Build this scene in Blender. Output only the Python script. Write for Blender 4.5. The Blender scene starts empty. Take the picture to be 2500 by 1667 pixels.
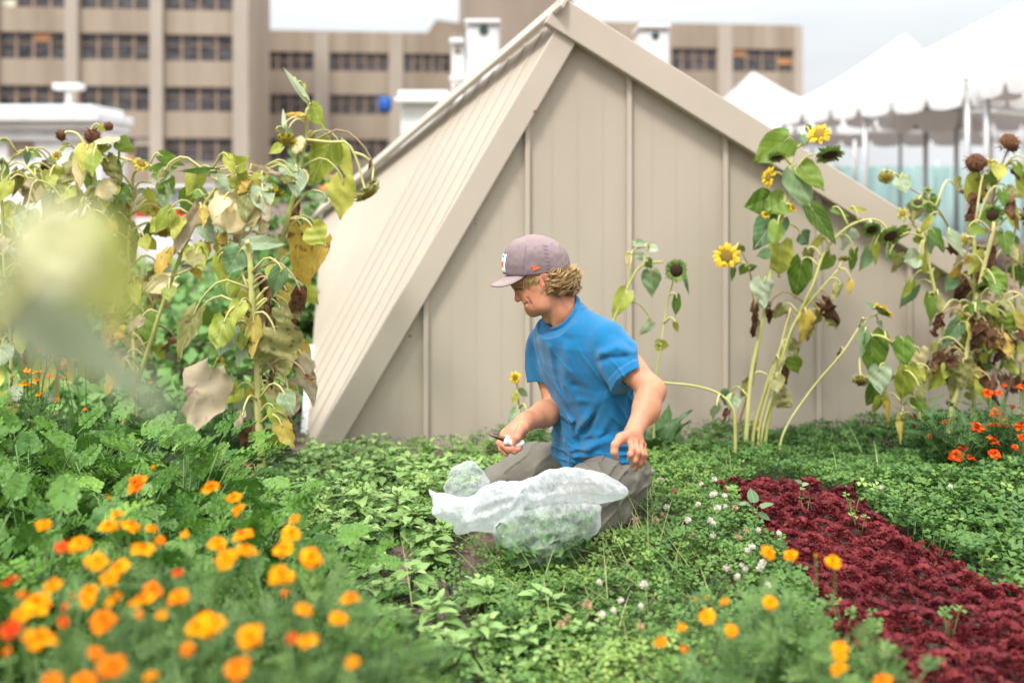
import bpy, math, random
import numpy as np
from mathutils import Vector, Matrix
R = math.radians
random.seed(7)
rng = np.random.default_rng(7)
SC = bpy.context.scene
COL = SC.collection

# ---------------------------------------------------------------- camera, world, sun, exposure
F, CX, YH, H = 35 / 36 * 2500, 1250.0, 457.0, 1.15      # photo pixels; horizon row; eye height
cam_d = bpy.data.cameras.new('camera')
cam = bpy.data.objects.new('camera', cam_d)
COL.objects.link(cam)
cam.location = (0, 0, H)
cam.rotation_euler = (R(90), 0, 0)
cam_d.lens = 35
cam_d.sensor_width = 36
cam_d.shift_y = (YH - 833.5) / 2500
cam_d.clip_start = 0.05
cam_d.clip_end = 2000
cam_d.dof.use_dof = True
cam_d.dof.focus_distance = 3.2
cam_d.dof.aperture_fstop = 1.45
SC.camera = cam

SUN_EL, SUN_AZ = 56, 208       # the sun stands to the left of and behind the camera, behind cloud
w = bpy.data.worlds.new('World')
SC.world = w
w.use_nodes = True
nt = w.node_tree
bg = nt.nodes['Background']
sky = nt.nodes.new('ShaderNodeTexSky')
sky.sky_type = 'NISHITA'
sky.sun_disc = False
sky.sun_elevation = R(SUN_EL)
sky.sun_rotation = R(SUN_AZ)
sky.air_density = 1.0
sky.dust_density = 3.0
tc = nt.nodes.new('ShaderNodeTexCoord')
mp = nt.nodes.new('ShaderNodeMapping')
mp.inputs['Scale'].default_value = (1.2, 1.2, 4.0)
nz = nt.nodes.new('ShaderNodeTexNoise')
nz.inputs['Scale'].default_value = 2.2
nz.inputs['Detail'].default_value = 5
rp = nt.nodes.new('ShaderNodeValToRGB')
rp.color_ramp.elements[0].position = 0.36
rp.color_ramp.elements[0].color = (0.93, 0.93, 0.93, 1)
rp.color_ramp.elements[1].position = 0.6
rp.color_ramp.elements[1].color = (0.99, 0.99, 0.99, 1)
mx = nt.nodes.new('ShaderNodeMix')
mx.data_type = 'RGBA'
mx.inputs[7].default_value = (9.0, 9.1, 9.15, 1)       # cloud layer
nt.links.new(tc.outputs['Generated'], mp.inputs['Vector'])
nt.links.new(mp.outputs['Vector'], nz.inputs['Vector'])
nt.links.new(nz.outputs['Fac'], rp.inputs['Fac'])
sx = nt.nodes.new('ShaderNodeSeparateXYZ')
nt.links.new(tc.outputs['Generated'], sx.inputs[0])
rz = nt.nodes.new('ShaderNodeMapRange')            # an overcast sky is about three times brighter overhead than at the horizon
rz.inputs['From Min'].default_value = 0.12; rz.inputs['From Max'].default_value = 0.9
rz.inputs['To Min'].default_value = 0.385; rz.inputs['To Max'].default_value = 1.45
nt.links.new(sx.outputs['Z'], rz.inputs['Value'])
vm = nt.nodes.new('ShaderNodeVectorMath'); vm.operation = 'SCALE'
cl2 = nt.nodes.new('ShaderNodeMapRange')          # soft cloud relief
cl2.inputs['From Min'].default_value = 0.3; cl2.inputs['From Max'].default_value = 0.7
cl2.inputs['To Min'].default_value = 0.88; cl2.inputs['To Max'].default_value = 1.1
nt.links.new(nz.outputs['Fac'], cl2.inputs['Value'])
vm0 = nt.nodes.new('ShaderNodeVectorMath'); vm0.operation = 'SCALE'
vm0.inputs[0].default_value = (8.8, 9.1, 9.3)
nt.links.new(cl2.outputs[0], vm0.inputs['Scale'])
nt.links.new(vm0.outputs[0], vm.inputs[0])
nt.links.new(rz.outputs[0], vm.inputs['Scale'])
nt.links.new(vm.outputs[0], mx.inputs[7])
nt.links.new(rp.outputs['Color'], mx.inputs[0])
nt.links.new(sky.outputs['Color'], mx.inputs[6])
nt.links.new(mx.outputs[2], bg.inputs['Color'])
bg.inputs['Strength'].default_value = 0.11

sun_d = bpy.data.lights.new('sun', 'SUN')
sun_d.energy = 1.5
sun_d.angle = R(11)
sun_d.color = (1.0, 0.96, 0.90)
sun = bpy.data.objects.new('sun', sun_d)
COL.objects.link(sun)
az = R(SUN_AZ)
sdir = Vector((math.sin(az) * math.cos(R(SUN_EL)), math.cos(az) * math.cos(R(SUN_EL)), math.sin(R(SUN_EL))))
sun.rotation_euler = sdir.to_track_quat('Z', 'Y').to_euler()

SC.view_settings.view_transform = 'Standard'
SC.view_settings.look = 'None'
SC.view_settings.exposure = 1.2
SC.view_settings.gamma = 1
SC.render.engine = 'CYCLES'
SC.cycles.use_denoising = True
SC.cycles.max_bounces = 10
SC.cycles.transparent_max_bounces = 24
SC.cycles.sample_clamp_indirect = 6
# ---------------------------------------------------------------- helpers
def at(px, py, Y):
    return Vector(((px - CX) / F * Y, Y, H - (py - YH) / F * Y))

def gnd(px, py, z=0.0):
    Y = (H - z) * F / (py - YH)
    return Vector(((px - CX) / F * Y, Y, z))

def terr(Y):
    s = np.clip((np.asarray(Y, float) - 3.35) / 1.2, 0, 1)
    return -.115 * s * s * (3 - 2 * s)

def proj(p):
    p = np.asarray(p)
    return CX + F * p[..., 0] / p[..., 1], YH + F * (H - p[..., 2]) / p[..., 1]

def inpoly(x, y, poly):
    x = np.asarray(x, float); y = np.asarray(y, float)
    c = np.zeros(x.shape, bool)
    n = len(poly)
    for i in range(n):
        x0, y0 = poly[i]; x1, y1 = poly[i - 1]
        if y0 == y1:
            continue
        c ^= ((y0 > y) != (y1 > y)) & (x < (x1 - x0) * (y - y0) / (y1 - y0) + x0)
    return c

def vnoise(p, seed=0):
    """smooth value noise, p (N,3) -> (N,) in [-1,1]"""
    p = np.asarray(p, float)
    i = np.floor(p).astype(np.int64)
    f = p - i
    f = f * f * (3 - 2 * f)
    def hsh(a, b, c):
        n = (a * 73856093) ^ (b * 19349663) ^ (c * 83492791) ^ (seed * 2654435 + 12345)
        n = (n ^ (n >> 13)) * 1274126177
        n = n ^ (n >> 16)
        return (n & 0xFFFF) / 32767.5 - 1
    r = 0
    for dx in (0, 1):
        for dy in (0, 1):
            for dz in (0, 1):
                wgt = (f[:, 0] if dx else 1 - f[:, 0]) * (f[:, 1] if dy else 1 - f[:, 1]) * (f[:, 2] if dz else 1 - f[:, 2])
                r = r + wgt * hsh(i[:, 0] + dx, i[:, 1] + dy, i[:, 2] + dz)
    return r

def group_faces(fs):
    if isinstance(fs, np.ndarray):
        return [fs]
    d = {}
    for f in fs:
        d.setdefault(len(f), []).append(f)
    return [np.array(a, np.int64) for a in d.values()]

class MB:
    """collects geometry and links it as ONE mesh object"""
    def __init__(self):
        self.v, self.f, self.t, self.u, self.n = [], [], [], [], 0
        self.c = []
    def add(self, v, fs, mat=0, tint=0.5, uv=None):
        v = np.asarray(v, float).reshape(-1, 3)
        self.v.append(v)
        self.t.append(np.full(len(v), tint) if np.isscalar(tint) else np.asarray(tint))
        self.u.append(np.zeros((len(v), 2)) if uv is None else np.asarray(uv))
        for g in group_faces(fs):
            self.f.append((g + self.n, mat))
        self.n += len(v)
    def inst(self, tpl, M, tints, mat=None):
        """tpl = (verts, [(faces, mat)], uv); M (K,4,4)"""
        tv, tf, tu = tpl
        K, N = len(M), len(tv)
        M = np.asarray(M)
        v = np.einsum('kij,nj->kni', M[:, :3, :3], tv) + M[:, None, :3, 3]
        self.v.append(v.reshape(-1, 3))
        self.t.append(np.repeat(np.asarray(tints), N))
        self.u.append(np.tile(tu, (K, 1)))
        off = (np.arange(K) * N)[:, None, None]
        for g, m in tf:
            self.f.append(((g[None] + off).reshape(-1, g.shape[1]) + self.n, m if mat is None else mat))
        self.n += K * N
    def box(self, lo, hi, mat=0, M=None, tint=0.5, bev=0.0):
        (x0, y0, z0), (x1, y1, z1) = lo, hi
        v = np.array([(x0,y0,z0),(x1,y0,z0),(x1,y1,z0),(x0,y1,z0),(x0,y0,z1),(x1,y0,z1),(x1,y1,z1),(x0,y1,z1)], float)
        if M is not None:
            v = (np.array(M)[:3, :3] @ v.T).T + np.array(M)[:3, 3]
        self.add(v, [(3,2,1,0),(4,5,6,7),(0,1,5,4),(1,2,6,5),(2,3,7,6),(3,0,4,7)], mat, tint)
    def tube(self, pts, rad, seg=6, mat=0, tint=0.5, cap=True):
        pts = np.asarray([tuple(p) for p in pts], float)
        n = len(pts)
        rad = np.full(n, rad) if np.isscalar(rad) else np.asarray(rad, float)
        t = np.gradient(pts, axis=0)
        t /= np.maximum(np.linalg.norm(t, axis=1), 1e-9)[:, None]
        ref = np.array((0, 0, 1.0)) if abs(t[0][2]) < 0.9 else np.array((1.0, 0, 0))
        u = np.cross(t[0], ref); u /= np.linalg.norm(u)
        vs = []
        a = np.arange(seg) * 2 * np.pi / seg
        for i in range(n):
            u = u - t[i] * np.dot(u, t[i]); u /= max(np.linalg.norm(u), 1e-9)
            b = np.cross(t[i], u)
            vs.append(pts[i] + rad[i] * (np.cos(a)[:, None] * u + np.sin(a)[:, None] * b))
        v = np.concatenate(vs)
        fs = []
        for i in range(n - 1):
            for k in range(seg):
                k2 = (k + 1) % seg
                fs.append((i*seg+k, i*seg+k2, (i+1)*seg+k2, (i+1)*seg+k))
        fs = [tuple(f) for f in fs]
        if cap:
            fs.append(tuple(range(seg - 1, -1, -1)))
            fs.append(tuple((n-1)*seg + k for k in range(seg)))
        uv = np.stack([np.tile(np.arange(seg) / seg, n), np.repeat(np.linspace(0, 1, n), seg)], 1)
        self.add(v, fs, mat, tint, uv)
    def build(self, name, mats, parent=None, smooth=True, col=None, bevel=0.0):
        me = bpy.data.meshes.new(name)
        v = np.concatenate(self.v) if self.v else np.zeros((0, 3))
        me.vertices.add(len(v))
        me.vertices.foreach_set('co', v.ravel().astype(np.float32))
        nl = sum(g.size for g, m in self.f); npoly = sum(len(g) for g, m in self.f)
        me.loops.add(nl); me.polygons.add(npoly)
        vi = np.concatenate([g.ravel() for g, m in self.f]).astype(np.int32)
        tot = np.concatenate([np.full(len(g), g.shape[1]) for g, m in self.f]).astype(np.int32)
        st = np.concatenate([[0], np.cumsum(tot)[:-1]]).astype(np.int32)
        me.loops.foreach_set('vertex_index', vi)
        me.polygons.foreach_set('loop_start', st)
        me.polygons.foreach_set('loop_total', tot)
        me.polygons.foreach_set('material_index', np.concatenate([np.full(len(g), m) for g, m in self.f]).astype(np.int32))
        me.polygons.foreach_set('use_smooth', np.full(npoly, bool(smooth)))
        a = me.attributes.new('tint', 'FLOAT', 'POINT')
        a.data.foreach_set('value', np.concatenate(self.t).astype(np.float32))
        uvl = me.uv_layers.new(name='UVMap')
        uvl.data.foreach_set('uv', np.concatenate(self.u)[vi].ravel().astype(np.float32))
        if col is not None:
            ca = me.attributes.new('col', 'FLOAT_COLOR', 'POINT')
            ca.data.foreach_set('color', np.concatenate([col, np.ones((len(col), 1))], 1).ravel().astype(np.float32))
        me.update(calc_edges=True)
        for m in (mats if isinstance(mats, (list, tuple)) else [mats]):
            me.materials.append(m)
        o = bpy.data.objects.new(name, me)
        COL.objects.link(o)
        if parent is not None:
            o.parent = parent
            o.matrix_parent_inverse = Matrix.Translation(-parent.location)
        if bevel:
            b = o.modifiers.new('bevel', 'BEVEL'); b.width = bevel; b.segments = 2; b.limit_method = 'ANGLE'
        return o

def tag(o, label, cat, group=None, kind=None):
    o['label'] = label; o['category'] = cat
    if group: o['group'] = group
    if kind: o['kind'] = kind
    return o

def thing(name, loc, label, cat, group=None):
    o = bpy.data.objects.new(name, None)
    COL.objects.link(o)
    o.location = loc
    o.empty_display_size = 0.05
    return tag(o, label, cat, group)

def copy_thing(root, loc, rz=0.0, scale=1.0, label=None):
    r = root.copy(); COL.objects.link(r)
    r.location = loc; r.rotation_euler = (0, 0, rz); r.scale = (scale,) * 3
    if label: r['label'] = label
    for ch in root.children:
        c = ch.copy(); COL.objects.link(c); c.parent = r
        for g in ch.children:
            d = g.copy(); COL.objects.link(d); d.parent = c
    return r

def spline(pts, n):
    """Catmull-Rom through points"""
    p = [np.array(tuple(q), float) for q in pts]
    if len(p) == 2:
        return [p[0] + (p[1] - p[0]) * t for t in np.linspace(0, 1, n)]
    p = [2 * p[0] - p[1]] + p + [2 * p[-1] - p[-2]]
    m = len(p) - 3
    out = []
    for s in np.linspace(0, m, n):
        i = min(int(s), m - 1); t = s - i
        a, b, c, d = p[i], p[i+1], p[i+2], p[i+3]
        out.append(0.5 * ((2*b) + (c-a)*t + (2*a-5*b+4*c-d)*t*t + (3*b-a-3*c+d)*t**3))
    return out

def basis(y, nrm):
    """4x4 with +Y along y and +Z near nrm"""
    y = Vector(y).normalized(); n = Vector(nrm)
    x = y.cross(n)
    if x.length < 1e-4:
        x = y.orthogonal()
    x.normalize()
    z = x.cross(y)
    return Matrix(((x.x, y.x, z.x), (x.y, y.y, z.y), (x.z, y.z, z.z))).to_4x4()

def rot_mats(pos, yaw, pitch, scale, roll=None):
    """many matrices: local +Y points along (yaw, pitch), +Z up side"""
    pos = np.asarray(pos, float); K = len(pos)
    cy, sy, cp, sp = np.cos(yaw), np.sin(yaw), np.cos(pitch), np.sin(pitch)
    y = np.stack([cy * cp, sy * cp, sp], 1)
    x = np.stack([sy, -cy, np.zeros(K)], 1)
    z = np.cross(x, y)
    if roll is not None:
        c, s = np.cos(roll)[:, None], np.sin(roll)[:, None]
        x, z = x * c + z * s, z * c - x * s
    M = np.zeros((K, 4, 4)); M[:, 3, 3] = 1
    sc = np.asarray(scale).reshape(-1, 1) if not np.isscalar(scale) else scale
    M[:, :3, 0] = x * sc; M[:, :3, 1] = y * sc; M[:, :3, 2] = z * sc; M[:, :3, 3] = pos
    return M

# ---------------------------------------------------------------- materials
def new_mat(name):
    m = bpy.data.materials.new(name); m.use_nodes = True
    t = m.node_tree
    return m, t, t.nodes['Principled BSDF']

def mottled(name, c1, c2, scale=8, rough=0.7, bump=0.0, bscale=None, detail=6, metallic=0.0, stretch=None, spec=0.4):
    m, t, p = new_mat(name)
    co = t.nodes.new('ShaderNodeTexCoord')
    n = t.nodes.new('ShaderNodeTexNoise'); n.inputs['Scale'].default_value = scale; n.inputs['Detail'].default_value = detail
    src = co.outputs['Object']
    if stretch:
        mpn = t.nodes.new('ShaderNodeMapping'); mpn.inputs['Scale'].default_value = stretch
        t.links.new(src, mpn.inputs['Vector']); src = mpn.outputs['Vector']
    t.links.new(src, n.inputs['Vector'])
    r = t.nodes.new('ShaderNodeValToRGB')
    r.color_ramp.elements[0].position = 0.35; r.color_ramp.elements[1].position = 0.65
    r.color_ramp.elements[0].color = (*c1, 1); r.color_ramp.elements[1].color = (*c2, 1)
    t.links.new(n.outputs['Fac'], r.inputs['Fac'])
    t.links.new(r.outputs['Color'], p.inputs['Base Color'])
    p.inputs['Roughness'].default_value = rough
    p.inputs['Metallic'].default_value = metallic
    p.inputs['Specular IOR Level'].default_value = spec
    if bump:
        n2 = t.nodes.new('ShaderNodeTexNoise'); n2.inputs['Scale'].default_value = bscale or scale * 6; n2.inputs['Detail'].default_value = 5
        t.links.new(src, n2.inputs['Vector'])
        b = t.nodes.new('ShaderNodeBump'); b.inputs['Strength'].default_value = bump; b.inputs['Distance'].default_value = 0.02
        t.links.new(n2.outputs['Fac'], b.inputs['Height']); t.links.new(b.outputs['Normal'], p.inputs['Normal'])
    return m

def leafy(name, cols, vein=None, transl=0.3, rough=0.5, blotch=None, bscale=40, spec=0.35):
    """colours picked by the per-leaf 'tint' attribute; optional veins from the leaf's UV and blotches from noise"""
    m, t, p = new_mat(name)
    L = t.links.new
    a = t.nodes.new('ShaderNodeAttribute'); a.attribute_name = 'tint'
    co = t.nodes.new('ShaderNodeTexCoord')
    n = t.nodes.new('ShaderNodeTexNoise'); n.inputs['Scale'].default_value = bscale; n.inputs['Detail'].default_value = 4
    L(co.outputs['Object'], n.inputs['Vector'])
    add = t.nodes.new('ShaderNodeMath'); add.operation = 'MULTIPLY_ADD'
    L(n.outputs['Fac'], add.inputs[0]); add.inputs[1].default_value = 0.35
    sub = t.nodes.new('ShaderNodeMath'); sub.operation = 'SUBTRACT'; sub.inputs[1].default_value = 0.175
    L(a.outputs['Fac'], sub.inputs[0]); L(sub.outputs[0], add.inputs[2])
    r = t.nodes.new('ShaderNodeValToRGB')
    els = r.color_ramp.elements
    while len(els) < len(cols):
        els.new(0.5)
    for i, c in enumerate(cols):
        els[i].position = i / (len(cols) - 1); els[i].color = (*c, 1)
    L(add.outputs[0], r.inputs['Fac'])
    out = r.outputs['Color']
    if blotch:
        n2 = t.nodes.new('ShaderNodeTexNoise'); n2.inputs['Scale'].default_value = blotch[1]; n2.inputs['Detail'].default_value = 5
        L(co.outputs['Object'], n2.inputs['Vector'])
        r2 = t.nodes.new('ShaderNodeValToRGB')
        r2.color_ramp.elements[0].position = blotch[2]; r2.color_ramp.elements[1].position = blotch[2] + 0.1
        L(n2.outputs['Fac'], r2.inputs['Fac'])
        mixn = t.nodes.new('ShaderNodeMix'); mixn.data_type = 'RGBA'
        L(r2.outputs['Color'], mixn.inputs[0]); L(out, mixn.inputs[6]); mixn.inputs[7].default_value = (*blotch[0], 1)
        out = mixn.outputs[2]
    if vein:
        uvn = t.nodes.new('ShaderNodeUVMap')
        sp = t.nodes.new('ShaderNodeSeparateXYZ'); L(uvn.outputs['UV'], sp.inputs[0])
        # |u-0.5|
        s1 = t.nodes.new('ShaderNodeMath'); s1.operation = 'SUBTRACT'; L(sp.outputs['X'], s1.inputs[0]); s1.inputs[1].default_value = 0.5
        ab = t.nodes.new('ShaderNodeMath'); ab.operation = 'ABSOLUTE'; L(s1.outputs[0], ab.inputs[0])
        mid = t.nodes.new('ShaderNodeMath'); mid.operation = 'LESS_THAN'; L(ab.outputs[0], mid.inputs[0]); mid.inputs[1].default_value = 0.022
        # side veins: frac((v - 0.9*|u|) * 5)
        m1 = t.nodes.new('ShaderNodeMath'); m1.operation = 'MULTIPLY_ADD'; L(ab.outputs[0], m1.inputs[0]); m1.inputs[1].default_value = -1.0; L(sp.outputs['Y'], m1.inputs[2])
        m2 = t.nodes.new('ShaderNodeMath'); m2.operation = 'MULTIPLY'; L(m1.outputs[0], m2.inputs[0]); m2.inputs[1].default_value = 5.0
        fr = t.nodes.new('ShaderNodeMath'); fr.operation = 'FRACT'; L(m2.outputs[0], fr.inputs[0])
        lt = t.nodes.new('ShaderNodeMath'); lt.operation = 'LESS_THAN'; L(fr.outputs[0], lt.inputs[0]); lt.inputs[1].default_value = 0.11
        mxm = t.nodes.new('ShaderNodeMath'); mxm.operation = 'MAXIMUM'; L(mid.outputs[0], mxm.inputs[0]); L(lt.outputs[0], mxm.inputs[1])
        sc = t.nodes.new('ShaderNodeMath'); sc.operation = 'MULTIPLY'; L(mxm.outputs[0], sc.inputs[0]); sc.inputs[1].default_value = 0.5
        mixv = t.nodes.new('ShaderNodeMix'); mixv.data_type = 'RGBA'
        L(sc.outputs[0], mixv.inputs[0]); L(out, mixv.inputs[6]); mixv.inputs[7].default_value = (*vein, 1)
        out = mixv.outputs[2]
    L(out, p.inputs['Base Color'])
    p.inputs['Roughness'].default_value = rough
    p.inputs['Specular IOR Level'].default_value = spec
    if transl:
        tr = t.nodes.new('ShaderNodeBsdfTranslucent'); L(out, tr.inputs['Color'])
        ms = t.nodes.new('ShaderNodeMixShader'); ms.inputs[0].default_value = transl
        L(p.outputs[0], ms.inputs[1]); L(tr.outputs[0], ms.inputs[2])
        L(ms.outputs[0], t.nodes['Material Output'].inputs['Surface'])
    return m

def vcol_mat(name, rough=0.6, sss=0.0, bump=0.0, bscale=200, spec=0.4, sheen=0.0):
    m, t, p = new_mat(name)
    a = t.nodes.new('ShaderNodeAttribute'); a.attribute_name = 'col'
    t.links.new(a.outputs['Color'], p.inputs['Base Color'])
    p.inputs['Roughness'].default_value = rough
    p.inputs['Specular IOR Level'].default_value = spec
    if sheen:
        p.inputs['Sheen Weight'].default_value = sheen
    if sss:
        p.inputs['Subsurface Weight'].default_value = sss
        p.inputs['Subsurface Radius'].default_value = (0.012, 0.005, 0.003)
        p.inputs['Subsurface Scale'].default_value = 0.6
    if bump:
        co = t.nodes.new('ShaderNodeTexCoord')
        n2 = t.nodes.new('ShaderNodeTexNoise'); n2.inputs['Scale'].default_value = bscale; n2.inputs['Detail'].default_value = 4
        t.links.new(co.outputs['Object'], n2.inputs['Vector'])
        b = t.nodes.new('ShaderNodeBump'); b.inputs['Strength'].default_value = bump; b.inputs['Distance'].default_value = 0.004
        t.links.new(n2.outputs['Fac'], b.inputs['Height']); t.links.new(b.outputs['Normal'], p.inputs['Normal'])
    return m
# ---------------------------------------------------------------- setting: ground
def cA(x, y): return (x * .5102, y * .5102)          # crop frames used while measuring the photograph

soil_m = mottled('soil', (.085, .055, .042), (.24, .165, .135), scale=14, rough=0.95, bump=0.9, bscale=90)
mb = MB()
xs = np.concatenate([[-900, -300, -100, -30, -12, -6], np.arange(-3.6, 3.7, .06), [6, 12, 30, 100, 300, 900]])
ys = np.concatenate([[-60, -20, -6, -1, .4], np.arange(.8, 5.6, .06), [6, 7, 9, 12, 20, 40, 80, 160, 400, 1500]])
gx, gy = np.meshgrid(xs, ys)
p3 = np.stack([gx.ravel(), gy.ravel(), 0 * gx.ravel()], 1)
near = np.exp(-(np.maximum(np.abs(gx.ravel()) - 3.2, 0) + np.maximum(np.abs(gy.ravel() - 3.2) - 2.2, 0)) * 4)
p3[:, 2] = np.where(gy.ravel() > 5.5, -.06, terr(gy.ravel())) + near * (.022 * vnoise(p3 * 7, 1) + .014 * vnoise(p3 * 23, 2))
nxg = len(xs); idx = np.arange(len(p3)).reshape(len(ys), nxg)
q = np.stack([idx[:-1, :-1], idx[:-1, 1:], idx[1:, 1:], idx[1:, :-1]], -1).reshape(-1, 4)
mb.add(p3, q)
g = mb.build('ground', soil_m); g['kind'] = 'structure'

# ---------------------------------------------------------------- office building far behind
conc = mottled('concrete_panel', (.27, .215, .16), (.37, .305, .235), scale=.7, rough=.9, bump=.15, bscale=6, stretch=(1, 1, .10))
conc_l = mottled('concrete_pillar', (.37, .32, .265), (.43, .375, .315), scale=.5, rough=.9, stretch=(1, 1, .3))
conc_d = mottled('concrete_dark', (.25, .20, .155), (.31, .25, .20), scale=.4, rough=.9, stretch=(1, 1, .25))
mull = mottled('window_mullion', (.28, .20, .14), (.36, .26, .18), scale=2, rough=.7)
glass_d = mottled('dark_glass', (.015, .014, .016), (.11, .10, .105), scale=1.1, rough=.25, stretch=(1, 1, 3), spec=.5)  # paler mottling puts grey reflections into the glass colour
ply = mottled('orange_board', (.52, .24, .09), (.62, .33, .15), scale=2, rough=.8)
pale = mottled('pale_board', (.62, .58, .46), (.70, .66, .55), scale=2, rough=.8)
TH = math.atan(.115)
EU = Vector((math.cos(TH), math.sin(TH), 0)); EV = Vector((-math.sin(TH), math.cos(TH), 0))
class Facade:
    """a facade plane through the photo column px0 at distance Y0; u runs right along it, v runs back, z up"""
    def __init__(s, px0, Y0):
        s.O = Vector(((px0 - CX) / F * Y0, Y0, 0)); s.M = Matrix((( EU.x, EV.x, 0, s.O.x), (EU.y, EV.y, 0, s.O.y), (0, 0, 1, 0), (0, 0, 0, 1)))
    def uz(s, px, py):
        d = Vector(((px - CX) / F, 1, -(py - YH) / F)); o = Vector((0, 0, H))
        t = (s.O - o).dot(EV) / d.dot(EV); p = o + d * t
        return (p - s.O).dot(EU), p.z
bld = thing('office_building', (-20, 75, 0), 'large brown concrete office block with long bands of dark windows behind the garden', 'building')
wall, pil, dark = MB(), MB(), MB()
def wing(fc, x0, x1, bays, rows, ztop, zrow, npan, depth, pw, seed, side_r=False):
    """bays: list of (px left, px right); rows: photo y of window bands (top, bottom) at bay 0's left edge"""
    rg = random.Random(seed)
    u0, u1 = fc.uz(x0, 300)[0], fc.uz(x1, 300)[0]
    bz = []
    for (a, b) in rows:
        bz.append((fc.uz(zrow, b)[1], fc.uz(zrow, a)[1]))
    bz = [z for z in bz if z[1] > 0]
    bz.sort()
    # solid core set back behind the glass, then spandrels and piers around the openings
    wall.box((u0, .45, 0), (u1, depth, ztop), M=fc.M)
    lo = 0
    for (a, b) in bz + [(ztop, ztop)]:
        a = max(a, 0)
        if a > lo + .05:
            wall.box((u0, 0, lo), (u1, .449, a), M=fc.M)
        lo = b
    edges = [x0] + [e for bb in bays for e in bb] + [x1]
    for k in range(0, len(edges), 2):
        ua, ub = fc.uz(edges[k], 300)[0], fc.uz(edges[k + 1], 300)[0]
        if ub - ua > .1:
            pm = MB(); pm.box((ua, -pw, 0), (ub, .447, ztop - .15), M=fc.M); pm.build('pillar', conc_l, bld, smooth=False)
    for (a, b) in bays:
        ua, ub = fc.uz(a, 300)[0], fc.uz(b, 300)[0]
        for (z0, z1) in bz:
            if z1 < .5: continue
            fr, gl = MB(), MB()
            z0 = max(z0, 0.05)
            n = npan
            for k in range(n + 1):
                uu = ua + (ub - ua) * k / n
                fr.box((max(uu - .07, ua + .002), .22, z0 + .002), (min(uu + .07, ub - .002), .40, z1 - .002), M=fc.M)
            for k in range(1, 2):
                zz = z0 + (z1 - z0) * .6
                for j in range(n):
                    fr.box((ua + (ub - ua) * j / n + .071, .2, zz - .03), (ua + (ub - ua) * (j + 1) / n - .071, .34, zz + .03), M=fc.M)
            for j in range(n):
                a0, a1 = ua + (ub - ua) * j / n + .071, ua + (ub - ua) * (j + 1) / n - .071
                gl.box((a0, .30, z0 + .002), (a1, .42, z1 - .002), M=fc.M, mat=0)
                rr = rg.random()
                if rr < .10:
                    k = rg.randrange(3)
                    gl.box((a0 + .01, .255, z0 + (z1 - z0) * k / 3 + .06), (a1 - .01, .299, z0 + (z1 - z0) * (k + 1) / 3 - .06), M=fc.M, mat=1 if rr < .07 else 2)
            f = fr.build('window', mull, bld, smooth=False)
            gl.build('pane', [glass_d, ply, pale], f, smooth=False)
fl = Facade(607, 68)
rowsL = [(-166, -104), (-40, 24), (84, 148), (212, 272), (337, 396), (462, 520)]
wing(fl, -420, 607, [(-360, -235), (-200, -38), (-5, 162), (193, 368), (399, 570)], rowsL, 23.0, 390, 4, 11.5, .35, 3)
fm = Facade(607, 86)
mid_top = fm.uz(850, 77)[1]
rowsM = [(128, 173), (231, 279), (340, 390), (445, 500)]
wing(fm, 560, 1150, [(617, 767), (803, 950), (984, 1102)], rowsM, mid_top, 780, 5, 12, .2, 5)
ft = Facade(1142, 84)
u1 = ft.uz(1400, 100)[0]
dark.box((0, 0, 0), (u1, 12, 24), M=ft.M)
fr_ = Facade(1530, 80)
wing(fr_, 1420, 1958, [(1455, 1600), (1638, 1752), (1787, 1938)], [(117, 172), (235, 290), (350, 400)], fr_.uz(1700, 58)[1], 1640, 4, 14, .15, 9)
# sloping plant room on the middle roof
pa, pb = fm.uz(1040, 77), fm.uz(1066, 44)
pe = fm.uz(1142, 53)
v = [(pa[0], 1, pa[1] - .2), (pb[0], 1, pb[1]), (pe[0], 1, pb[1] - .35), (pe[0], 1, pa[1] - .2)]
v = v + [(a, 7, c) for a, b, c in v]
v = np.array(v); v = (np.array(fm.M)[:3, :3] @ v.T).T + np.array(fm.M)[:3, 3]
dark.add(v, [(0,1,2,3),(7,6,5,4),(0,4,5,1),(1,5,6,2),(2,6,7,3),(3,7,4,0)])
wall.build('wall', conc, bld, smooth=False)
dark.build('stair_tower', conc_d, bld, smooth=False)

# blue drum standing at an open window band
blue_m = mottled('blue_plastic', (.01, .09, .42), (.02, .13, .5), scale=3, rough=.4)
c = at(940, 255, 84.0)
mb = MB()
prof = [(0, -.62), (.4, -.62), (.46, -.5), (.46, -.2), (.49, -.17), (.46, -.14), (.46, .2), (.49, .23), (.46, .26), (.46, .5), (.4, .6), (0, .6)]
vs, fs = [], []
for i, (r, z) in enumerate(prof):
    for k in range(16):
        a = k * math.pi / 8
        vs.append((c.x + r * 1.25 * math.cos(a), c.y + r * math.sin(a), c.z + z * .95))
for i in range(len(prof) - 1):
    for k in range(16):
        fs.append((i*16+k, i*16+(k+1) % 16, (i+1)*16+(k+1) % 16, (i+1)*16+k))
mb.add(vs, fs)
tag(mb.build('blue_drum', blue_m), 'round bright blue drum seen against a dark window band of the far office block', 'drum')

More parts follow.
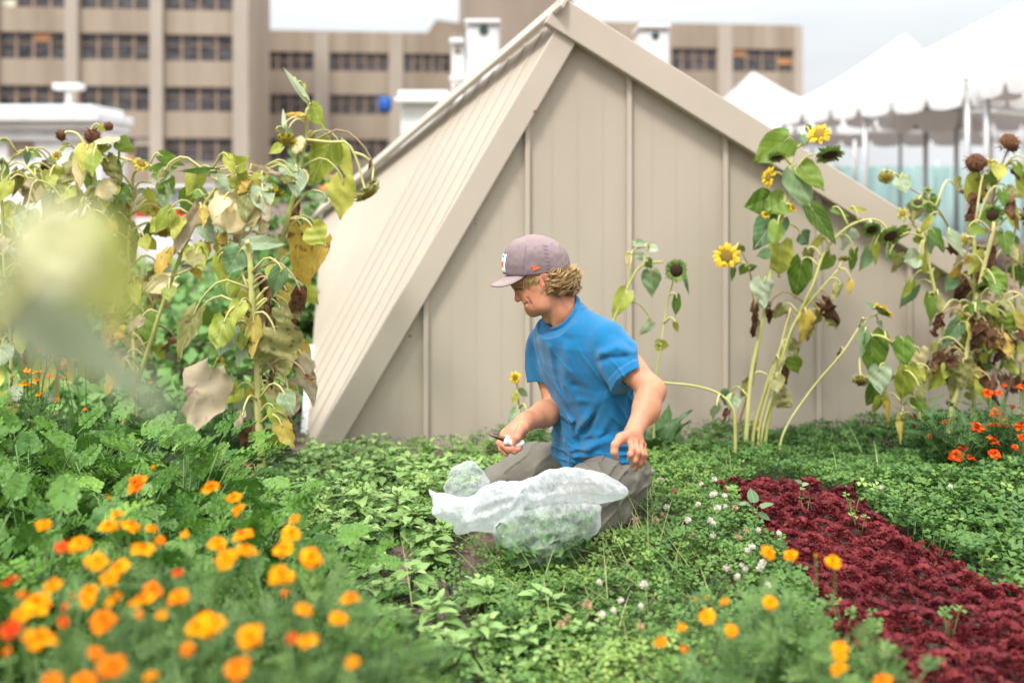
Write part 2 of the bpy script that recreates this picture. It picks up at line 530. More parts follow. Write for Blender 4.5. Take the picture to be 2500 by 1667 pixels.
# ---------------------------------------------------------------- white rendered roof structures
white = mottled('white_render', (.62, .62, .61), (.72, .72, .71), scale=2.5, rough=.75, bump=.1, bscale=30)
hole_m = mottled('dark_hole', (.02, .05, .04), (.03, .07, .055), scale=4, rough=.6)
pav = thing('white_pavilion', (at(80, 420, 18).x, 18, 0), 'white rendered pavilion with moulded cornice at far left in front of the office block', 'building')
def zz(py, Y): return H - (py - YH) / F * Y
def xx(px, Y): return (px - CX) / F * Y
Y = 18.0
mb = MB()
mb.box((xx(-260, Y), Y, 0), (xx(246, Y), Y + 1.2, zz(318, Y)))
b = mb.build('wall', white, pav, smooth=False)
mb = MB()
mb.box((xx(-262, Y), Y - .10, zz(345, Y)), (xx(250, Y), Y - .002, zz(335, Y)))
mb.box((xx(-266, Y), Y - .16, zz(318, Y) + .002), (xx(251, Y), Y + 1.3, zz(300, Y)))
mb.box((xx(-270, Y), Y - .32, zz(300, Y) + .002), (xx(256, Y), Y + 1.4, zz(276, Y)))
mb.box((xx(-270, Y), Y - .22, zz(276, Y) + .002), (xx(240, Y), Y + 1.2, zz(258, Y)))
mb.build('cornice', white, pav, smooth=False, bevel=.03)
for (a, b_) in ((22, 82), (118, 165)):
    mb = MB()
    y0, y1 = 347, 384
    if a > 100: y0, y1 = 470, 520
    mb.box((xx(a, Y), Y - .02, zz(y1, Y)), (xx(b_, Y), Y - .003, zz(y0, Y)))
    for k in range(5):
        z = zz(y1, Y) + (zz(y0, Y) - zz(y1, Y)) * (k + .5) / 5
        mb.box((xx(a, Y), Y - .05, z - .015), (xx(b_, Y), Y - .021, z + .015), mat=1)
    mb.build('window', [glass_d, mull], pav, smooth=False)
# floodlight on a short post on that roof
fl_t = thing('floodlight', at(168, 258, 18.3), 'small white floodlight on a short post on the pavilion roof', 'light')
c = at(168, 258, 18.3)
mb = MB(); mb.tube([c, c + Vector((0, 0, .28))], .05, 8); mb.box((c.x - .07, c.y - .06, c.z), (c.x + .07, c.y + .06, c.z + .03)); mb.build('post', white, fl_t)
mb = MB(); mb.box((c.x - .26, c.y - .12, c.z + .281), (c.x + .28, c.y + .1, c.z + .40)); mb.build('lamp_housing', white, fl_t, smooth=False, bevel=.03)

def disc(mb, c, r, n=20, mat=0, ax='y', d=.01):
    a = np.arange(n) * 2 * np.pi / n
    v = np.stack([c[0] + r * np.cos(a), np.full(n, c[1]), c[2] + r * np.sin(a)], 1)
    v2 = v.copy(); v2[:, 1] -= d
    mb.add(np.concatenate([v, v2]), [tuple(range(n, 2 * n))] + [(k, (k+1) % n, n + (k+1) % n, n + k) for k in range(n)], mat)
Y = 13.0
par = thing('white_parapet', (xx(1160, Y), Y, 0), 'stepped white masonry parapet with a round hole in its taller pier behind the shed ridge', 'wall')
mb = MB()
mb.box((xx(1138, Y), Y, 0), (xx(1219, Y), Y + .6, zz(60, Y)))
mb.box((xx(1101, Y), Y + .05, 0), (xx(1138, Y) - .003, Y + .62, zz(108, Y)))
mb.box((xx(975, Y), Y + .1, 0), (xx(1101, Y) - .003, Y + .64, zz(235, Y)))
mb.build('wall', white, par, smooth=False, bevel=.05)
for q in (((xx(1134, Y), Y - .05, zz(60, Y) + .002), (xx(1222, Y), Y + .64, zz(48, Y))), ((xx(1097, Y), Y - .04, zz(108, Y) + .002), (xx(1133, Y), Y + .66, zz(94, Y))), ((xx(963, Y), Y - .04, zz(252, Y)), (xx(1133, Y), Y + .098, zz(238, Y))), ((xx(970, Y), Y + .04, zz(235, Y) + .002), (xx(1096, Y), Y + .68, zz(220, Y))), ((xx(1097, Y), Y - .06, zz(200, Y)), (xx(1225, Y), Y - .003, zz(186, Y)))):
    mb = MB(); mb.box(*q); mb.build('coping', white, par, smooth=False, bevel=.02)
mb = MB(); disc(mb, (xx(1181, Y), Y - .004, zz(75, Y)), .062, mat=0); mb.build('round_hole', hole_m, par, smooth=False)
mb = MB(); disc(mb, (xx(1117, Y), Y - .004 + .05, zz(124, Y)), .04, mat=0); mb.build('round_hole', mull, par, smooth=False)
pr2 = thing('white_pier', (xx(1597, Y), Y, 0), 'white pier with a small round dark hole just above the right slope of the shed', 'wall')
mb = MB(); mb.box((xx(1562, Y), Y, 0), (xx(1634, Y), Y + .6, zz(72, Y))); mb.build('wall', white, pr2, smooth=False, bevel=.04)
mb = MB(); mb.box((xx(1558, Y), Y - .05, zz(72, Y) + .002), (xx(1637, Y), Y + .65, zz(59, Y))); mb.build('coping', white, pr2, smooth=False, bevel=.02)
mb = MB(); disc(mb, (xx(1600, Y), Y - .004, zz(88, Y)), .05); mb.build('round_hole', hole_m, pr2, smooth=False)

# ---------------------------------------------------------------- white kiosk with a red band, orange board
red_m = mottled('red_paint', (.55, .02, .015), (.62, .03, .02), scale=4, rough=.45)
orange_m = mottled('orange_paint', (.85, .30, .08), (.9, .38, .1), scale=4, rough=.5)
yellow_m = mottled('yellow_paint', (.85, .62, .08), (.9, .7, .1), scale=4, rough=.5)
Y = 15.0
kio = thing('kiosk', (xx(370, Y), Y, 0), 'small white kiosk with a red band under its windows behind the left sunflowers', 'kiosk')
mb = MB()
mb.box((xx(330, Y), Y, 0), (xx(470, Y), Y + 2, zz(532, Y)))
mb.box((xx(330, Y), Y + .06, zz(511, Y)), (xx(470, Y), Y + 2, zz(460, Y)))
mb.box((xx(324, Y), Y - .1, zz(460, Y) + .002), (xx(476, Y), Y + 2.1, zz(452, Y)))
mb.build('wall', white, kio, smooth=False, bevel=.02)
mb = MB(); mb.box((xx(330, Y) + .003, Y + .02, zz(532, Y) + .002), (xx(470, Y) - .003, Y + 1.9, zz(511, Y) - .002)); mb.build('red_band', red_m, kio, smooth=False)
mb = MB()
for k in range(6):
    a = 334 + k * 23
    mb.box((xx(a, Y), Y + .03, zz(508, Y)), (xx(a + 19, Y), Y + .058, zz(466, Y)))
pg = mottled('pale_glass', (.35, .38, .40), (.5, .53, .55), scale=3, rough=.2)
mb.build('window', pg, kio, smooth=False)
osg = thing('signboard', (xx(800, Y), Y + .5, 0), 'orange board with a yellow middle on a post behind the tallest left sunflower', 'sign')
Y = 15.5
mb = MB(); mb.box((xx(782, Y), Y, zz(466, Y)), (xx(826, Y), Y + .06, zz(430, Y))); mb.build('board', orange_m, osg, smooth=False, bevel=.01)
mb = MB(); mb.box((xx(796, Y), Y - .02, zz(457, Y)), (xx(816, Y), Y - .002, zz(443, Y))); mb.build('panel', yellow_m, osg, smooth=False)
mb = MB(); mb.tube([(xx(804, Y), Y + .03, 0), (xx(804, Y), Y + .03, zz(466, Y))], .04, 8); mb.build('post', white, osg)

# ---------------------------------------------------------------- metal shed
tan_a = mottled('tan_sheet_metal', (.425, .36, .285), (.49, .415, .335), scale=1.6, rough=.55, bump=.05, bscale=9, stretch=(1, 1, .35), spec=.3)
tan_b = mottled('tan_flashing', (.455, .385, .31), (.49, .415, .338), scale=2.5, rough=.5, spec=.35)
seam_m = mottled('seam_shadow', (.10, .08, .065), (.13, .105, .085), scale=3, rough=.8)
SX0, SK = -.409, .127
def wallY(X): return 4.72 + (X - SX0) * SK
def onwall(px, py, off=0.0):
    r = (px - CX) / F
    Y = (4.72 - SX0 * SK) / (1 - r * SK)
    p = Vector((r * Y, Y, H - (py - YH) / F * Y))
    return p + WN * off
WN = Vector((SK, -1, 0)).normalized()      # outward, towards the camera
WU = Vector((1, SK, 0)).normalized()
shed = thing('metal_shed', (.4, 5.2, 0), 'tan sheet metal roof shed with a steep pointed gable and raised vertical seams', 'shed')
P = onwall(1388, 22); L = onwall(790, 1065); L.z = -.16
rk = .628
Rr = onwall(1433 + (1005 - 0) / rk, 1005); Rr.z = -.16
Cc = Vector((-1.035, 4.98, -.16))
nL = (L - P).cross(Cc - L).normalized()
if nL.x > 0: nL = -nL
d = Vector(((787 - CX) / F, 1, -(520 - YH) / F)); o_ = Vector((0, 0, H))
tB = (P - o_).dot(nL) / d.dot(nL)
Bp = o_ + d * tB
Dr = Rr + Vector((.5, 2.2, 0)); Bg = Vector((Bp.x + .02, Bp.y + .6, -.16))
E_ = Vector((.55, 6.6, 1.0))
import bmesh
bm = bmesh.new()
for p in (P, L, Rr, Cc, Bp, Dr, Bg, E_): bm.verts.new(p)
bmesh.ops.convex_hull(bm, input=bm.verts)
me = bpy.data.meshes.new('cladding'); bm.to_mesh(me); bm.free()
me.materials.append(tan_a)
body = bpy.data.objects.new('cladding', me); COL.objects.link(body)
body.parent = shed; body.matrix_parent_inverse = Matrix.Translation(-shed.location)
# front wall: raised seams (battens) and the two faint folds of each panel
def rake_z(X):                       # height of the gable line over wall position X
    tl = (X - P.x) / (L.x - P.x); tr = (X - P.x) / (Rr.x - P.x)
    return (P.z + (L.z - P.z) * tl) if X < P.x else (P.z + (Rr.z - P.z) * tr)
def strip(mb, px, w, off, mat=0):
    p = onwall(px, 900)
    zt = rake_z(p.x) - .03
    a = p - WU * w / 2; b = p + WU * w / 2
    pts = []
    for q, o2 in ((a, .001), (a, off), (b, off), (b, .001)):
        for z in (-.16, zt):
            s = q + WN * o2; pts.append((s.x, s.y, z))
    mb.add(pts, [(2, 4, 5, 3), (0, 2, 3, 1), (4, 6, 7, 5), (1, 3, 5, 7), (6, 4, 2, 0)], mat)
bats = [790, 1039, 1286, 1534, 1768, 1995, 2216, 2430, 2640]
bat, fold = MB(), MB()
for i, b_ in enumerate(bats):
    m_ = MB(); strip(m_, b_, .024, .028); m_.build('seam', tan_b, shed, smooth=False, bevel=.003)
    if i + 1 < len(bats):
        for k in (1, 2, 3):
            strip(fold, b_ + (bats[i + 1] - b_) * k / 4, .007, .0012)
fold.build('panel_folds', tan_a, shed, smooth=False)
def beam(name, p0, p1, wdir, wid, nrm, thk, mat, bev=.006, lift=.004):
    """board from p0 to p1, width along wdir, standing proud along nrm"""
    t = (p1 - p0).normalized()
    w_ = (wdir - t * wdir.dot(t)).normalized() * wid
    n_ = nrm.normalized()
    v = []
    for a in (p0, p1):
        for s in (0, 1):
            for k in (lift, thk):
                v.append(a + w_ * s + n_ * k)
    mb = MB()
    mb.add([tuple(x) for x in v], [(0,1,3,2),(4,6,7,5),(1,5,7,3),(0,2,6,4),(0,4,5,1),(2,3,7,6)])
    return mb.build(name, mat, shed, smooth=False, bevel=bev)
# right rake board (top edge above the wall line)
up = Vector((0, 0, 1))
rt0 = onwall(1362, -2); rt1 = onwall(1362 + (1010 + 2) / rk, 1010)
beam('rake_flashing', rt0, rt1, -up, .150, WN, .085, tan_b)
# left hip board
hl0 = onwall(1366, 52); hl1 = onwall(765, 1075)
beam('rake_flashing', hl0, hl1, WU, .118, WN, .060, tan_b)
# return of the hip board on the left face
tdir = (L - P).normalized()
inl = nL.cross(tdir); inl = inl if inl.y > 0 else -inl
# ridge cap running back down to the left
beam('ridge_cap', P + up * .045 + WN * .08, Bp + up * .03, inl * -1 + up * .2, .11, up + nL, .03, tan_b)
mb = MB()
# ribs of the left face, parallel to the hip
SL = (L - P)
for k in range(1, 8):
    s = .05 + k * .125
    a = P + inl * s
    # clip the rib between ridge line P->B and ground / edge C->B
    def clip(a, dirv):
        lo, hi = -3.0, 3.0
        for (q, m_) in ((P, (Bp - P)), (Cc, (Bp - Cc)), (L, (Cc - L))):
            nn = nL.cross(m_).normalized()
            cen = (P + L + Cc + Bp) / 4
            if nn.dot(cen - q) < 0: nn = -nn
            da, dd = nn.dot(a - q), nn.dot(dirv)
            if abs(dd) < 1e-6:
                if da < 0: return None
                continue
            t = -da / dd
            if dd > 0: lo = max(lo, t)
            else: hi = min(hi, t)
        return (lo, hi) if hi > lo + .02 else None
    c_ = clip(a, SL)
    if not c_: continue
    p0, p1 = a + SL * c_[0], a + SL * c_[1]
    t = (p1 - p0).normalized(); w_ = inl * .012
    vv = [p0 - w_ + nL * .002, p0 - w_ * .6 + nL * .0045, p0 + w_ * .6 + nL * .0045, p0 + w_ + nL * .002]
    vv = vv + [x + (p1 - p0) for x in vv]
    mb.add([tuple(x) for x in vv], [(0,1,5,4),(1,2,6,5),(2,3,7,6),(3,2,1,0),(4,5,6,7)])
mb.build('roof_ribs', tan_b, shed, smooth=False)
beam('corner_trim', Cc + Vector((-.012, -.006, 0)), Cc.lerp(Bp, .36) + Vector((-.012, -.006, 0)), WU, .03, nL, .02, white)
mb = MB()
for (px, py) in ((1301, 275), (1158, 545), (1000, 815), (1242, 390)):
    p = onwall(px, py, .064)
    disc(mb, p, .007, 8, d=.006)
mb.build('screw_heads', mottled('rusty_screw', (.16, .06, .03), (.22, .09, .05), scale=30, rough=.8), shed, smooth=False)

# ---------------------------------------------------------------- tents
def vinyl(name='white_vinyl', lo=.46, hi=.54):
    m, t, p = new_mat(name)
    co = t.nodes.new('ShaderNodeTexCoord'); n = t.nodes.new('ShaderNodeTexNoise'); n.inputs['Scale'].default_value = .9; n.inputs['Detail'].default_value = 4
    t.links.new(co.outputs['Object'], n.inputs['Vector'])
    r = t.nodes.new('ShaderNodeValToRGB'); r.color_ramp.elements[0].color = (lo, lo, lo, 1); r.color_ramp.elements[1].color = (hi, hi, hi * .99, 1)
    t.links.new(n.outputs['Fac'], r.inputs['Fac']); t.links.new(r.outputs['Color'], p.inputs['Base Color'])
    p.inputs['Roughness'].default_value = .5
    tr = t.nodes.new('ShaderNodeBsdfTranslucent'); tr.inputs['Color'].default_value = (.6, .57, .53, 1)
    ms = t.nodes.new('ShaderNodeMixShader'); ms.inputs[0].default_value = .12
    t.links.new(p.outputs[0], ms.inputs[1]); t.links.new(tr.outputs[0], ms.inputs[2]); t.links.new(ms.outputs[0], t.nodes['Material Output'].inputs['Surface'])
    return m
vin = vinyl(); vin_v = vinyl('shade_lifted_vinyl', .76, .82)  # valance colour lightened to offset the shade it hangs in
steel = mottled('pole_metal', (.45, .45, .45), (.55, .55, .55), scale=3, rough=.4, metallic=.3)
def tent(corners, eave, peaks, label, val=.34, poles=True, valmat=None, slit=False):
    """four ground corners in order; peaks: one or two points of the roof ridge"""
    c = [Vector((x, y, 0)) for x, y in corners]
    cen = sum(c, Vector()) / 4
    t = thing('frame_tent', cen, label, 'tent', 'white party tents on the right')
    mb = MB()
    N = 14
    e = [Vector((q.x, q.y, eave)) for q in c]
    pk = [Vector(p) for p in peaks]
    for k in range(4):
        a, b = e[k], e[(k + 1) % 4]
        pa = min(pk, key=lambda q: (q - a).length); pb = min(pk, key=lambda q: (q - b).length)
        v = []
        for j in range(N + 1):
            s = j / N
            for i in range(N + 1):
                u = i / N
                p = (a.lerp(b, u)).lerp(pa.lerp(pb, u), s)
                p = p + Vector((0, 0, -.16 * math.sin(math.pi * s) * (1 - .3 * s) + .02 * math.sin(u * 21 + k) * (1 - s)))
                v.append(tuple(p))
        f = [(j*(N+1)+i, j*(N+1)+i+1, (j+1)*(N+1)+i+1, (j+1)*(N+1)+i) for j in range(N) for i in range(N)]
        mb.add(v, f)
    roof = mb.build('canopy', vin, t)
    mv = MB()
    for k in range(4):
        a, b = e[k], e[(k + 1) % 4]
        out = (b - a).cross(Vector((0, 0, 1))).normalized()
        if out.dot(a - cen) < 0: out = -out
        Lg = (b - a).length; ns = max(3, round(Lg / .62)); n = ns * 10
        v = []
        for i in range(n + 1):
            s = i / n * ns; fr = s - math.floor(s)
            d_ = val * (.72 + .28 * math.sin(math.pi * min(max(fr, 0), 1)) ** .35)
            if fr < .06 or fr > .94: d_ = val * .52
            p = a.lerp(b, i / n)
            wob = .012 * math.sin(s * 2.3 + k) + .008 * math.sin(s * 9.1)
            v.append(tuple(p + out * .012 + Vector((0, 0, .0))))
            v.append(tuple(p + out * (.03 + wob * .5) + Vector((0, 0, -d_ * .5))))
            v.append(tuple(p + out * (.02 + wob) + Vector((0, 0, -d_))))
        f = []
        for i in range(n):
            for j in range(2):
                f.append((i*3+j, (i+1)*3+j, (i+1)*3+j+1, i*3+j+1))
        mv.add(v, f)
    mv.build('valance', vin_v, t)
    for k in range(4):
        for s in ((0, .5) if (c[k] - c[(k+1) % 4]).length > 3 else (0,)):
            q = c[k].lerp(c[(k + 1) % 4], s); q = q + (cen - q).normalized() * .08
            mp_ = MB(); mp_.tube([(q.x, q.y, 0), (q.x, q.y, eave - .02)], .036, 10); mp_.box((q.x - .1, q.y - .1, 0), (q.x + .1, q.y + .1, .012))
            mp_.build('pole', steel, t)
    return t
E0, E1, E2 = Vector((4.07, 15.2)), Vector((5.36, 11.75)), Vector((5.62, 8.6))
nA = Vector((.94, .35))
tA = tent([E0, E1, E1 + nA * 5.5, E0 + nA * 5.5], 2.42, [(7.15, 14.2, 3.75), (7.3, 13.9, 3.75)], 'white frame tent with scalloped valance, the left of the two nearest the shed')
e1b = E1 + Vector((.10, -.12)); nB = Vector((.985, .17))
tB_ = tent([e1b, E2, E2 + nB * 5.0, e1b + nB * 5.0], 2.5, [(8.2, 10.8, 4.2), (8.25, 10.3, 4.2)], 'white frame tent nearest the camera at the right edge, joined to its neighbour')
tent([(4.2, 17.0), (7.0, 15.6), (10.6, 20.5), (6.0, 22.0)], 2.35, [(7.45, 18.9, 4.05), (7.55, 19.0, 4.05)], 'white tent whose pale peak rises behind the two nearest tents')
tent([(4.6, 22.5), (7.4, 22.5), (7.4, 26), (4.6, 26)], 2.9, [(5.78, 24, 3.92), (5.85, 24, 3.92)], 'small far white tent with a low peak beside the end of the office block')
# teal tarp fence
def tarp():
    m = mottled('teal_tarp', (.32, .50, .49), (.44, .62, .61), scale=1.6, rough=.6, stretch=(1, 1, .3))
    return m
fen = thing('tarp_fence', (9.5, 19.5, 0), 'teal tarpaulin fence hung on posts below the white tents', 'fence')
mb = MB(); n = 120
v = []
for i in range(n + 1):
    s = i / n; x = 6.0 + 9 * s; y = 23.0 - 1.8 * s + .07 * math.sin(i * 1.9) + .05 * math.sin(i * .7)
    for z in (0, .6, 1.2, 1.62):
        v.append((x + .04 * math.sin(z * 5 + i), y + .05 * math.sin(z * 3 + i * 1.3), z))
mb.add(v, [(i*4+j, (i+1)*4+j, (i+1)*4+j+1, i*4+j+1) for i in range(n) for j in range(3)])
mb.build('tarp', tarp(), fen)
for k in range(6):
    mb = MB(); mb.tube([(6 + k * 1.8, 23.05 - .36 * k + .15, 0), (6 + k * 1.8, 23.05 - .36 * k + .15, 1.75)], .03, 8); mb.build('post', steel, fen)
# ---------------------------------------------------------------- plant materials
GREEN = leafy('leaf_green', [(0.047, 0.106, 0.013), (0.115, 0.213, 0.022), (0.23, 0.312, 0.039)], vein=(.28, .34, .12))
BLUEG = leafy('leaf_blue_green', [(0.065, 0.138, 0.055), (0.13, 0.237, 0.099), (0.26, 0.35, 0.165)], vein=(.34, .40, .22))
YELG = leafy('leaf_yellow_green', [(0.176, 0.25, 0.022), (0.351, 0.4, 0.05), (0.567, 0.525, 0.11)], vein=(.48, .48, .2), blotch=((.45, .30, .05), 55, .60))
YELLOW = leafy('leaf_yellow', [(.42, .27, .03), (.55, .38, .06), (.38, .36, .08)], vein=(.6, .48, .2), blotch=((.16, .08, .03), 32, .58))
CREAM = leafy('leaf_cream', [(0.626, 0.504, 0.228), (0.734, 0.609, 0.323), (0.778, 0.693, 0.418)], vein=(.7, .62, .4), blotch=((.45, .34, .14), 30, .66))
OLIVE = leafy('leaf_olive', [(0.15, 0.168, 0.036), (0.255, 0.252, 0.072), (0.39, 0.35, 0.132)], vein=(.36, .35, .2), blotch=((.15, .10, .055), 45, .57))
GREYP = leafy('leaf_withered_grey', [(0.351, 0.273, 0.172), (0.486, 0.377, 0.253), (0.54, 0.481, 0.299)], vein=(.46, .41, .31), blotch=((.26, .17, .13), 14, .56), rough=.8)
BROWN = leafy('leaf_dead_brown', [(0.072, 0.031, 0.017), (0.156, 0.069, 0.036), (0.286, 0.15, 0.084)], rough=.85, blotch=((.04, .02, .015), 50, .56))
PALEG = leafy('leaf_pale_green', [(.22, .30, .15), (.33, .41, .24), (.46, .52, .36)], vein=(.55, .6, .45))
LM = {'g': GREEN, 'b': BLUEG, 'y': YELG, 'w': YELLOW, 'c': CREAM, 'o': OLIVE, 'p': GREYP, 'n': BROWN, 'l': PALEG}
LABEL = {'w': 'yellowed leaf', 'c': 'bleached cream leaf', 'p': 'withered grey leaf', 'n': 'dead brown leaf', 'o': 'fading olive leaf'}
STEM = leafy('stem_pale', [(0.264, 0.299, 0.063), (0.432, 0.425, 0.137), (0.624, 0.552, 0.273)], transl=0, rough=.5, bscale=25)
STEMD = leafy('stem_dry', [(.16, .11, .05), (.28, .19, .09), (.38, .28, .15)], transl=0, rough=.8)
PETAL = leafy('petal_yellow', [(.80, .42, .01), (.88, .56, .015), (.9, .66, .04)], transl=.3, rough=.6)
PETALP = leafy('petal_faded', [(.62, .50, .16), (.72, .60, .26), (.62, .62, .30)], transl=.25, rough=.7)
DISC = leafy('seed_disc', [(.02, .010, .006), (.055, .028, .012), (.10, .06, .02)], transl=0, rough=.9, bscale=180)
DISCY = leafy('seed_disc_yellow', [(.12, .07, .01), (.24, .16, .02), (.30, .22, .03)], transl=0, rough=.9, bscale=120)
DRYH = leafy('dry_head', [(.05, .022, .014), (.13, .055, .025), (.22, .11, .05)], transl=0, rough=.95, bscale=120)
BRACT = leafy('bract_green', [(.09, .17, .03), (.18, .28, .06), (.30, .38, .12)], transl=.2)

def leaf_geo(mb, M, L, W, rg, fold=.25, droop=.25, crumple=0.0, mat=0, tint=.5, heart=.16, wave=.05, nu=9, nv=8):
    """heart-shaped leaf: origin at the stalk end, +Y to the tip"""
    u = np.linspace(0, 1, nu); s = np.linspace(-1, 1, nv + 1)
    uu, ss = np.meshgrid(u, s, indexing='ij')
    prof = np.interp(uu, [0, .06, .2, .36, .55, .75, .9, 1], [.42, .78, .98, 1.0, .82, .47, .18, .0])
    if crumple > .2:
        rag = np.interp(uu, np.linspace(0, 1, 14), 1 + np.array([0] + [rg.uniform(-.30, .12) for _ in range(12)] + [0]))
        prof = np.where(ss > 0, prof * rag, prof * np.interp(uu, np.linspace(0, 1, 14), 1 + np.array([0] + [rg.uniform(-.30, .12) for _ in range(12)] + [0])))
    x = ss * prof * W / 2
    y = L * (uu - heart * np.abs(ss) ** 1.3 * (1 - uu) ** 3)
    z = np.abs(x) * fold - droop * L * uu ** 2
    ph = rg.random() * 6
    z = z + wave * W * np.sin(uu * 9 + ph) * np.abs(ss) ** 2 * np.sign(ss + .01) + .03 * W * np.sin(uu * 17 + ss * 5 + ph)
    P_ = np.stack([x.ravel(), y.ravel(), z.ravel()], 1)
    if crumple:
        q = P_ / max(W, .02) * 2.6 + rg.random() * 50
        for a in range(3):
            P_[:, a] += crumple * W * .30 * vnoise(q, a + 3) + crumple * W * .14 * vnoise(q * 2.7, a + 9)
        # margins curl in
        P_[:, 0] *= 1 - .30 * crumple * np.abs(ss.ravel()) ** 2
        P_[:, 2] += crumple * W * .35 * np.abs(ss.ravel()) ** 2 * np.sin(uu.ravel() * 3 + ph)
    P_ = (np.array(M)[:3, :3] @ P_.T).T + np.array(M)[:3, 3]
    n = nv + 1
    f = [(i*n+j, i*n+j+1, (i+1)*n+j+1, (i+1)*n+j) for i in range(nu - 1) for j in range(nv)]
    uv = np.stack([(ss.ravel() * prof.ravel() + 1) / 2, uu.ravel()], 1)
    mb.add(P_, f, mat, tint, uv)

def add_leaf(root, base, tip, width, kind, rg, stem_pt=None, crumple=None, fold=None, droop=None, arch=.35, side=0.0, prad=.0035):
    """one leaf with its stalk as a part of the plant `root`"""
    base, tip = Vector(base), Vector(tip)
    L = (tip - base).length
    mb = MB()
    nrm = Vector((rg.uniform(-.45, .45) + side, -1, rg.uniform(-.1, .55)))
    dead = kind in 'np'
    cr = crumple if crumple is not None else (.75 if kind == 'n' else .45 if kind == 'p' else .22 if kind in 'wo' else .10)
    fo = fold if fold is not None else (rg.uniform(.25, .7) if dead else rg.uniform(.02, .35))
    dr = droop if droop is not None else rg.uniform(.0, .22)
    M = Matrix.Translation(base) @ basis(tip - base, nrm)
    big = width > .09
    leaf_geo(mb, M, L, width, rg, -fo if rg.random() < .3 else fo, dr, cr, 0, rg.uniform(.15, .85), wave=.06 + cr * .10, nu=17 if big else 11, nv=14 if big else 8)
    if stem_pt is not None:
        s = Vector(stem_pt); d = base - s
        mid = s.lerp(base, .5) + Vector((0, 0, arch * d.length))
        q = s.lerp(base, .85) + Vector((0, 0, arch * .6 * d.length))
        mb.tube(spline([s, mid, q, base, base.lerp(tip, .12)], 10), np.linspace(prad * 1.5, prad * .7, 10), 6, 1, rg.uniform(.3, .9))
    o = mb.build('leaf', [LM[kind], STEMD if kind == 'n' else STEM], root)
    if kind in LABEL: o['label'] = LABEL[kind]
    return o

def ring_petals(mb, c, nrm, r0, r1, n, w, rg, lift=0.0, jit=.2, mat=0, nseg=3, cup=.2, tints=(.1, .9)):
    nrm = Vector(nrm).normalized(); a0 = nrm.orthogonal().normalized(); b0 = nrm.cross(a0)
    for k in range(n):
        a = (k + rg.uniform(-jit, jit)) * 2 * math.pi / n
        d = a0 * math.cos(a) + b0 * math.sin(a)
        t = nrm.cross(d)
        ln = (r1 - r0) * rg.uniform(.75, 1.15); lf = lift + rg.uniform(-.25, .25)
        v = []
        for i in range(nseg + 1):
            s = i / nseg
            wd = w * math.sin(math.pi * (.12 + .86 * s)) ** .7 * (1 if i < nseg else .12)
            p = Vector(c) + d * (r0 + ln * s * math.cos(lf)) + nrm * (math.sin(lf) * ln * s - cup * ln * s * s * .4)
            v += [tuple(p - t * wd / 2), tuple(p + nrm * wd * cup), tuple(p + t * wd / 2)]
        f = [(i*3+j, i*3+j+1, (i+1)*3+j+1, (i+1)*3+j) for i in range(nseg) for j in range(2)]
        mb.add(v, f, mat, rg.uniform(*tints))

def dome(mb, c, nrm, r, h, mat=0, tint=.5, rough=.0, rg=None, nr=6, ns=18):
    nrm = Vector(nrm).normalized(); a0 = nrm.orthogonal().normalized(); b0 = nrm.cross(a0)
    v = [tuple(Vector(c) + nrm * h)]
    for i in range(1, nr + 1):
        th = i / nr * math.pi / 2
        for k in range(ns):
            a = k * 2 * math.pi / ns
            rr = r * math.sin(th) * (1 + (rg.uniform(-rough, rough) if rg else 0))
            hh = h * math.cos(th) * (1 + (rg.uniform(-rough, rough) if rg else 0))
            v.append(tuple(Vector(c) + (a0 * math.cos(a) + b0 * math.sin(a)) * rr + nrm * hh))
    f = [(0, 1 + k, 1 + (k+1) % ns) for k in range(ns)]
    for i in range(nr - 1):
        for k in range(ns):
            f.append((1+i*ns+k, 1+(i+1)*ns+k, 1+(i+1)*ns+(k+1) % ns, 1+i*ns+(k+1) % ns))
    mb.add(v, f, mat, tint)

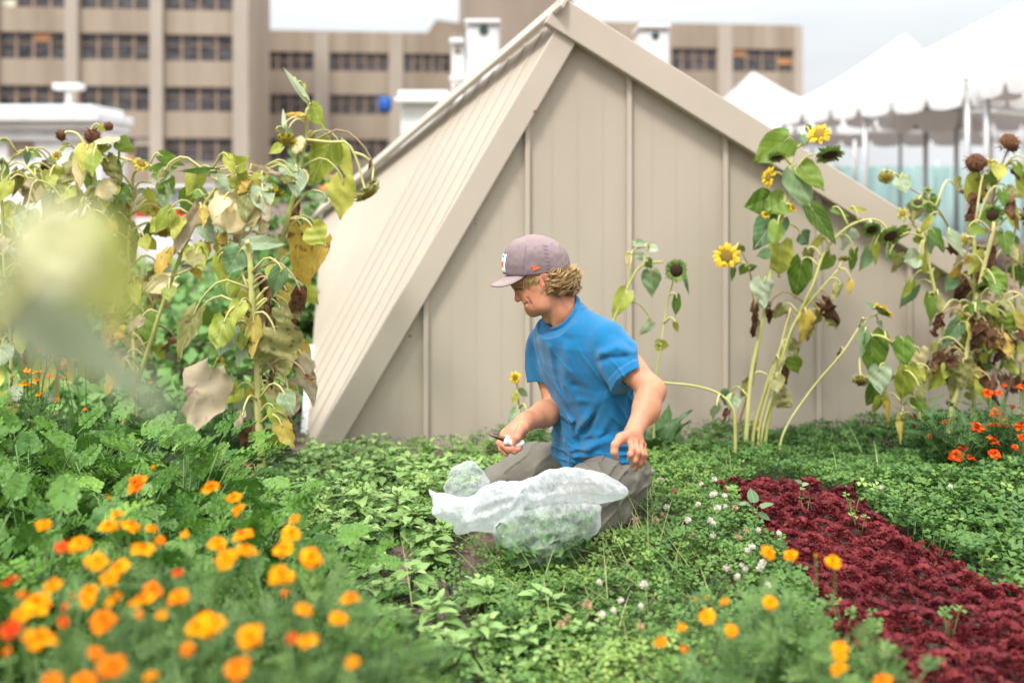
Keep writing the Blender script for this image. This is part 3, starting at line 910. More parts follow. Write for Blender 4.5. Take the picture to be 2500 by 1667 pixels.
def head(root, c, nrm, r, kind, rg, stalk=None):
    """sunflower head: disc, petals, bracts as sub-parts"""
    c = Vector(c); nrm = Vector(nrm).normalized()
    hb = MB()
    if kind == 'dry':
        dome(hb, c, nrm, r * .8, r * .7, 0, .4, .12, rg); dome(hb, c, -nrm, r * .8, r * .45, 0, .6, .1, rg)
        for k in range(70):
            d = Vector((rg.gauss(0, 1), rg.gauss(0, 1), rg.gauss(0, 1))).normalized()
            p = c + d * r * .62; q = p + (d + Vector((rg.uniform(-.4, .4), rg.uniform(-.4, .4), rg.uniform(-.5, .2)))) * r * rg.uniform(.25, .6)
            t = d.orthogonal().normalized() * r * .09
            hb.add([tuple(p - t), tuple(p + t), tuple(q)], [(0, 1, 2)], 0, rg.random())
        o = hb.build('flower_head', DRYH, root); o['label'] = 'dry brown seed head'
    elif kind == 'cream':
        for (n_, h_, s_) in ((nrm, r * .20, .05), (-nrm, r * .16, .05)):
            nv0 = len(hb.v); dome(hb, c, n_, r, h_, 0, .6, s_, rg, 9, 30)
            vv = hb.v[-1] - np.array(c); q = vv / r
            hb.v[-1] = np.array(c) + vv * (1 + .10 * vnoise(q * 2.2 + 5, 61) + .07 * vnoise(q * 5, 62))[:, None] + .07 * r * vnoise(q * 11, 63)[:, None] * np.array(n_)
            hb.t[-1] = np.clip(.5 + .5 * vnoise(q * 4, 64) + .3 * vnoise(q * 10, 65), 0, 1)
        o = hb.build('flower_head', CREAM, root); o['label'] = 'bleached cream seed head'
        bb = MB(); ring_petals(bb, c - nrm * r * .05, nrm, r * .8, r * 1.2, 15, r * .26, rg, .1, .6); bb.build('bracts', [PALEG], o)
    else:
        dm = {'open': DISCY, 'green': DISC, 'fade': DISCY, 'pale': DISCY}[kind]
        dome(hb, c, nrm, r * .48, r * .16, 0, rg.uniform(.2, .6), .06, rg)
        o = hb.build('flower_head', dm, root)
        bb = MB()
        dome(bb, c - nrm * r * .02, -nrm, r * .5, r * .32, 0, .5, .03, rg)
        nb = {'open': 16, 'green': 34, 'fade': 22, 'pale': 24}[kind]; rl = {'open': .78, 'green': .98, 'fade': .9, 'pale': .85}[kind]
        ring_petals(bb, c - nrm * r * .05, nrm, r * .42, r * rl, nb, r * .24, rg, .35 if kind == 'green' else -.1)
        ring_petals(bb, c - nrm * r * .12, nrm, r * .38, r * rl * .9, nb, r * .22, rg, -.15)
        bb.build('bracts', [BRACT], o)
        if kind in ('open', 'fade', 'pale'):
            pb = MB(); n = {'open': 17, 'fade': 15, 'pale': 20}[kind]
            ring_petals(pb, c, nrm, r * .40, r * (.98 if kind == 'open' else 1.0), n - 3, r * .30, rg, .0 if kind == 'open' else -.3, .55, cup=.25)
            if kind == 'open': ring_petals(pb, c + nrm * r * .03, nrm, r * .38, r * .82, 9, r * .26, rg, .55, .7, cup=.3)
            pb.build('petals', PETAL if kind != 'pale' else PETALP, o)
    if stalk:
        mb = MB(); pts = [Vector(p) for p in stalk]
        mb.tube(spline(pts, 12), np.linspace(.0065, .0045, 12), 7, 0, .7)
        s = mb.build('stalk', STEM, root)
    return o

SF = 'sunflower plants along the shed and in the left bed'
def sunflower(Y, mp, stems, leaves, heads, label, seed, fill=0, fillk='gy', yj=.06):
    """stems: [(points, radius in crop px, dry)], leaves: (base, tip, width, kind, stem point or None), heads: (c, normal, r, kind, stalk)"""
    rg = random.Random(seed)
    sc, ox, oy = mp
    def T(x, y, dy=0.0): return at(ox + x * sc, oy + y * sc, Y + dy)
    px = sc / F * Y
    b = T(*stems[0][0][0]); b.z = float(terr(Y))
    root = thing('sunflower_plant', b, label, 'sunflower', SF)
    paths = []
    for si, st in enumerate(stems):
        pts = [T(*p) for p in st[0]]
        if si == 0 or (len(st) > 3 and st[3]):
            g0 = pts[0].copy(); 
            if g0.z > .0: pts = [Vector((g0.x + (pts[0].x - pts[1].x) * .1, g0.y, -.14))] + pts
        for i in range(1, len(pts)): pts[i] = pts[i] + Vector((0, rg.uniform(-yj, yj) * .5, 0))
        sp = spline(pts, max(14, 7 * len(pts)))
        n = len(sp)
        mb = MB()
        rad = np.linspace(1.12, .62, n) * st[1] * px
        rad = rad * (1 + .07 * np.sin(np.arange(n) * 1.7 + seed) + .05 * (np.arange(n) % 6 == 0))
        mb.tube(sp, rad, 9, 0, rg.uniform(.3, .8))
        mb.build('stem', STEMD if st[2] else STEM, root)
        paths.append((sp, rad))
    def nearest(p):
        best = None
        for sp, rad in paths:
            for i, q in enumerate(sp):
                d = (Vector(q) - p).length
                if best is None or d < best[0]: best = (d, Vector(q))
        return best[1]
    for lf in leaves:
        (b_, t_, w_, k_) = lf[:4]
        base = T(*b_, rg.uniform(-yj, yj)); tip = T(*t_, rg.uniform(-yj, yj)); tip.y = base.y + rg.uniform(-.05, .06)
        if len(lf) > 4 and lf[4]:
            sp_ = nearest(T(*lf[4]))
        else:
            sp_ = nearest(base)
            if (sp_ - base).length > .28: sp_ = sp_.lerp(base, 1 - .28 / (sp_ - base).length)
        kw = lf[5] if len(lf) > 5 else {}
        add_leaf(root, base, tip, w_ * px, k_, rg, sp_, **kw)
    for h in heads:
        c = T(*h[0], -.03)
        stalk = [T(*p) for p in h[4]] if len(h) > 4 and h[4] else None
        if stalk:
            stalk[-1] = c - Vector(h[1]).normalized() * h[2] * px * .25
        else:
            s = nearest(c)
            stalk = [s, s.lerp(c, .6) + Vector((0, 0, .25 * (c - s).length)), c - Vector(h[1]).normalized() * h[2] * px * .25]
        head(root, c, h[1], h[2] * px, h[3], rg, stalk)
    for k in range(fill):
        sp, rad = paths[0] if rg.random() < .6 else rg.choice(paths)
        i = rg.randrange(len(sp) // 5, max(len(sp) // 5 + 1, int(len(sp) * (.72 if len(paths) > 1 or len(sp) > 30 else .8)))); s = Vector(sp[i])
        a = rg.uniform(0, 2 * math.pi); ln = rg.uniform(.05, .16)
        base = s + Vector((math.cos(a) * ln, math.sin(a) * ln * .8, rg.uniform(-.02, .05)))
        Lf = rg.uniform(.065, .145) * (1.12 if seed < 20 else 1)
        tip = base + Vector((math.cos(a) * Lf * .45, math.sin(a) * Lf * .4, -Lf * rg.uniform(.5, .95)))
        if tip.z < .12: continue
        add_leaf(root, base, tip, Lf * rg.uniform(.5, .85), rg.choice(fillk), rg, s)
    return root
mA = (.6122, 0, 160); mB = (.3189, 400, 150); mC = (.3189, 400, 620); mD = (.5358, 1700, 280); mE = (.5315, 1250, 0)
# left bed -------------------------------------------------------
sunflower(3.72, mC, [([(745, 1500), (722, 1250), (700, 800), (685, 480), (668, 200), (652, 0), (648, -100)], 29, 0)],
  [((365, 905), (235, 1370), 430, 'p', (690, 740), {'fold': .12, 'crumple': .38, 'droop': .05}), ((850, 590), (885, 985), 480, 'o', (690, 470), {'fold': .22, 'crumple': .3, 'droop': .05}), ((245, 430), (150, 795), 210, 'o', (655, 260)),
   ((945, 1000), (995, 1345), 240, 'p', (715, 660)), ((1060, 790), (1115, 1190), 190, 'p', (715, 640)), ((1040, 270), (985, 600), 170, 'n', (690, 150)),
   ((690, 1300), (560, 1515), 190, 'n', (745, 1050)), ((960, 1290), (850, 1430), 130, 'n'), ((640, -80), (900, -75), 130, 'l'),
   ((590, -30), (500, 150), 230, 'b', (640, 80)), ((420, 30), (385, 310), 170, 'y', (650, 330)), ((300, 420), (345, 615), 160, 'g', (655, 560)),
   ((560, 420), (500, 600), 190, 'w', (655, 380)), ((770, 190), (745, 720), 90, 'n'), ((820, 230), (790, 560), 80, 'n'), ((880, 400), (920, 560), 170, 'o'),
   ((600, 240), (660, 330), 70, 'c'), ((900, 120), (830, 330), 150, 'b'), ((760, 940), (760, 1050), 60, 'n'), ((840, 900), (830, 1030), 70, 'n'),
   ((520, 560), (600, 700), 130, 'w'), ((420, 790), (430, 880), 70, 'w'), ((820, 1010), (860, 1180), 120, 'c'), ((1090, 940), (1160, 960), 70, 'n'), ((930, 1080), (860, 1260), 120, 'p')],
  [], 'sunflower with the thickest pale green upright stem and big withered leaves hanging low', 11, 26, 'yylowypcyw')
sunflower(4.15, mB, [([(690, 2950), (720, 2350), (800, 1800), (900, 1430), (1000, 1050), (1012, 990)], 24, 0), ([(1010, 1000), (1000, 760), (985, 660)], 10, 0),
   ([(1010, 1000), (1060, 720), (1090, 570), (1098, 400), (1108, 335), (1050, 210), (990, 120)], 13, 0)],
  [((1280, 625), (1050, 950), 270, 'y', (1085, 580), {'fold': .05, 'crumple': .06}), ((1345, 630), (1440, 930), 130, 'y', (1280, 620)), ((1370, 905), (1340, 1225), 220, 'y', (1180, 850)),
   ((1130, 345), (1235, 515), 140, 'y'), ((1085, 280), (925, 45), 60, 'l', None, {'fold': .6}), ((1060, 180), (1030, 285), 70, 'y'), ((1060, 420), (915, 400), 60, 'w'),
   ((925, 490), (918, 362), 42, 'l'), ((905, 650), (785, 705), 95, 'y'), ((1100, 600), (1030, 690), 60, 'n'), ((1245, 1045), (1115, 1050), 90, 'l', (1000, 1190)),
   ((1015, 1090), (985, 1395), 105, 'n'), ((1050, 1260), (1000, 1570), 230, 'w'), ((1090, 1260), (1120, 1450), 110, 'y'), ((1220, 1350), (1140, 1640), 210, 'w', (985, 1200)),
   ((960, 510), (950, 570), 80, 'l'), ((1150, 560), (1080, 650), 60, 'n'), ((860, 520), (900, 545), 30, 'y'), ((1590, 760), (1560, 840), 40, 'n')],
  [((935, 608), (-.1, -.55, -.6), 85, 'fade'), ((1030, 640), (.3, .4, -.2), 70, 'cream'), ((1568, 1015), (.55, -.25, -.8), 135, 'pale', [(1090, 600), (1280, 620), (1400, 625), (1480, 760), (1530, 950), (1560, 1000)]),
   ((1600, 930), (.4, -.2, -.8), 50, 'pale', [(1460, 700), (1540, 730), (1600, 800), (1600, 900)])],
  'tallest left sunflower with nodding pale heads and yellow green leaves beside the shed', 12, 20, 'yylowyc')
sunflower(4.05, mB, [([(-330, 2900), (-160, 2300), (60, 1650), (230, 1230), (330, 1080), (440, 930), (520, 870)], 17, 0), ([(60, 1650), (330, 1530), (480, 1420), (580, 1410), (640, 1480)], 9, 0),
   ([(330, 1080), (620, 1110), (740, 930), (780, 800)], 8, 0), ([(440, 930), (330, 850), (560, 820), (700, 860)], 7, 0)],
  [((240, 1015), (105, 1170), 220, 'g', None, {'fold': .03, 'crumple': .04}), ((235, 1000), (345, 1010), 120, 'g'), ((290, 1070), (25, 1550), 150, 'p', (520, 1120)), ((550, 800), (470, 690), 120, 'y'),
   ((565, 810), (690, 735), 130, 'y'), ((390, 835), (125, 842), 55, 'g'), ((250, 850), (235, 980), 90, 'l'), ((680, 790), (960, 905), 90, 'p', None, {'crumple': .6}), ((1000, 920), (880, 880), 80, 'o'), ((990, 850), (840, 790), 120, 'l'),
   ((640, 1260), (470, 1420), 140, 'p'), ((490, 1280), (340, 1390), 170, 'w'), ((640, 1150), (770, 1195), 90, 'n'), ((740, 900), (660, 900), 100, 'y'), ((400, 900), (560, 1000), 130, 'l'),
   ((450, 1400), (480, 1600), 160, 'y'), ((300, 1250), (400, 1400), 130, 'l'), ((620, 1150), (500, 1230), 120, 'p')],
  [((560, 1085), (-.1, -.9, .35), 235, 'cream'), ((845, 1020), (.1, -.35, -.85), 95, 'fade'), ((430, 880), (-.3, -.5, -.7), 60, 'fade'), ((740, 1270), (.1, -.8, .2), 60, 'cream')],
  'left sunflower carrying the largest round bleached cream head', 13, 32, 'yywlpyocw')
sunflower(4.2, mA, [([(545, 1240), (520, 980), (505, 760), (520, 520), (540, 430), (600, 400)], 8, 0), ([(515, 520), (560, 465), (640, 480)], 5, 0), ([(460, 1180), (450, 1060), (500, 980), (570, 910)], 7, 0)],
  [((660, 600), (510, 718), 55, 'g'), ((640, 460), (690, 512), 90, 'g'), ((610, 430), (690, 405), 70, 'g'), ((640, 358), (720, 400), 55, 'g'), ((470, 555), (512, 800), 110, 'o'), ((505, 640), (500, 800), 90, 'b'),
   ((690, 860), (550, 880), 90, 'c'), ((570, 850), (622, 812), 40, 'n'), ((560, 850), (505, 890), 65, 'w'), ((460, 940), (405, 972), 80, 'c'), ((465, 940), (510, 970), 70, 'w'), ((480, 870), (470, 950), 100, 'o'),
   ((430, 690), (400, 800), 110, 'b'), ((660, 480), (640, 590), 90, 'l'), ((600, 930), (560, 1040), 40, 'n'), ((610, 960), (605, 1040), 30, 'n'), ((700, 1090), (640, 1140), 40, 'n')],
  [((562, 390), (.5, -.4, .5), 40, 'fade', [(380, 380), (450, 360), (520, 380), (555, 392)]), ((645, 662), (0, -.5, -.6), 55, 'pale')],
  'sunflower with rounded green leaves and hanging olive foliage left of the cream head', 14, 34, 'gyyolcywo')
sunflower(4.1, mA, [([(215, 1280), (240, 1080), (275, 850), (330, 560), (365, 460), (358, 300)], 9, 0), ([(335, 560), (280, 420), (220, 440), (165, 510), (140, 560)], 5, 0), ([(360, 450), (330, 380), (290, 320)], 4, 1), ([(345, 440), (380, 360), (440, 365), (520, 380)], 5, 0)],
  [((380, 330), (478, 322), 70, 'y'), ((478, 300), (532, 350), 75, 'g'), ((430, 370), (512, 440), 80, 'g'), ((470, 490), (530, 540), 70, 'g'), ((300, 395), (250, 475), 90, 'o'), ((320, 370), (360, 350), 60, 'y'),
   ((395, 240), (425, 262), 30, 'y'), ((260, 315), (290, 345), 35, 'g'), ((110, 412), (168, 425), 26, 'y'), ((130, 345), (190, 370), 25, 'g'), ((95, 490), (78, 560), 50, 'n'), ((125, 470), (132, 560), 36, 'n'), ((330, 420), (290, 470), 60, 'c'),
   ((300, 500), (260, 600), 110, 'y'), ((390, 560), (420, 680), 110, 'l'), ((210, 520), (190, 620), 100, 'l'), ((400, 640), (380, 800), 140, 'o'), ((300, 640), (330, 800), 120, 'y')],
  [((368, 281), (.1, -.8, .4), 36, 'dry'), ((433, 243), (.3, -.5, .2), 22, 'dry', [(358, 320), (390, 260), (420, 258), (430, 245)]), ((245, 278), (-.3, -.5, -.2), 27, 'dry', [(345, 330), (310, 275), (270, 265), (250, 275)]),
   ((225, 357), (-.2, -.7, .2), 26, 'fade'), ((180, 400), (-.2, -.5, -.3), 24, 'dry'), ((425, 300), (0, -.3, .9), 48, 'cream'), ((430, 495), (.2, -.5, .3), 48, 'cream')],
  'left sunflower with three brown seed balls and a cream cap against the pavilion', 15, 34, 'yyoylgcyw')
sunflower(4.0, mA, [([(46, 1310), (44, 1100), (20, 800), (10, 600), (12, 440)], 7, 0), ([(12, 600), (10, 480), (60, 450), (130, 450), (210, 480), (265, 560)], 5, 0), ([(5, 440), (40, 370), (90, 340), (130, 350)], 4, 0)],
  [((75, 420), (62, 530), 65, 'o'), ((20, 400), (40, 470), 50, 'g'), ((40, 1030), (75, 1175), 95, 'o'), ((90, 1045), (112, 1155), 75, 'y'), ((12, 1030), (20, 1130), 60, 'o'), ((85, 1130), (110, 1200), 50, 'n'), ((0, 300), (55, 300), 25, 'g'),
   ((110, 345), (120, 400), 30, 'b'), ((60, 560), (40, 660), 120, 'y'), ((110, 580), (130, 680), 110, 'l'), ((20, 640), (10, 760), 110, 'g'), ((60, 760), (60, 900), 120, 'y'), ((100, 820), (110, 960), 120, 'o')],
  [((5, 385), (-.2, -.6, .2), 20, 'green'), ((75, 440), (0, -.5, -.5), 28, 'pale')],
  'sunflower at the left frame edge with long arching pale stalks', 16, 34, 'yyolyp')
# right, along the shed -----------------------------------------
sunflower(4.5, mD, [([(225, 1420), (255, 1180), (300, 960), (350, 650), (390, 450), (445, 190), (480, 140), (540, 110)], 9.5, 0), ([(450, 250), (500, 190), (560, 180)], 5, 0)],
  [((415, 112), (278, 218), 150, 'g', None, {'fold': .1}), ((450, 255), (525, 440), 160, 'b'), ((475, 235), (580, 340), 120, 'g'), ((330, 385), (238, 425), 130, 'g'), ((395, 395), (320, 440), 130, 'g'), ((370, 470), (262, 612), 150, 'b'),
   ((380, 590), (392, 745), 160, 'y'), ((520, 420), (605, 585), 90, 'g'), ((310, 755), (312, 885), 125, 'l'), ((340, 630), (258, 640), 55, 'b'), ((265, 870), (258, 1025), 45, 'n'), ((340, 890), (348, 970), 42, 'n'), ((480, 95), (475, 140), 40, 'b'),
   ((500, 60), (540, 80), 40, 'g')],
  [((560, 88), (-.45, -.6, .45), 60, 'open'), ((608, 185), (.1, -.45, -.8), 72, 'green'), ((330, 285), (-.8, -.25, .2), 56, 'open'), ((440, 425), (.6, -.5, .3), 30, 'open'), ((365, 195), (0, -.3, -.7), 48, 'green'), ((315, 455), (0, -.5, .2), 22, 'open')],
  'tall sunflower before the shed wall with an open yellow head at its top', 21, 3, 'gb')
sunflower(4.55, mD, [([(195, 1440), (250, 1200), (275, 1000), (265, 830), (240, 720), (200, 625), (160, 630)], 5, 1)],
  [((200, 600), (232, 650), 45, 'g'), ((225, 690), (205, 740), 45, 'g'), ((240, 700), (290, 690), 35, 'g'), ((170, 700), (160, 760), 28, 'g'), ((262, 880), (285, 960), 36, 'n'), ((265, 950), (250, 1020), 40, 'n')],
  [((138, 645), (-.25, -.9, .2), 66, 'open')], 'slender sunflower with one wide open yellow flower facing out, leftmost by the shed', 22)
sunflower(4.5, mD, [([(270, 1440), (360, 1150), (440, 980), (520, 780), (590, 620), (700, 505), (820, 480), (880, 540)], 8, 0), ([(320, 1440), (400, 1060), (480, 900), (640, 700)], 8, 0, 1), ([(290, 1440), (350, 1180), (430, 880)], 6, 0, 1), ([(300, 1440), (370, 1180), (450, 960)], 6, 0, 1)],
  [((480, 665), (468, 858), 115, 'g'), ((510, 612), (525, 690), 60, 'o'), ((690, 530), (678, 625), 105, 'l'), ((720, 620), (742, 728), 65, 'g'), ((792, 610), (765, 718), 70, 'b'), ((815, 590), (826, 690), 42, 'y'), ((610, 640), (600, 725), 75, 'g'),
   ((655, 770), (588, 835), 60, 'o'), ((705, 755), (678, 830), 42, 'w'), ((500, 900), (468, 1040), 85, 'w'), ((575, 870), (590, 910), 45, 'w'), ((520, 960), (510, 1040), 50, 'o'), ((420, 900), (405, 960), 30, 'n'), ((400, 1030), (400, 1090), 30, 'c'),
   ((620, 430), (690, 462), 35, 'g'), ((705, 425), (800, 440), 25, 'y'), ((870, 600), (880, 670), 25, 'b'), ((600, 830), (600, 880), 25, 'n'), ((560, 900), (530, 980), 50, 'o'), ((270, 1400), (300, 1450), 40, 'w'), ((350, 1130), (380, 1150), 30, 'n'), ((570, 560), (520, 640), 40, 'y')],
  [((800, 525), (0, -.6, -.6), 50, 'green'), ((885, 555), (.1, -.6, -.5), 62, 'green'), ((675, 660), (0, -.4, -.8), 34, 'pale')],
  'clump of pale leaning sunflower stalks arching right with nodding green heads', 23, 12, 'yogn')
sunflower(4.4, mD, [([(395, 1470), (520, 1270), (660, 1080), (770, 950), (830, 900)], 5, 0)],
  [((770, 945), (712, 930), 34, 'b'), ((655, 1075), (655, 1125), 26, 'n'), ((830, 940), (850, 970), 26, 'b'), ((810, 880), (780, 850), 24, 'b')],
  [((850, 890), (.45, .1, .6), 60, 'open')], 'thin diagonal sunflower stalk with one yellow flower seen from behind', 24)
sunflower(4.3, mD, [([(1045, 1490), (1005, 1290), (930, 1100), (865, 1022), (810, 1012), (760, 1070)], 9, 0), ([(1000, 1340), (960, 1320), (930, 1370)], 4, 0), ([(960, 1200), (900, 1190), (860, 1260)], 4, 0)],
  [((795, 1000), (800, 1210), 150, 'g'), ((835, 1150), (818, 1265), 105, 'l'), ((940, 1025), (910, 1140), 100, 'g'), ((955, 1150), (938, 1315), 120, 'y'), ((1015, 1070), (1012, 1195), 95, 'c'), ((862, 1280), (885, 1425), 40, 'w', (860, 1260)), ((930, 1365), (918, 1490), 45, 'w', (930, 1370)),
   ((985, 1375), (985, 1440), 40, 'n'), ((770, 980), (740, 1100), 60, 'b'), ((1060, 1160), (1045, 1250), 50, 'o')],
  [((750, 1215), (-.2, -.6, -.5), 46, 'pale', [(765, 1070), (745, 1120), (745, 1180)])], 'sunflower bent right over, its head hanging near the clover', 25, 8, 'gyo')
rightF = [((1060, 380), (1135, 465), 105, 'g'), ((1170, 320), (1255, 330), 90, 'o'), ((1330, 270), (1412, 330), 70, 'g'), ((1390, 345), (1365, 425), 62, 'g'), ((1415, 340), (1475, 385), 72, 'o')]
sunflower(4.5, mD, [([(1155, 1420), (1200, 1200), (1240, 1000), (1300, 750), (1340, 520), (1345, 470)], 12, 0), ([(1240, 1000), (1300, 900), (1480, 820)], 6, 0), ([(1280, 1080), (1380, 1020), (1480, 990)], 6, 0)],
  [((1120, 920), (1080, 1005), 100, 'n'), ((1200, 950), (1150, 1075), 75, 'b'), ((1260, 970), (1260, 1095), 75, 'n'), ((1215, 1125), (1200, 1245), 120, 'o'), ((1340, 720), (1372, 795), 95, 'g'), ((1375, 865), (1392, 955), 62, 'b'), ((1440, 1030), (1385, 1135), 95, 'n'),
   ((1240, 515), (1322, 535), 65, 'g'), ((1310, 640), (1270, 730), 90, 'y'), ((1400, 540), (1420, 640), 80, 'g'), ((1260, 860), (1310, 900), 70, 'g'), ((1450, 900), (1470, 990), 70, 'w')],
  [((1350, 458), (-.05, -.85, -.3), 56, 'green'), ((1305, 790), (0, -.6, -.6), 40, 'green')], 'right sunflower with a dark seeded green head facing out above tangled leaves', 26, 36, 'gyoynonw')
sunflower(4.6, mD, [([(1270, 1340), (1278, 1100), (1285, 900), (1260, 640), (1250, 550)], 13, 0), ([(1165, 1270), (1120, 980), (1060, 640), (1030, 560), (1000, 500)], 9, 0, 1), ([(1160, 530), (1080, 420), (970, 325)], 5, 1)],
  [((1012, 650), (920, 665), 95, 'l'), ((1000, 555), (1060, 585), 55, 'g'), ((1150, 540), (1170, 640), 70, 'l'), ((880, 635), (945, 650), 50, 'g'), ((930, 290), (930, 360), 85, 'l'), ((950, 430), (985, 500), 55, 'g'), ((960, 520), (920, 580), 50, 'g'),
   ((1080, 530), (1090, 620), 70, 'g'), ((980, 760), (950, 840), 50, 'y'), ((1000, 780), (970, 900), 70, 'b'), ((1060, 820), (1050, 950), 80, 'g'), ((1180, 700), (1230, 760), 80, 'w'), ((1030, 640), (1060, 730), 70, 'y'), ((1150, 600), (1180, 640), 60, 'n')] + rightF,
  [((865, 285), (-.2, -.7, -.3), 42, 'pale'), ((1010, 400), (-.2, -.4, .4), 40, 'green'), ((940, 450), (-.3, -.6, .2), 34, 'pale'), ((1055, 345), (0, -.4, .5), 26, 'green'), ((1225, 570), (.1, -.7, .1), 36, 'pale')],
  'leafy sunflower with thick pale twin stems right of the shed slope', 27, 44, 'gyyoonbnop')
sunflower(4.65, mD, [([(1390, 1330), (1420, 1150), (1330, 960), (1340, 700), (1355, 480), (1330, 410), (1300, 330), (1278, 260)], 7, 1), ([(1345, 620), (1360, 400), (1375, 250), (1410, 160)], 6, 1), ([(1480, 1260), (1430, 700), (1460, 560)], 7, 0, 1)],
  [((1310, 350), (1300, 420), 50, 'y'), ((1290, 600), (1310, 700), 60, 'n'), ((1460, 690), (1490, 800), 90, 'g'), ((1440, 560), (1430, 650), 70, 'g'), ((1480, 470), (1400, 440), 45, 'b'), ((1390, 1030), (1370, 1140), 70, 'n')],
  [((1275, 222), (-.3, -.7, .2), 54, 'dry'), ((1425, 132), (.4, -.5, .5), 56, 'dry'), ((1335, 215), (0, -.4, .4), 30, 'fade')], 'tallest right sunflower topped by two dark dried seed heads against the tent', 28, 44, 'goonyyopn')
# middle ----------------------------------------------------------
sunflower(4.45, mE, [([(425, 1790), (450, 1520), (540, 1300), (600, 1220), (690, 1200)], 8, 0), ([(540, 1300), (545, 1200), (560, 1150), (620, 1130)], 5, 0)],
  [((640, 1250), (655, 1375), 95, 'b'), ((530, 1340), (450, 1440), 90, 'y'), ((620, 1200), (650, 1230), 50, 'g'), ((560, 1120), (640, 1115), 40, 'l'), ((630, 1140), (690, 1150), 45, 'l'), ((530, 1160), (530, 1230), 30, 'c'), ((600, 1180), (560, 1170), 40, 'l'), ((640, 1480), (580, 1540), 50, 'l')],
  [], 'low sunflower stalk with pale leaves directly behind the kneeling man', 31)
sunflower(4.35, mE, [([(650, 1850), (660, 1720), (685, 1567), (715, 1410), (742, 1285), (752, 1262)], 5, 0)],
  [((755, 1360), (745, 1452), 52, 'g'), ((790, 1260), (805, 1350), 22, 'b'), ((750, 1480), (765, 1540), 30, 'y'), ((660, 1580), (740, 1600), 60, 'y')],
  [((755, 1242), (.05, -.85, -.1), 60, 'green')], 'single upright sunflower stalk with one green ringed dark head by the shed', 32)
sunflower(4.4, (1, 0, 0), [([(1272, 1030), (1266, 980), (1262, 935)], 2.5, 1)], [((1270, 950), (1290, 975), 20, 'l'), ((1262, 960), (1250, 990), 20, 'y'), ((1285, 1000), (1310, 1010), 20, 'l'), ((1262, 1000), (1240, 1030), 25, 'l')],
  [((1258, 922), (-.1, -.9, .2), 17, 'open')], 'small yellow sunflower low against the shed left of the kneeling man', 33)
sunflower(4.2, (1, 0, 0), [([(1795, 1060), (1790, 1000), (1760, 965), (1700, 945), (1620, 936)], 4, 0)], [((1790, 965), (1800, 1010), 40, 'l'), ((1750, 990), (1745, 1030), 30, 'l'), ((1780, 1000), (1765, 1030), 20, 'n')],
  [], 'fallen pale sunflower stalk arching low over the clover right of the man', 34)
# ---------------------------------------------------------------- ground cover, beds and small plants
def c3(x, y): return (x * .5319, 833 + y * .5319)
def c4(x, y): return (1250 + x * .5319, 833 + y * .5319)
LETT = [c4(*p) for p in [(975, 650), (1180, 605), (1340, 622), (1560, 700), (1770, 840), (1990, 960), (2200, 1085), (2360, 1150), (2900, 1400), (2900, 1900), (1850, 1900), (1640, 1560), (1430, 1290), (1290, 1020), (1130, 880), (1040, 760)]]
SOILP = [[c3(*p) for p in q] for q in (
    [(1700, 570), (1800, 600), (1850, 740), (1870, 880), (1840, 960), (1750, 930), (1790, 820), (1730, 700)],
    [(1400, 980), (1540, 950), (1560, 1080), (1500, 1160), (1540, 1230), (1700, 1180), (1900, 1180), (2080, 1230), (2220, 1180), (2260, 1260), (2050, 1290), (1830, 1330), (1500, 1290), (1380, 1120)],
    [(1900, 1480), (2050, 1460), (2260, 1560), (2100, 1640), (1850, 1600)], [(1930, 950), (2010, 1000), (1900, 1090), (1820, 1050)], [(1680, 1420), (1780, 1440), (1750, 1510), (1660, 1480)])]
BASIL = [c3(*p) for p in [(1290, 420), (1560, 360), (1800, 380), (2300, 400), (2330, 900), (2320, 1060), (2460, 1200), (2650, 1330), (2600, 1650), (1680, 1650), (1500, 1300), (1330, 1120), (1240, 900), (1160, 700)]]
FRONTL = [c3(*p) for p in [(-400, 700), (300, 760), (900, 760), (1250, 1040), (1480, 1230), (1640, 1700), (-400, 1700)]]
LEFTB = [c3(*p) for p in [(-600, 220), (560, 220), (1080, 380), (1050, 560), (560, 640), (560, 900), (-600, 900)]]
def soilmask(x, y):
    m = np.zeros(np.shape(x), bool)
    for q in SOILP: m |= inpoly(x, y, q)
    return m

def clover_tpl():
    vs, fs, uv = [], [], []
    for k in range(3):
        a = k * 2 * math.pi / 3
        c, s = math.cos(a), math.sin(a)
        pts = [(0, .06, 0), (.36, .55, .10), (.40, .92, .05), (0, .86, -.04), (-.40, .92, .05), (-.36, .55, .10), (0, .52, -.02)]
        b = len(vs)
        for (x, y, z) in pts:
            vs.append((x * c - y * s, x * s + y * c, z + .10 * y)); uv.append((x + .5, y))
        fs += [(b, b+1, b+6, b+5), (b+1, b+2, b+3, b+6), (b+5, b+6, b+3, b+4)]
    b = len(vs)
    vs += [(-.035, 0, .02), (.035, 0, .02), (.05, .2, -2.2), (-.02, .2, -2.2)]; uv += [(0, 0)] * 4
    fs2 = [(b, b+1, b+2, b+3)]
    return np.array(vs), [(np.array(fs), 0), (np.array(fs2), 1)], np.array(uv)
def lettuce_tpl(seed):
    r = np.random.default_rng(seed)
    nc = 11
    vs, uv = [], []
    for j, (rad, amp) in enumerate(((.12, 0), (.75, .10), (1.1, .24))):
        for i in range(nc):
            a = math.radians(-62 + 124 * i / (nc - 1))
            rr = rad * (1 + (r.uniform(-.10, .10) if j > 1 else 0))
            vs.append((math.sin(a) * rr * .9, math.cos(a) * rr, amp * (1 if i % 2 else -1) * r.uniform(.5, 1.3) - .25 * rr * rr)); uv.append((i / nc, j / 3))
    fs = [(j*nc+i, j*nc+i+1, (j+1)*nc+i+1, (j+1)*nc+i) for j in range(2) for i in range(nc - 1)]
    return np.array(vs), [(np.array(fs), 0)], np.array(uv)
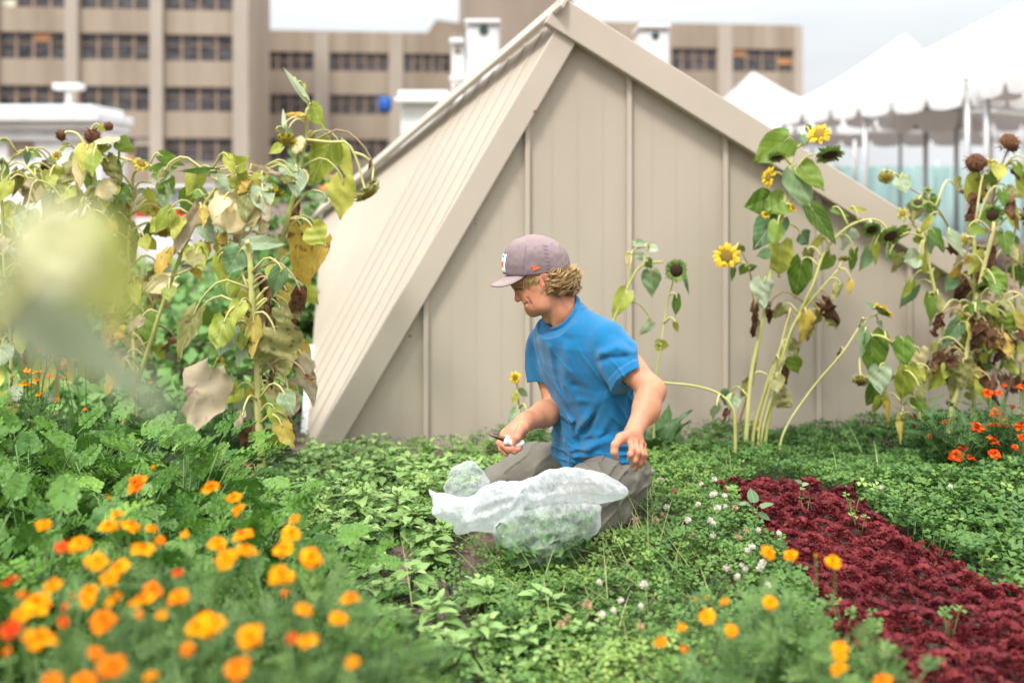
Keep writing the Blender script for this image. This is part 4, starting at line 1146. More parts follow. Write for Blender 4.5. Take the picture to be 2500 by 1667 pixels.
CLOV = leafy('clover_leaf', [(0.024, 0.073, 0.016), (0.059, 0.145, 0.03), (0.126, 0.238, 0.046), (0.302, 0.427, 0.098), (0.464, 0.543, 0.195)], transl=.25, rough=.5, bscale=5)
CLST = leafy('clover_stalk', [(.06, .13, .03), (.14, .22, .06)], transl=0)
LETM = leafy('red_lettuce_leaf', [(.08, .010, .013), (.17, .020, .026), (.255, .036, .038), (.31, .11, .06)], transl=.18, rough=.62, bscale=16, spec=.25)
def height(x, y):
    p = np.stack([x, y, 0 * x], 1)
    return .095 + .035 * vnoise(p * 3.1, 21) + .02 * vnoise(p * 8, 22)
# clover: nobody could count it
K = 100000
Y = np.sqrt(rng.uniform(1.0, 4.95 ** 2, K)); X = rng.uniform(-1, 1, K) * (.58 * Y + .3)
px, py = proj(np.stack([X, Y, terr(Y) + .08], 1))
inL, inS, inB, inF, inLB = inpoly(px, py, LETT), soilmask(px, py), inpoly(px, py, BASIL), inpoly(px, py, FRONTL), inpoly(px, py, LEFTB)
back = (py < 1130)
dens = np.where(inB, np.where(py < 1060, .55, .30), .95)
inS = inS | soilmask(px, py - 18) | soilmask(px, py - 36)
dens = np.where((px > 1180) & (px < 1900) & (py > 1330) & ~inL, 1.25, dens)
dens = np.where(inF, .35, dens); dens = np.where(inLB, .30, dens); dens = np.where(inS, .02, dens); dens = np.where(inL, .0, dens)
dens *= np.clip(.8 + .6 * vnoise(np.stack([X * 4, Y * 4, 0 * X], 1), 31), .25, 1)
dens *= (Y < 4.66 + (X - SX0) * SK - .02) | (X < -1.15)
dens *= np.clip((Y - .2) / 1.7, .25, 1)
man_gap = np.hypot((X - .17) / .27, (Y - 3.2) / .24) < 1
keep = (rng.random(K) < dens) & ~(man_gap & (rng.random(K) < .55))
X, Y, px, py = X[keep], Y[keep], px[keep], py[keep]
n = len(X)
h = height(X, Y)
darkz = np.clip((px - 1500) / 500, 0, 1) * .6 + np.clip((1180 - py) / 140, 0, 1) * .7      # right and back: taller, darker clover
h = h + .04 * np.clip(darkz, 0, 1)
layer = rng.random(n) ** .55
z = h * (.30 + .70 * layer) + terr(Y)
palez = 1 - np.clip(darkz, 0, 1)  # leaf colour grows paler towards the front and left
tint = np.clip(.10 + .16 * layer + .36 * palez * (.75 + .5 * vnoise(np.stack([X * 5, Y * 5, 0 * X], 1), 41)) + rng.normal(0, .10, n), 0, 1)
size = (.0150 + .0060 * rng.random(n)) * (1 + .35 * np.clip((px - 2050) / 300, 0, 1)) * np.where((py > 1350) & (px < 1900), .92, 1.0)
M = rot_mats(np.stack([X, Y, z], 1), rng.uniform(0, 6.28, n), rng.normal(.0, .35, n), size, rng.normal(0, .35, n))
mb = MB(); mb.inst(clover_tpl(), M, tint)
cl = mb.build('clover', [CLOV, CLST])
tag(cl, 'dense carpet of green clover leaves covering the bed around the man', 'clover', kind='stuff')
# red lettuce
K = 82000
Y = np.sqrt(rng.uniform(1.2, 4.2 ** 2, K)); X = rng.uniform(.1, .62, K) * Y
px, py = proj(np.stack([X, Y, np.full(K, .075)], 1))
jx, jy = px + 26 * vnoise(np.stack([X * 9, Y * 9, 0 * X], 1), 51), py + 18 * vnoise(np.stack([X * 9, Y * 9, 0 * X + 5], 1), 52)
keep = inpoly(jx, jy, LETT)
X, Y = X[keep], Y[keep]; n = len(X)
rowsh = np.round(Y / .085)
cx_, cy_ = (np.round(X / .085 + .5 * (rowsh % 2)) - .5 * (rowsh % 2)) * .085, rowsh * .085       # heads of lettuce: leaves lean out from each heart
cx_, cy_ = cx_ + .04 * vnoise(np.stack([cx_ * 37, cy_ * 37, 0 * X], 1), 61), cy_ + .04 * vnoise(np.stack([cx_ * 37, cy_ * 37, 0 * X + 3], 1), 62)
ang = np.arctan2(Y - cy_, X - cx_) + rng.normal(0, .5, n)
rr = np.hypot(X - cx_, Y - cy_)
bump = .5 + .5 * vnoise(np.stack([cx_ * 40, cy_ * 40, 0 * X], 1), 63)
zz_ = .062 + .046 * np.clip(1 - rr / .055, 0, 1) * (.4 + .8 * bump) + .018 * vnoise(np.stack([X * 4, Y * 4, 0 * X], 1), 64)
mb = MB()
tints = np.clip(.34 + .22 * vnoise(np.stack([cx_ * 25, cy_ * 25, 0 * X], 1), 65) + rng.normal(0, .14, n) + .1 * bump, 0, 1)
for s in range(4):
    k = np.arange(n) % 4 == s
    M = rot_mats(np.stack([X, Y, zz_], 1)[k], ang[k], rng.uniform(.2, 1.25, k.sum()), rng.uniform(.0075, .015, k.sum()), rng.normal(0, .5, k.sum()))
    mb.inst(lettuce_tpl(s), M, tints[k])
lt = mb.build('red_lettuce', LETM)
tag(lt, 'bed of frilly dark red lettuce running from the man to the lower right', 'lettuce', kind='stuff')

# clover blossoms
WHITEP = leafy('clover_blossom', [(.62, .50, .38), (.76, .72, .62), (.80, .79, .72)], transl=.2, rough=.8, bscale=120)
TANP = leafy('clover_blossom_spent', [(.30, .17, .09), (.45, .28, .16), (.55, .40, .26)], transl=.1, rough=.9, bscale=120)
def blossom(mat, seed):
    rg = random.Random(seed)
    r = thing('clover_blossom', (0, 0, 0), 'x', 'flower')
    mb = MB()
    dome(mb, (0, 0, 0), (0, 0, 1), .006, .006, 0, .4)
    for k in range(60):
        d = Vector((rg.gauss(0, 1), rg.gauss(0, 1), rg.gauss(.3, .8))).normalized(); p = d * .005
        q = d * rg.uniform(.010, .0135) + Vector((0, 0, .002)); t = d.orthogonal().normalized() * .0021; t2 = d.cross(t)
        mb.add([tuple(p - t), tuple(p + t), tuple(q + t * .8), tuple(q - t * .8), tuple(q + t2 * .8 + d * .001)], [(0, 1, 2, 3), (3, 2, 4)], 0, rg.random())
    mb.build('blossom', mat, r, smooth=False)
    mb = MB(); mb.tube([(0, 0, -.004), (.004, 0, -.06), (.002, .003, -.16)], .0011, 5, 0, .6); mb.build('stalk', CLST, r)
    return r
bw, bt = blossom(WHITEP, 1), blossom(TANP, 2)
BL_W = [(677, 637), (645, 597), (870, 655), (928, 635), (920, 708), (945, 770), (925, 840), (855, 750), (808, 822), (922, 897), (1130, 872), (1225, 885), (1100, 945), (1080, 965), (1055, 1030), (985, 1045), (1150, 1020), (1035, 1085), (1170, 1125),
        (1695, 675), (590, 1222), (400, 1110), (465, 1240), (605, 1122), (975, 710), (980, 760), (710, 765), (690, 640), (930, 700), (912, 830), (1070, 1050), (500, 1190), (415, 1255), (2012, 670), (1140, 1040)]
BL_T = [(1025, 765), (565, 818), (1040, 900), (1075, 870), (660, 822), (745, 690), (690, 800), (225, 1300), (255, 1280), (590, 1310), (830, 890), (345, 1210)]
first = {}
for lst, src, lab in ((BL_W, bw, 'white clover blossom standing just above the clover beside the red lettuce'), (BL_T, bt, 'spent tan clover blossom among the green clover leaves')):
    for i, q in enumerate(lst):
        p = gnd(*c4(*q), .155)
        o = src if i == 0 else copy_thing(src, p)
        o.location = p; o.scale = (random.uniform(.62, .95),) * 3; o.rotation_euler = (random.uniform(-.3, .3), random.uniform(-.3, .3), random.uniform(0, 6))
        o['label'] = lab; o['group'] = 'white clover blossoms' if src is bw else 'spent clover blossoms'

# basil ----------------------------------------------------------
BAS = leafy('basil_leaf', [(0.06, 0.145, 0.031), (0.141, 0.262, 0.066), (0.252, 0.388, 0.124), (0.363, 0.485, 0.177)], vein=(.36, .48, .18), transl=.25, rough=.55, bscale=12, spec=.2)
def basil_proto(seed):
    rg = random.Random(seed)
    hgt = rg.uniform(.075, .125)
    r = thing('basil_plant', (0, 0, 0), 'young basil plant with cupped pale green leaves growing in bare soil', 'basil', 'basil plants in the bed')
    st, lf = MB(), MB()
    for b in range(rg.choice((2, 3, 3))):
        a0 = rg.uniform(0, 6.28); lean = rg.uniform(.1, .45) if b else .05
        top = Vector((math.cos(a0) * lean * hgt, math.sin(a0) * lean * hgt, hgt * rg.uniform(.75, 1.05)))
        pts = spline([(0, 0, -.01), top * .5 + Vector((.004, 0, .01)), top], 8)
        st.tube(pts, np.linspace(.0034, .0016, 8), 6, 0, .7)
        n = 5
        for k in range(n):
            p = Vector(pts[2 + k]) if k < 5 else top
            sz = (.050, .058, .051, .039, .025)[k] * rg.uniform(.85, 1.2)
            for s in (0, 1):
                a = a0 + k * 1.57 + s * math.pi + rg.uniform(-.3, .3)
                el = (-.15, .05, .2, .4, .7)[k] + rg.uniform(-.25, .25)
                d = Vector((math.cos(a) * math.cos(el), math.sin(a) * math.cos(el), math.sin(el)))
                base = p + d * sz * .3
                M = Matrix.Translation(base) @ basis(d, (rg.uniform(-.3, .3), rg.uniform(-.3, .3), 1))
                leaf_geo(lf, M, sz, sz * .72, rg, .16, .42, .10, 0, min(1, max(0, .30 + .11 * k + rg.uniform(-.18, .18))), heart=.02, nu=6, nv=4)
                st.tube([p, base], .0011, 4, 0, .8)
    st.build('stem', CLST, r); lf.build('foliage', BAS, r)
    return r
protos = [basil_proto(s) for s in range(7)]
spots = []
tries = 0
while len(spots) < 135 and tries < 9000:
    tries += 1
    q = (random.uniform(600, 1700), random.uniform(975, 1690))
    if not inpoly([q[0]], [q[1]], BASIL)[0]: continue
    if any(soilmask([q[0] + dx_], [q[1] - dy_])[0] for dx_ in (-32, 0, 32) for dy_ in (-8, 15, 40, 72)) and random.random() < .95: continue
    p = gnd(q[0], q[1], .02); p.z = float(terr(p.y))
    if p.y > 4.5 or (abs(p.x - .05) < .45 and 2.75 < p.y < 3.6 and q[0] > 1080) or (1215 < q[0] < 1520 and 1290 < q[1] < 1520): continue
    if p.x > -.09 + .05 * (p.y) and q[1] > 1360 and random.random() < .45: continue
    md = .095
    if all((p - s).length > md for s in spots): spots.append(p)
for i, p in enumerate(spots):
    pq = proj(np.array(p))
    far = p.y > 3.55
    lab = 'basil plant with glossy cupped leaves in the row against the shed' if far else ('small pale green basil plant beside the bare soil strip' if pq[0] < 1180 else 'basil plant growing through the clover in front of the plastic bag')
    gr = 'basil plants by the shed' if far else ('basil plants along the soil strip' if pq[0] < 1180 else 'basil plants among the front clover')
    s = random.uniform(.85, 1.3) * (.85 if p.y < 2.3 else 1)
    o = copy_thing(protos[i % 7], p, random.uniform(0, 6.28), s, lab) if i >= 7 else protos[i]
    o.location = p; o.scale = (s,) * 3; o['label'] = lab; o['group'] = gr

# feathery plants ------------------------------------------------
def frond_tpl(npair, nl, wid, seed, lw=.05):
    r = random.Random(seed)
    vs, fs, uv = [], [], []
    def leaflet(p, d, ln, up):
        t = Vector((-d.y, d.x, 0)).normalized() * lw
        b = len(vs); q = p + d * ln
        for w_ in (p, p + d * ln * .55 + t + up * .02, q, p + d * ln * .55 - t + up * .02): vs.append(tuple(w_)); uv.append((.5, .5))
        fs.append((b, b+1, b+2, b+3))
    for k in range(npair):
        u = .25 + .75 * k / npair
        c = Vector((0, u, -.35 * u * u))
        ln = wid * (1 - .75 * (u - .25) / .75) * r.uniform(.8, 1.1)
        for s in (-1, 1):
            d = Vector((s * .8, .6, r.uniform(.0, .3))).normalized()
            for j in range(nl):
                uu = (j + .6) / nl
                p = c + d * ln * uu
                for s2 in (-1, 1):
                    dd = (d * .7 + Vector((-d.y, d.x, 0)) * s2 * .7 + Vector((0, 0, r.uniform(-.2, .4)))).normalized()
                    leaflet(p, dd, ln * .42 * (1.1 - .5 * uu), Vector((0, 0, 1)))
            leaflet(c + d * ln * .8, d, ln * .35, Vector((0, 0, 1)))
    leaflet(Vector((0, .97, -.33)), Vector((0, 1, -.3)).normalized(), .12, Vector((0, 0, 1)))
    b = len(vs)
    for u in (0, .5, 1):
        for s in (-.012, .012): vs.append((s, u, -.35 * u * u)); uv.append((0, 0))
    st = [(b, b+1, b+3, b+2), (b+2, b+3, b+5, b+4)]
    return np.array(vs), [(np.array(fs), 0), (np.array(st), 1)], np.array(uv)
PARS = leafy('parsley_leaf', [(0.035, 0.112, 0.018), (0.081, 0.197, 0.029), (0.161, 0.314, 0.044), (0.275, 0.433, 0.068)], transl=.25, rough=.45, bscale=9)
DARKF = leafy('dark_feathery_leaf', [(0.018, 0.056, 0.014), (0.038, 0.098, 0.024), (0.068, 0.154, 0.036)], transl=.2, rough=.5, bscale=9)
def feathery(name, label, cat, group, mat, hgt, nfr, seed, spread=1.0, tp=None, sz=.30):
    rg = np.random.default_rng(seed)
    r = thing(name, (0, 0, 0), label, cat, group)
    tp = tp or frond_tpl(5, 3, .40, seed, .07)
    st, fo = MB(), MB()
    for k in range(nfr):
        a = rg.uniform(0, 6.28); el = rg.uniform(.45, 1.35)
        ln = hgt * rg.uniform(.35, .75)
        tip = np.array([math.cos(a) * math.cos(el) * ln * spread, math.sin(a) * math.cos(el) * ln * spread, math.sin(el) * ln])
        st.tube(spline([(0, 0, 0), tip * .5 + np.array([0, 0, .02]), tip], 5), np.linspace(.0032, .0018, 5), 5, 0, .4)
        for j in range(3):
            s = (1.0, .75, .5)[j]
            p = tip * s + np.array([0, 0, .012])
            M = rot_mats([p], np.array([a + (0, .9, -.9)[j] + rg.normal(0, .25)]), np.array([el * .55 + rg.normal(0, .25) + .1]), np.array([hgt * sz * rg.uniform(.6, 1.0) * (1, .75, .7)[j]]), np.array([rg.normal(0, .4)]))
            fo.inst(tp, M, [np.clip(.25 + .30 * tip[2] / hgt * s + rg.normal(.05, .14), 0, 1)])
    st.build('stem', CLST, r); fo.build('foliage', [mat, CLST], r)
    return r
def scatter(protos, pts, labels, groups, s0=.85, s1=1.15):
    for i, (p, lab, gr) in enumerate(zip(pts, labels, groups)):
        o = protos[i] if i < len(protos) else copy_thing(protos[i % len(protos)], p)
        o.location = p; o.rotation_euler = (0, 0, random.uniform(0, 6.28)); o.scale = (random.uniform(s0, s1),) * 3
        o['label'] = lab; o['group'] = gr
    for o in protos[len(pts):]:
        bpy.data.objects.remove(o)
# parsley mass, lower left
pp = [feathery('parsley_plant', 'x', 'parsley', 'parsley plants at the left', PARS, .36, 34, 70 + s, 1.0, None, .27) for s in range(4)]
pts = []
for (x, Yd) in [(-.55, 2.35), (-.85, 2.4), (-1.15, 2.45), (-1.45, 2.5), (-.72, 2.62), (-1.0, 2.68), (-1.3, 2.72), (-1.58, 2.8), (-.95, 2.92), (-1.2, 2.98), (-1.45, 3.05), (-1.72, 3.08), (-1.15, 3.2), (-1.4, 3.3), (-1.65, 3.36), (-1.9, 3.4), (-.78, 2.18), (-1.05, 2.2), (-1.3, 2.25), (-1.0, 3.1), (-1.85, 3.1)]:
    pts.append(Vector((x + random.uniform(-.05, .05), Yd + random.uniform(-.04, .04), 0)))
scatter(pp, pts, ['lush mid green parsley plant with finely cut leaves in the left bed'] * len(pts), ['parsley plants at the left'] * len(pts), 1.2, 1.5)
# dark feathery growth under the left sunflowers
dp = [feathery('cosmos_plant', 'x', 'cosmos', 'dark feathery plants', DARKF, .44, 34, 90 + s, .8, None, .27) for s in range(4)]
pts = []
for (x, Yd) in [(-1.4, 3.68), (-1.05, 3.8), (-1.28, 3.85), (-1.5, 3.9), (-1.72, 3.72), (-1.95, 3.75), (-1.0, 4.1), (-1.25, 4.15), (-1.5, 4.2), (-1.75, 4.1), (-2.0, 4.1), (-2.2, 3.9), (-2.1, 4.4), (-1.8, 4.45)]:
    pts.append(Vector((x + random.uniform(-.05, .05), Yd, float(terr(Yd)))))
scatter(dp, pts, ['dark green feathery cosmos plant without flowers under the left sunflowers'] * len(pts), ['dark feathery plants'] * len(pts), .62, .85)

# marigolds -------------------------------------------------------
MGF = leafy('marigold_leaf', [(0.029, 0.079, 0.018), (0.065, 0.145, 0.03), (0.137, 0.236, 0.051), (0.242, 0.34, 0.082)], transl=.25, rough=.5, bscale=9)
MGO = leafy('marigold_petal_orange', [(0.7, 0.155, 0.001), (0.78, 0.235, 0.002), (0.8, 0.31, 0.003), (0.82, 0.39, 0.005)], transl=.2, rough=.85, bscale=60, spec=.08)
MGD = leafy('marigold_petal_deep', [(.60, .10, .004), (.74, .17, .005), (.82, .26, .006)], transl=.2, rough=.85, bscale=60, spec=.08)
MGR = leafy('marigold_petal_red', [(.38, .02, .006), (.55, .045, .008), (.72, .16, .01)], transl=.15, rough=.85, bscale=60, spec=.08)
MGC = leafy('marigold_centre', [(.50, .14, .004), (.7, .30, .01), (.8, .45, .03)], transl=0, rough=.8, bscale=200)
def marigold_flower(root, c, r, kind, rg, base):
    c = Vector(c)
    n = Vector((rg.uniform(-.5, .5), rg.uniform(-.9, .15), 1)).normalized()
    mb = MB()
    if kind == 'bud':
        dome(mb, c, n, r * .5, r * .9, 0, .6, .1, rg, 4, 8); dome(mb, c, -n, r * .5, r * 1.2, 1, .5, 0, None, 4, 8)
        o = mb.build('bud', [MGO, BRACT], root)
    else:
        for (r0, r1, k, w_, lf, up) in ((.15, 1.0, 8, .78, -.05, 0), (.12, .78, 7, .62, .30, .06), (.08, .52, 7, .42, .65, .10)):
            ring_petals(mb, c + n * r * up, n, r * r0, r * r1, k, r * w_, rg, lf, .3, 0, 4, .16, (.15, .95))
        # frilled tuft at the middle
        for k in range(16):
            d = (n + Vector((rg.gauss(0, .5), rg.gauss(0, .5), rg.gauss(0, .3)))).normalized(); t = d.orthogonal().normalized() * r * .13
            q = c + d * r * rg.uniform(.28, .45)
            mb.add([tuple(c - t), tuple(c + t), tuple(q + t), tuple(q - t)], [(0, 1, 2, 3)], 0, rg.uniform(0, .6))
        o = mb.build('flower', {'o': MGO, 'd': MGD, 'r': MGR}[kind], root)
        cb = MB(); dome(cb, c - n * r * .05, -n, r * .24, r * .75, 0, .4, 0, None, 4, 8); cb.build('calyx', BRACT, o)
    sb = MB(); b = Vector(base)
    sb.tube(spline([c - n * r * .6, c - n * r * 1.2 - Vector((0, 0, .06)), c.lerp(b, .55) + Vector((0, 0, .02)), b], 9), np.linspace(.0016, .0026, 9), 5, 0, .4)
    sb.build('stalk', CLST, root)
MTP = [frond_tpl(5, 1, .30, 300 + s, .028) for s in range(3)]
def pinnate_tpl(seed):
    r = random.Random(seed); vs, fs, uv = [], [], []
    def lf(p, d, ln, w_):
        t = Vector((-d.y, d.x, 0)) * w_; b = len(vs)
        for q in (p, p + d * ln * .4 + t, p + d * ln, p + d * ln * .4 - t): vs.append(tuple(q)); uv.append((.5, .5))
        fs.append((b, b+1, b+2, b+3))
    for k in range(5):
        u = .2 + .75 * k / 5
        for s in (-1, 1):
            d = Vector((s * .75, .65, r.uniform(-.1, .2))).normalized()
            lf(Vector((0, u, -.2 * u * u)), d, .36 * (1 - .35 * abs(u - .45)), .045)
    lf(Vector((0, .92, -.17)), Vector((0, 1, -.3)).normalized(), .32, .05)
    b = len(vs)
    for u in (0, .5, 1):
        for s in (-.012, .012): vs.append((s, u, -.2 * u * u)); uv.append((0, 0))
    return np.array(vs), [(np.array(fs), 0), (np.array([(b, b+1, b+3, b+2), (b+2, b+3, b+5, b+4)]), 1)], np.array(uv)
MPT = [pinnate_tpl(s) for s in range(4)]
def marigold_bush(loc, label, group, hgt, width, flowers, seed, nbr=16, nlf=9, lsz=.085, dark=0.0):
    """flowers: (point, radius, kind)"""
    rg = np.random.default_rng(seed); rp = random.Random(seed)
    r = thing('marigold_plant', loc, label, 'marigold', group)
    loc = np.array(tuple(loc))
    st, fo = MB(), MB()
    for k in range(nbr):
        a = rg.uniform(0, 6.28); rad = width * math.sqrt(rg.random())
        tip = loc + np.array([math.cos(a) * rad, math.sin(a) * rad, hgt * rg.uniform(.62, 1.0) * (1 - .2 * rad / width)])
        sp = spline([loc + np.array([0, 0, -.01]), loc * .6 + tip * .4 + np.array([0, 0, .03]), tip], 9)
        st.tube(sp, np.linspace(.0034, .0015, 9), 5, 0, .4)
        m = nlf
        i = rg.uniform(2.2, 8, m)
        P_ = np.array([sp[int(q)] * (1 - q % 1) + sp[min(int(q) + 1, 8)] * (q % 1) for q in i])
        M = rot_mats(P_, rg.uniform(0, 6.28, m), rg.uniform(-.2, 1.0, m), lsz * rg.uniform(.6, 1.15, m), rg.normal(0, .5, m))
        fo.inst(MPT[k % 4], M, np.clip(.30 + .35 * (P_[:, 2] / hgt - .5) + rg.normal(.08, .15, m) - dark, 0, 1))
    st.build('stem', CLST, r); fo.build('foliage', [MGF, CLST], r)
    for (c, rr, kd) in flowers:
        marigold_flower(r, c, rr, kd, rp, loc * .65 + np.array(tuple(c)) * .35 + np.array([0, 0, -.35 * 0]) if False else (loc[0] * .5 + c[0] * .5, loc[1] * .5 + c[1] * .5, c[2] * .45))
    return r
def assign(cents, fl):
    out = [[] for _ in cents]
    for f in fl:
        d = [(Vector(c) - Vector((f[0][0], f[0][1], 0))).length for c in cents]
        out[d.index(min(d))].append(f)
    return out
FL1 = [(627,650,50,'d'),(968,668,48,'o'),(1075,720,48,'o'),(1093,770,35,'o'),(203,840,40,'o'),(535,795,35,'o'),(500,845,45,'o'),(600,845,52,'o'),(695,860,35,'o'),(365,930,55,'o'),(285,940,35,'r'),(652,955,58,'o'),(735,912,25,'d'),(848,885,20,'o'),
 (445,1010,55,'o'),(545,1040,55,'o'),(500,1085,45,'o'),(45,1100,45,'r'),(243,1120,50,'o'),(410,1145,50,'o'),(400,1185,40,'o'),(520,1180,42,'o'),(655,1185,62,'o'),(700,1140,45,'d'),(820,1170,55,'o'),(165,1205,72,'o'),(95,1250,45,'o'),(175,1370,85,'o'),(470,1280,58,'d'),(300,1215,22,'r'),
 (940,1300,70,'o'),(900,1310,55,'o'),(985,1290,50,'o'),(1145,1350,62,'o'),(1410,1370,52,'o'),(1340,1360,28,'r'),(515,1490,60,'d'),(440,1430,40,'d'),(1085,1500,55,'d'),(860,1410,32,'d'),(740,1255,28,'o'),(1000,925,48,'o'),(1110,890,52,'o'),(1125,960,58,'o'),(1040,995,52,'o'),
 (1335,880,48,'o'),(1350,815,32,'o'),(1300,950,46,'o'),(1425,995,56,'o'),(1285,1070,56,'o'),(1320,1080,40,'o'),(1605,1175,48,'o'),(1395,1225,44,'o'),(1555,1270,46,'o'),(1615,1475,32,'o'),(380,1560,58,'d'),(240,1555,50,'d'),(690,1535,32,'o'),(50,1320,48,'r'),(290,1285,28,'r'),(815,1060,28,'r'),
 (100,1160,24,'d'),(1310,1150,20,'d'),(30,1420,20,'d'),(705,580,18,'bud'),(500,720,14,'bud'),(640,1250,20,'d'),(330,1170,14,'bud'),(985,1010,14,'bud'),(1130,1465,22,'d')]
fl = []
for (x, y, r_, k) in FL1:
    q = c3(x, y); Yd = .61 * F / (q[1] - YH) * random.uniform(.95, 1.05)
    Yd = min(max(Yd, 1.15), 2.15)
    fl.append((at(*q, Yd), r_ * .5319 / F * Yd * 1.06, k))
cents = [Vector((x + random.uniform(-.04, .04), y + random.uniform(-.04, .04), 0)) for (x, y) in
         [(-.62, 1.28), (-.42, 1.25), (-.24, 1.24), (-.08, 1.3), (-.70, 1.48), (-.50, 1.5), (-.28, 1.5), (-.10, 1.52), (-.80, 1.72), (-.56, 1.75), (-.33, 1.75), (-.66, 1.95), (-.44, 1.98), (-.24, 1.72)]]
desc = ['nearest, at the bottom left corner', 'orange and deep orange', 'loose, open', 'edge', 'red and orange', 'dense', 'bright', 'sparse', 'left', 'middle', 'far', 'rear', 'tall', 'thin']
labs = ['blurred orange marigold bush in the bottom left corner, nearest the camera', 'blurred marigold bush with deep orange heads at the bottom edge', 'blurred marigold bush at the bottom edge with one half brown head', 'nearly flowerless marigold bush at the bottom edge right of the orange ones',
        'marigold bush with large golden heads and red buds at the left edge', 'marigold bush with a close group of golden heads left of centre', 'marigold bush with paired golden heads at lower middle', 'marigold bush with single golden heads beside the soil strip',
        'marigold bush with a dark red head at the left edge', 'marigold bush with the thickest cluster of golden heads', 'marigold bush with a row of touching golden heads facing the basil', 'marigold bush at the rear left with one lone orange head by the parsley', 'marigold bush at the rear with tall orange heads above the clover', 'marigold bush with four yellow orange heads nearest the basil']
for c, f, i in zip(cents, assign(cents, fl), range(99)):
    edge = c.x > -.2
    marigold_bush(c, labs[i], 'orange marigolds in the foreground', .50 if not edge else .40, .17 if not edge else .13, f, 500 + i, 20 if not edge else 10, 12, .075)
# right foreground marigolds
FL2 = [(1175,972,42,'o'),(1278,980,36,'o'),(1472,1010,42,'o'),(1185,1200,42,'o'),(895,1262,40,'o'),(1007,1325,34,'o'),(975,1192,24,'o'),(682,1378,40,'o'),(790,1410,18,'d'),(1503,1400,40,'o'),(1505,1440,36,'o'),(1500,1498,44,'o'),(1395,985,14,'bud'),(893,1180,14,'bud'),(1700,1560,50,'d'),(780,1310,24,'o'),(845,1185,12,'bud'),(580,1640,50,'o')]
fl = []
for (x, y, r_, k) in FL2:
    q = c4(x, y); Yd = .73 * F / (q[1] - YH)
    fl.append((at(*q, Yd), r_ * .5319 / F * Yd, k))
cents = [Vector(v) for v in [(.50, 1.95, 0), (.60, 1.8, 0), (.36, 1.72, 0), (.50, 1.6, 0), (.24, 1.6, 0), (.62, 1.5, 0), (.36, 1.45, 0)]]
labs2 = ['marigold bush with three orange heads rising over the red lettuce edge', 'leafy marigold bush leaning right over the lettuce bed', 'marigold bush with two small golden heads in the front clover', 'marigold bush with a single round golden head at lower right', 'low marigold bush with one golden head left of its neighbours in the front clover',
         'marigold bush with three stacked yellow heads beside the lettuce at the bottom', 'flowerless marigold bush at the bottom edge in front of the clover']
for c, f, i in zip(cents, assign(cents, fl), range(99)):
    marigold_bush(c, labs2[i], 'marigolds beside the red lettuce', .40 if i < 2 else .32, .16 if i in (0, 1, 3) else .11, f, 600 + i, 16 if i in (0, 1, 3) else 9, 12, .07)
# red and orange marigolds by the right sunflowers
FL3 = [(2132,392,30),(2218,385,25),(2208,455,25),(2037,523,28),(2070,490,20),(2105,535,20),(2215,515,22),(2335,385,28),(2220,330,25),(2260,370,20),(2185,235,20),(2340,210,20),(1990,370,15),(2235,235,15),(2345,440,20),(1920,435,12),(2310,485,15),(2255,205,12),(2300,300,14),(2380,300,24),(2420,420,24)]
fl = []
for (x, y, r_) in FL3:
    q = c4(x, y); Yd = 3.95 - (y - 350) * .0012
    fl.append((at(*q, Yd), r_ * .5319 / F * Yd * 1.4, 'r'))
cents = [Vector(v) for v in [(1.72, 3.85, 0), (1.92, 3.9, 0), (2.12, 3.85, 0), (1.98, 4.1, 0), (1.74, 4.08, 0)]]
labs3 = ['dark marigold bush with red heads edged in orange, leftmost at the right edge', 'dark marigold bush with clustered red heads in the middle of the right group', 'dark marigold bush with red heads cut by the right frame edge', 'dark marigold bush with small red heads behind the right group', 'low dark marigold bush with scattered red heads under the leaning sunflower stalks']
for c, f, i in zip(cents, assign(cents, fl), range(9)):
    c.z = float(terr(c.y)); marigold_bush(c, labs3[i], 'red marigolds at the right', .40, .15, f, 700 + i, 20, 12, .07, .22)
FL4 = [(100,1270,22),(155,1223,22),(190,1115,20),(145,1253,15),(255,1180,15),(300,1170,15),(270,1270,10),(155,1310,14),(225,1335,12),(195,1100,15),(165,1130,12),(110,1215,15),(340,1100,12),(200,1237,12),(130,1065,14),(600,1265,10),(250,1245,10),(340,1370,8),(110,1060,10)]
fl = []
for (x, y, r_) in FL4:
    q = (x * .6122, 160 + y * .6122); Yd = 3.75
    fl.append((at(*q, Yd), r_ * .6122 / F * Yd * 1.15, 'o' if r_ > 12 else 'd'))
cents = [Vector(v) for v in [(-1.82, 3.75, 0), (-1.62, 3.8, 0), (-1.42, 3.75, 0), (-1.1, 3.9, 0)]]
labs4 = ['orange marigold plant under the left sunflowers at the left frame edge', 'orange marigold plant with paired heads beside a bare sunflower stem', 'dark marigold plant with a few tiny orange heads behind the parsley', 'dark marigold plant with one orange head near the thick sunflower stem']
for c, f, i in zip(cents, assign(cents, fl), range(9)):
    c.z = float(terr(c.y)); marigold_bush(c, labs4[i], 'orange marigolds under the left sunflowers', .48, .14, f, 800 + i, 16, 12, .07, .15)

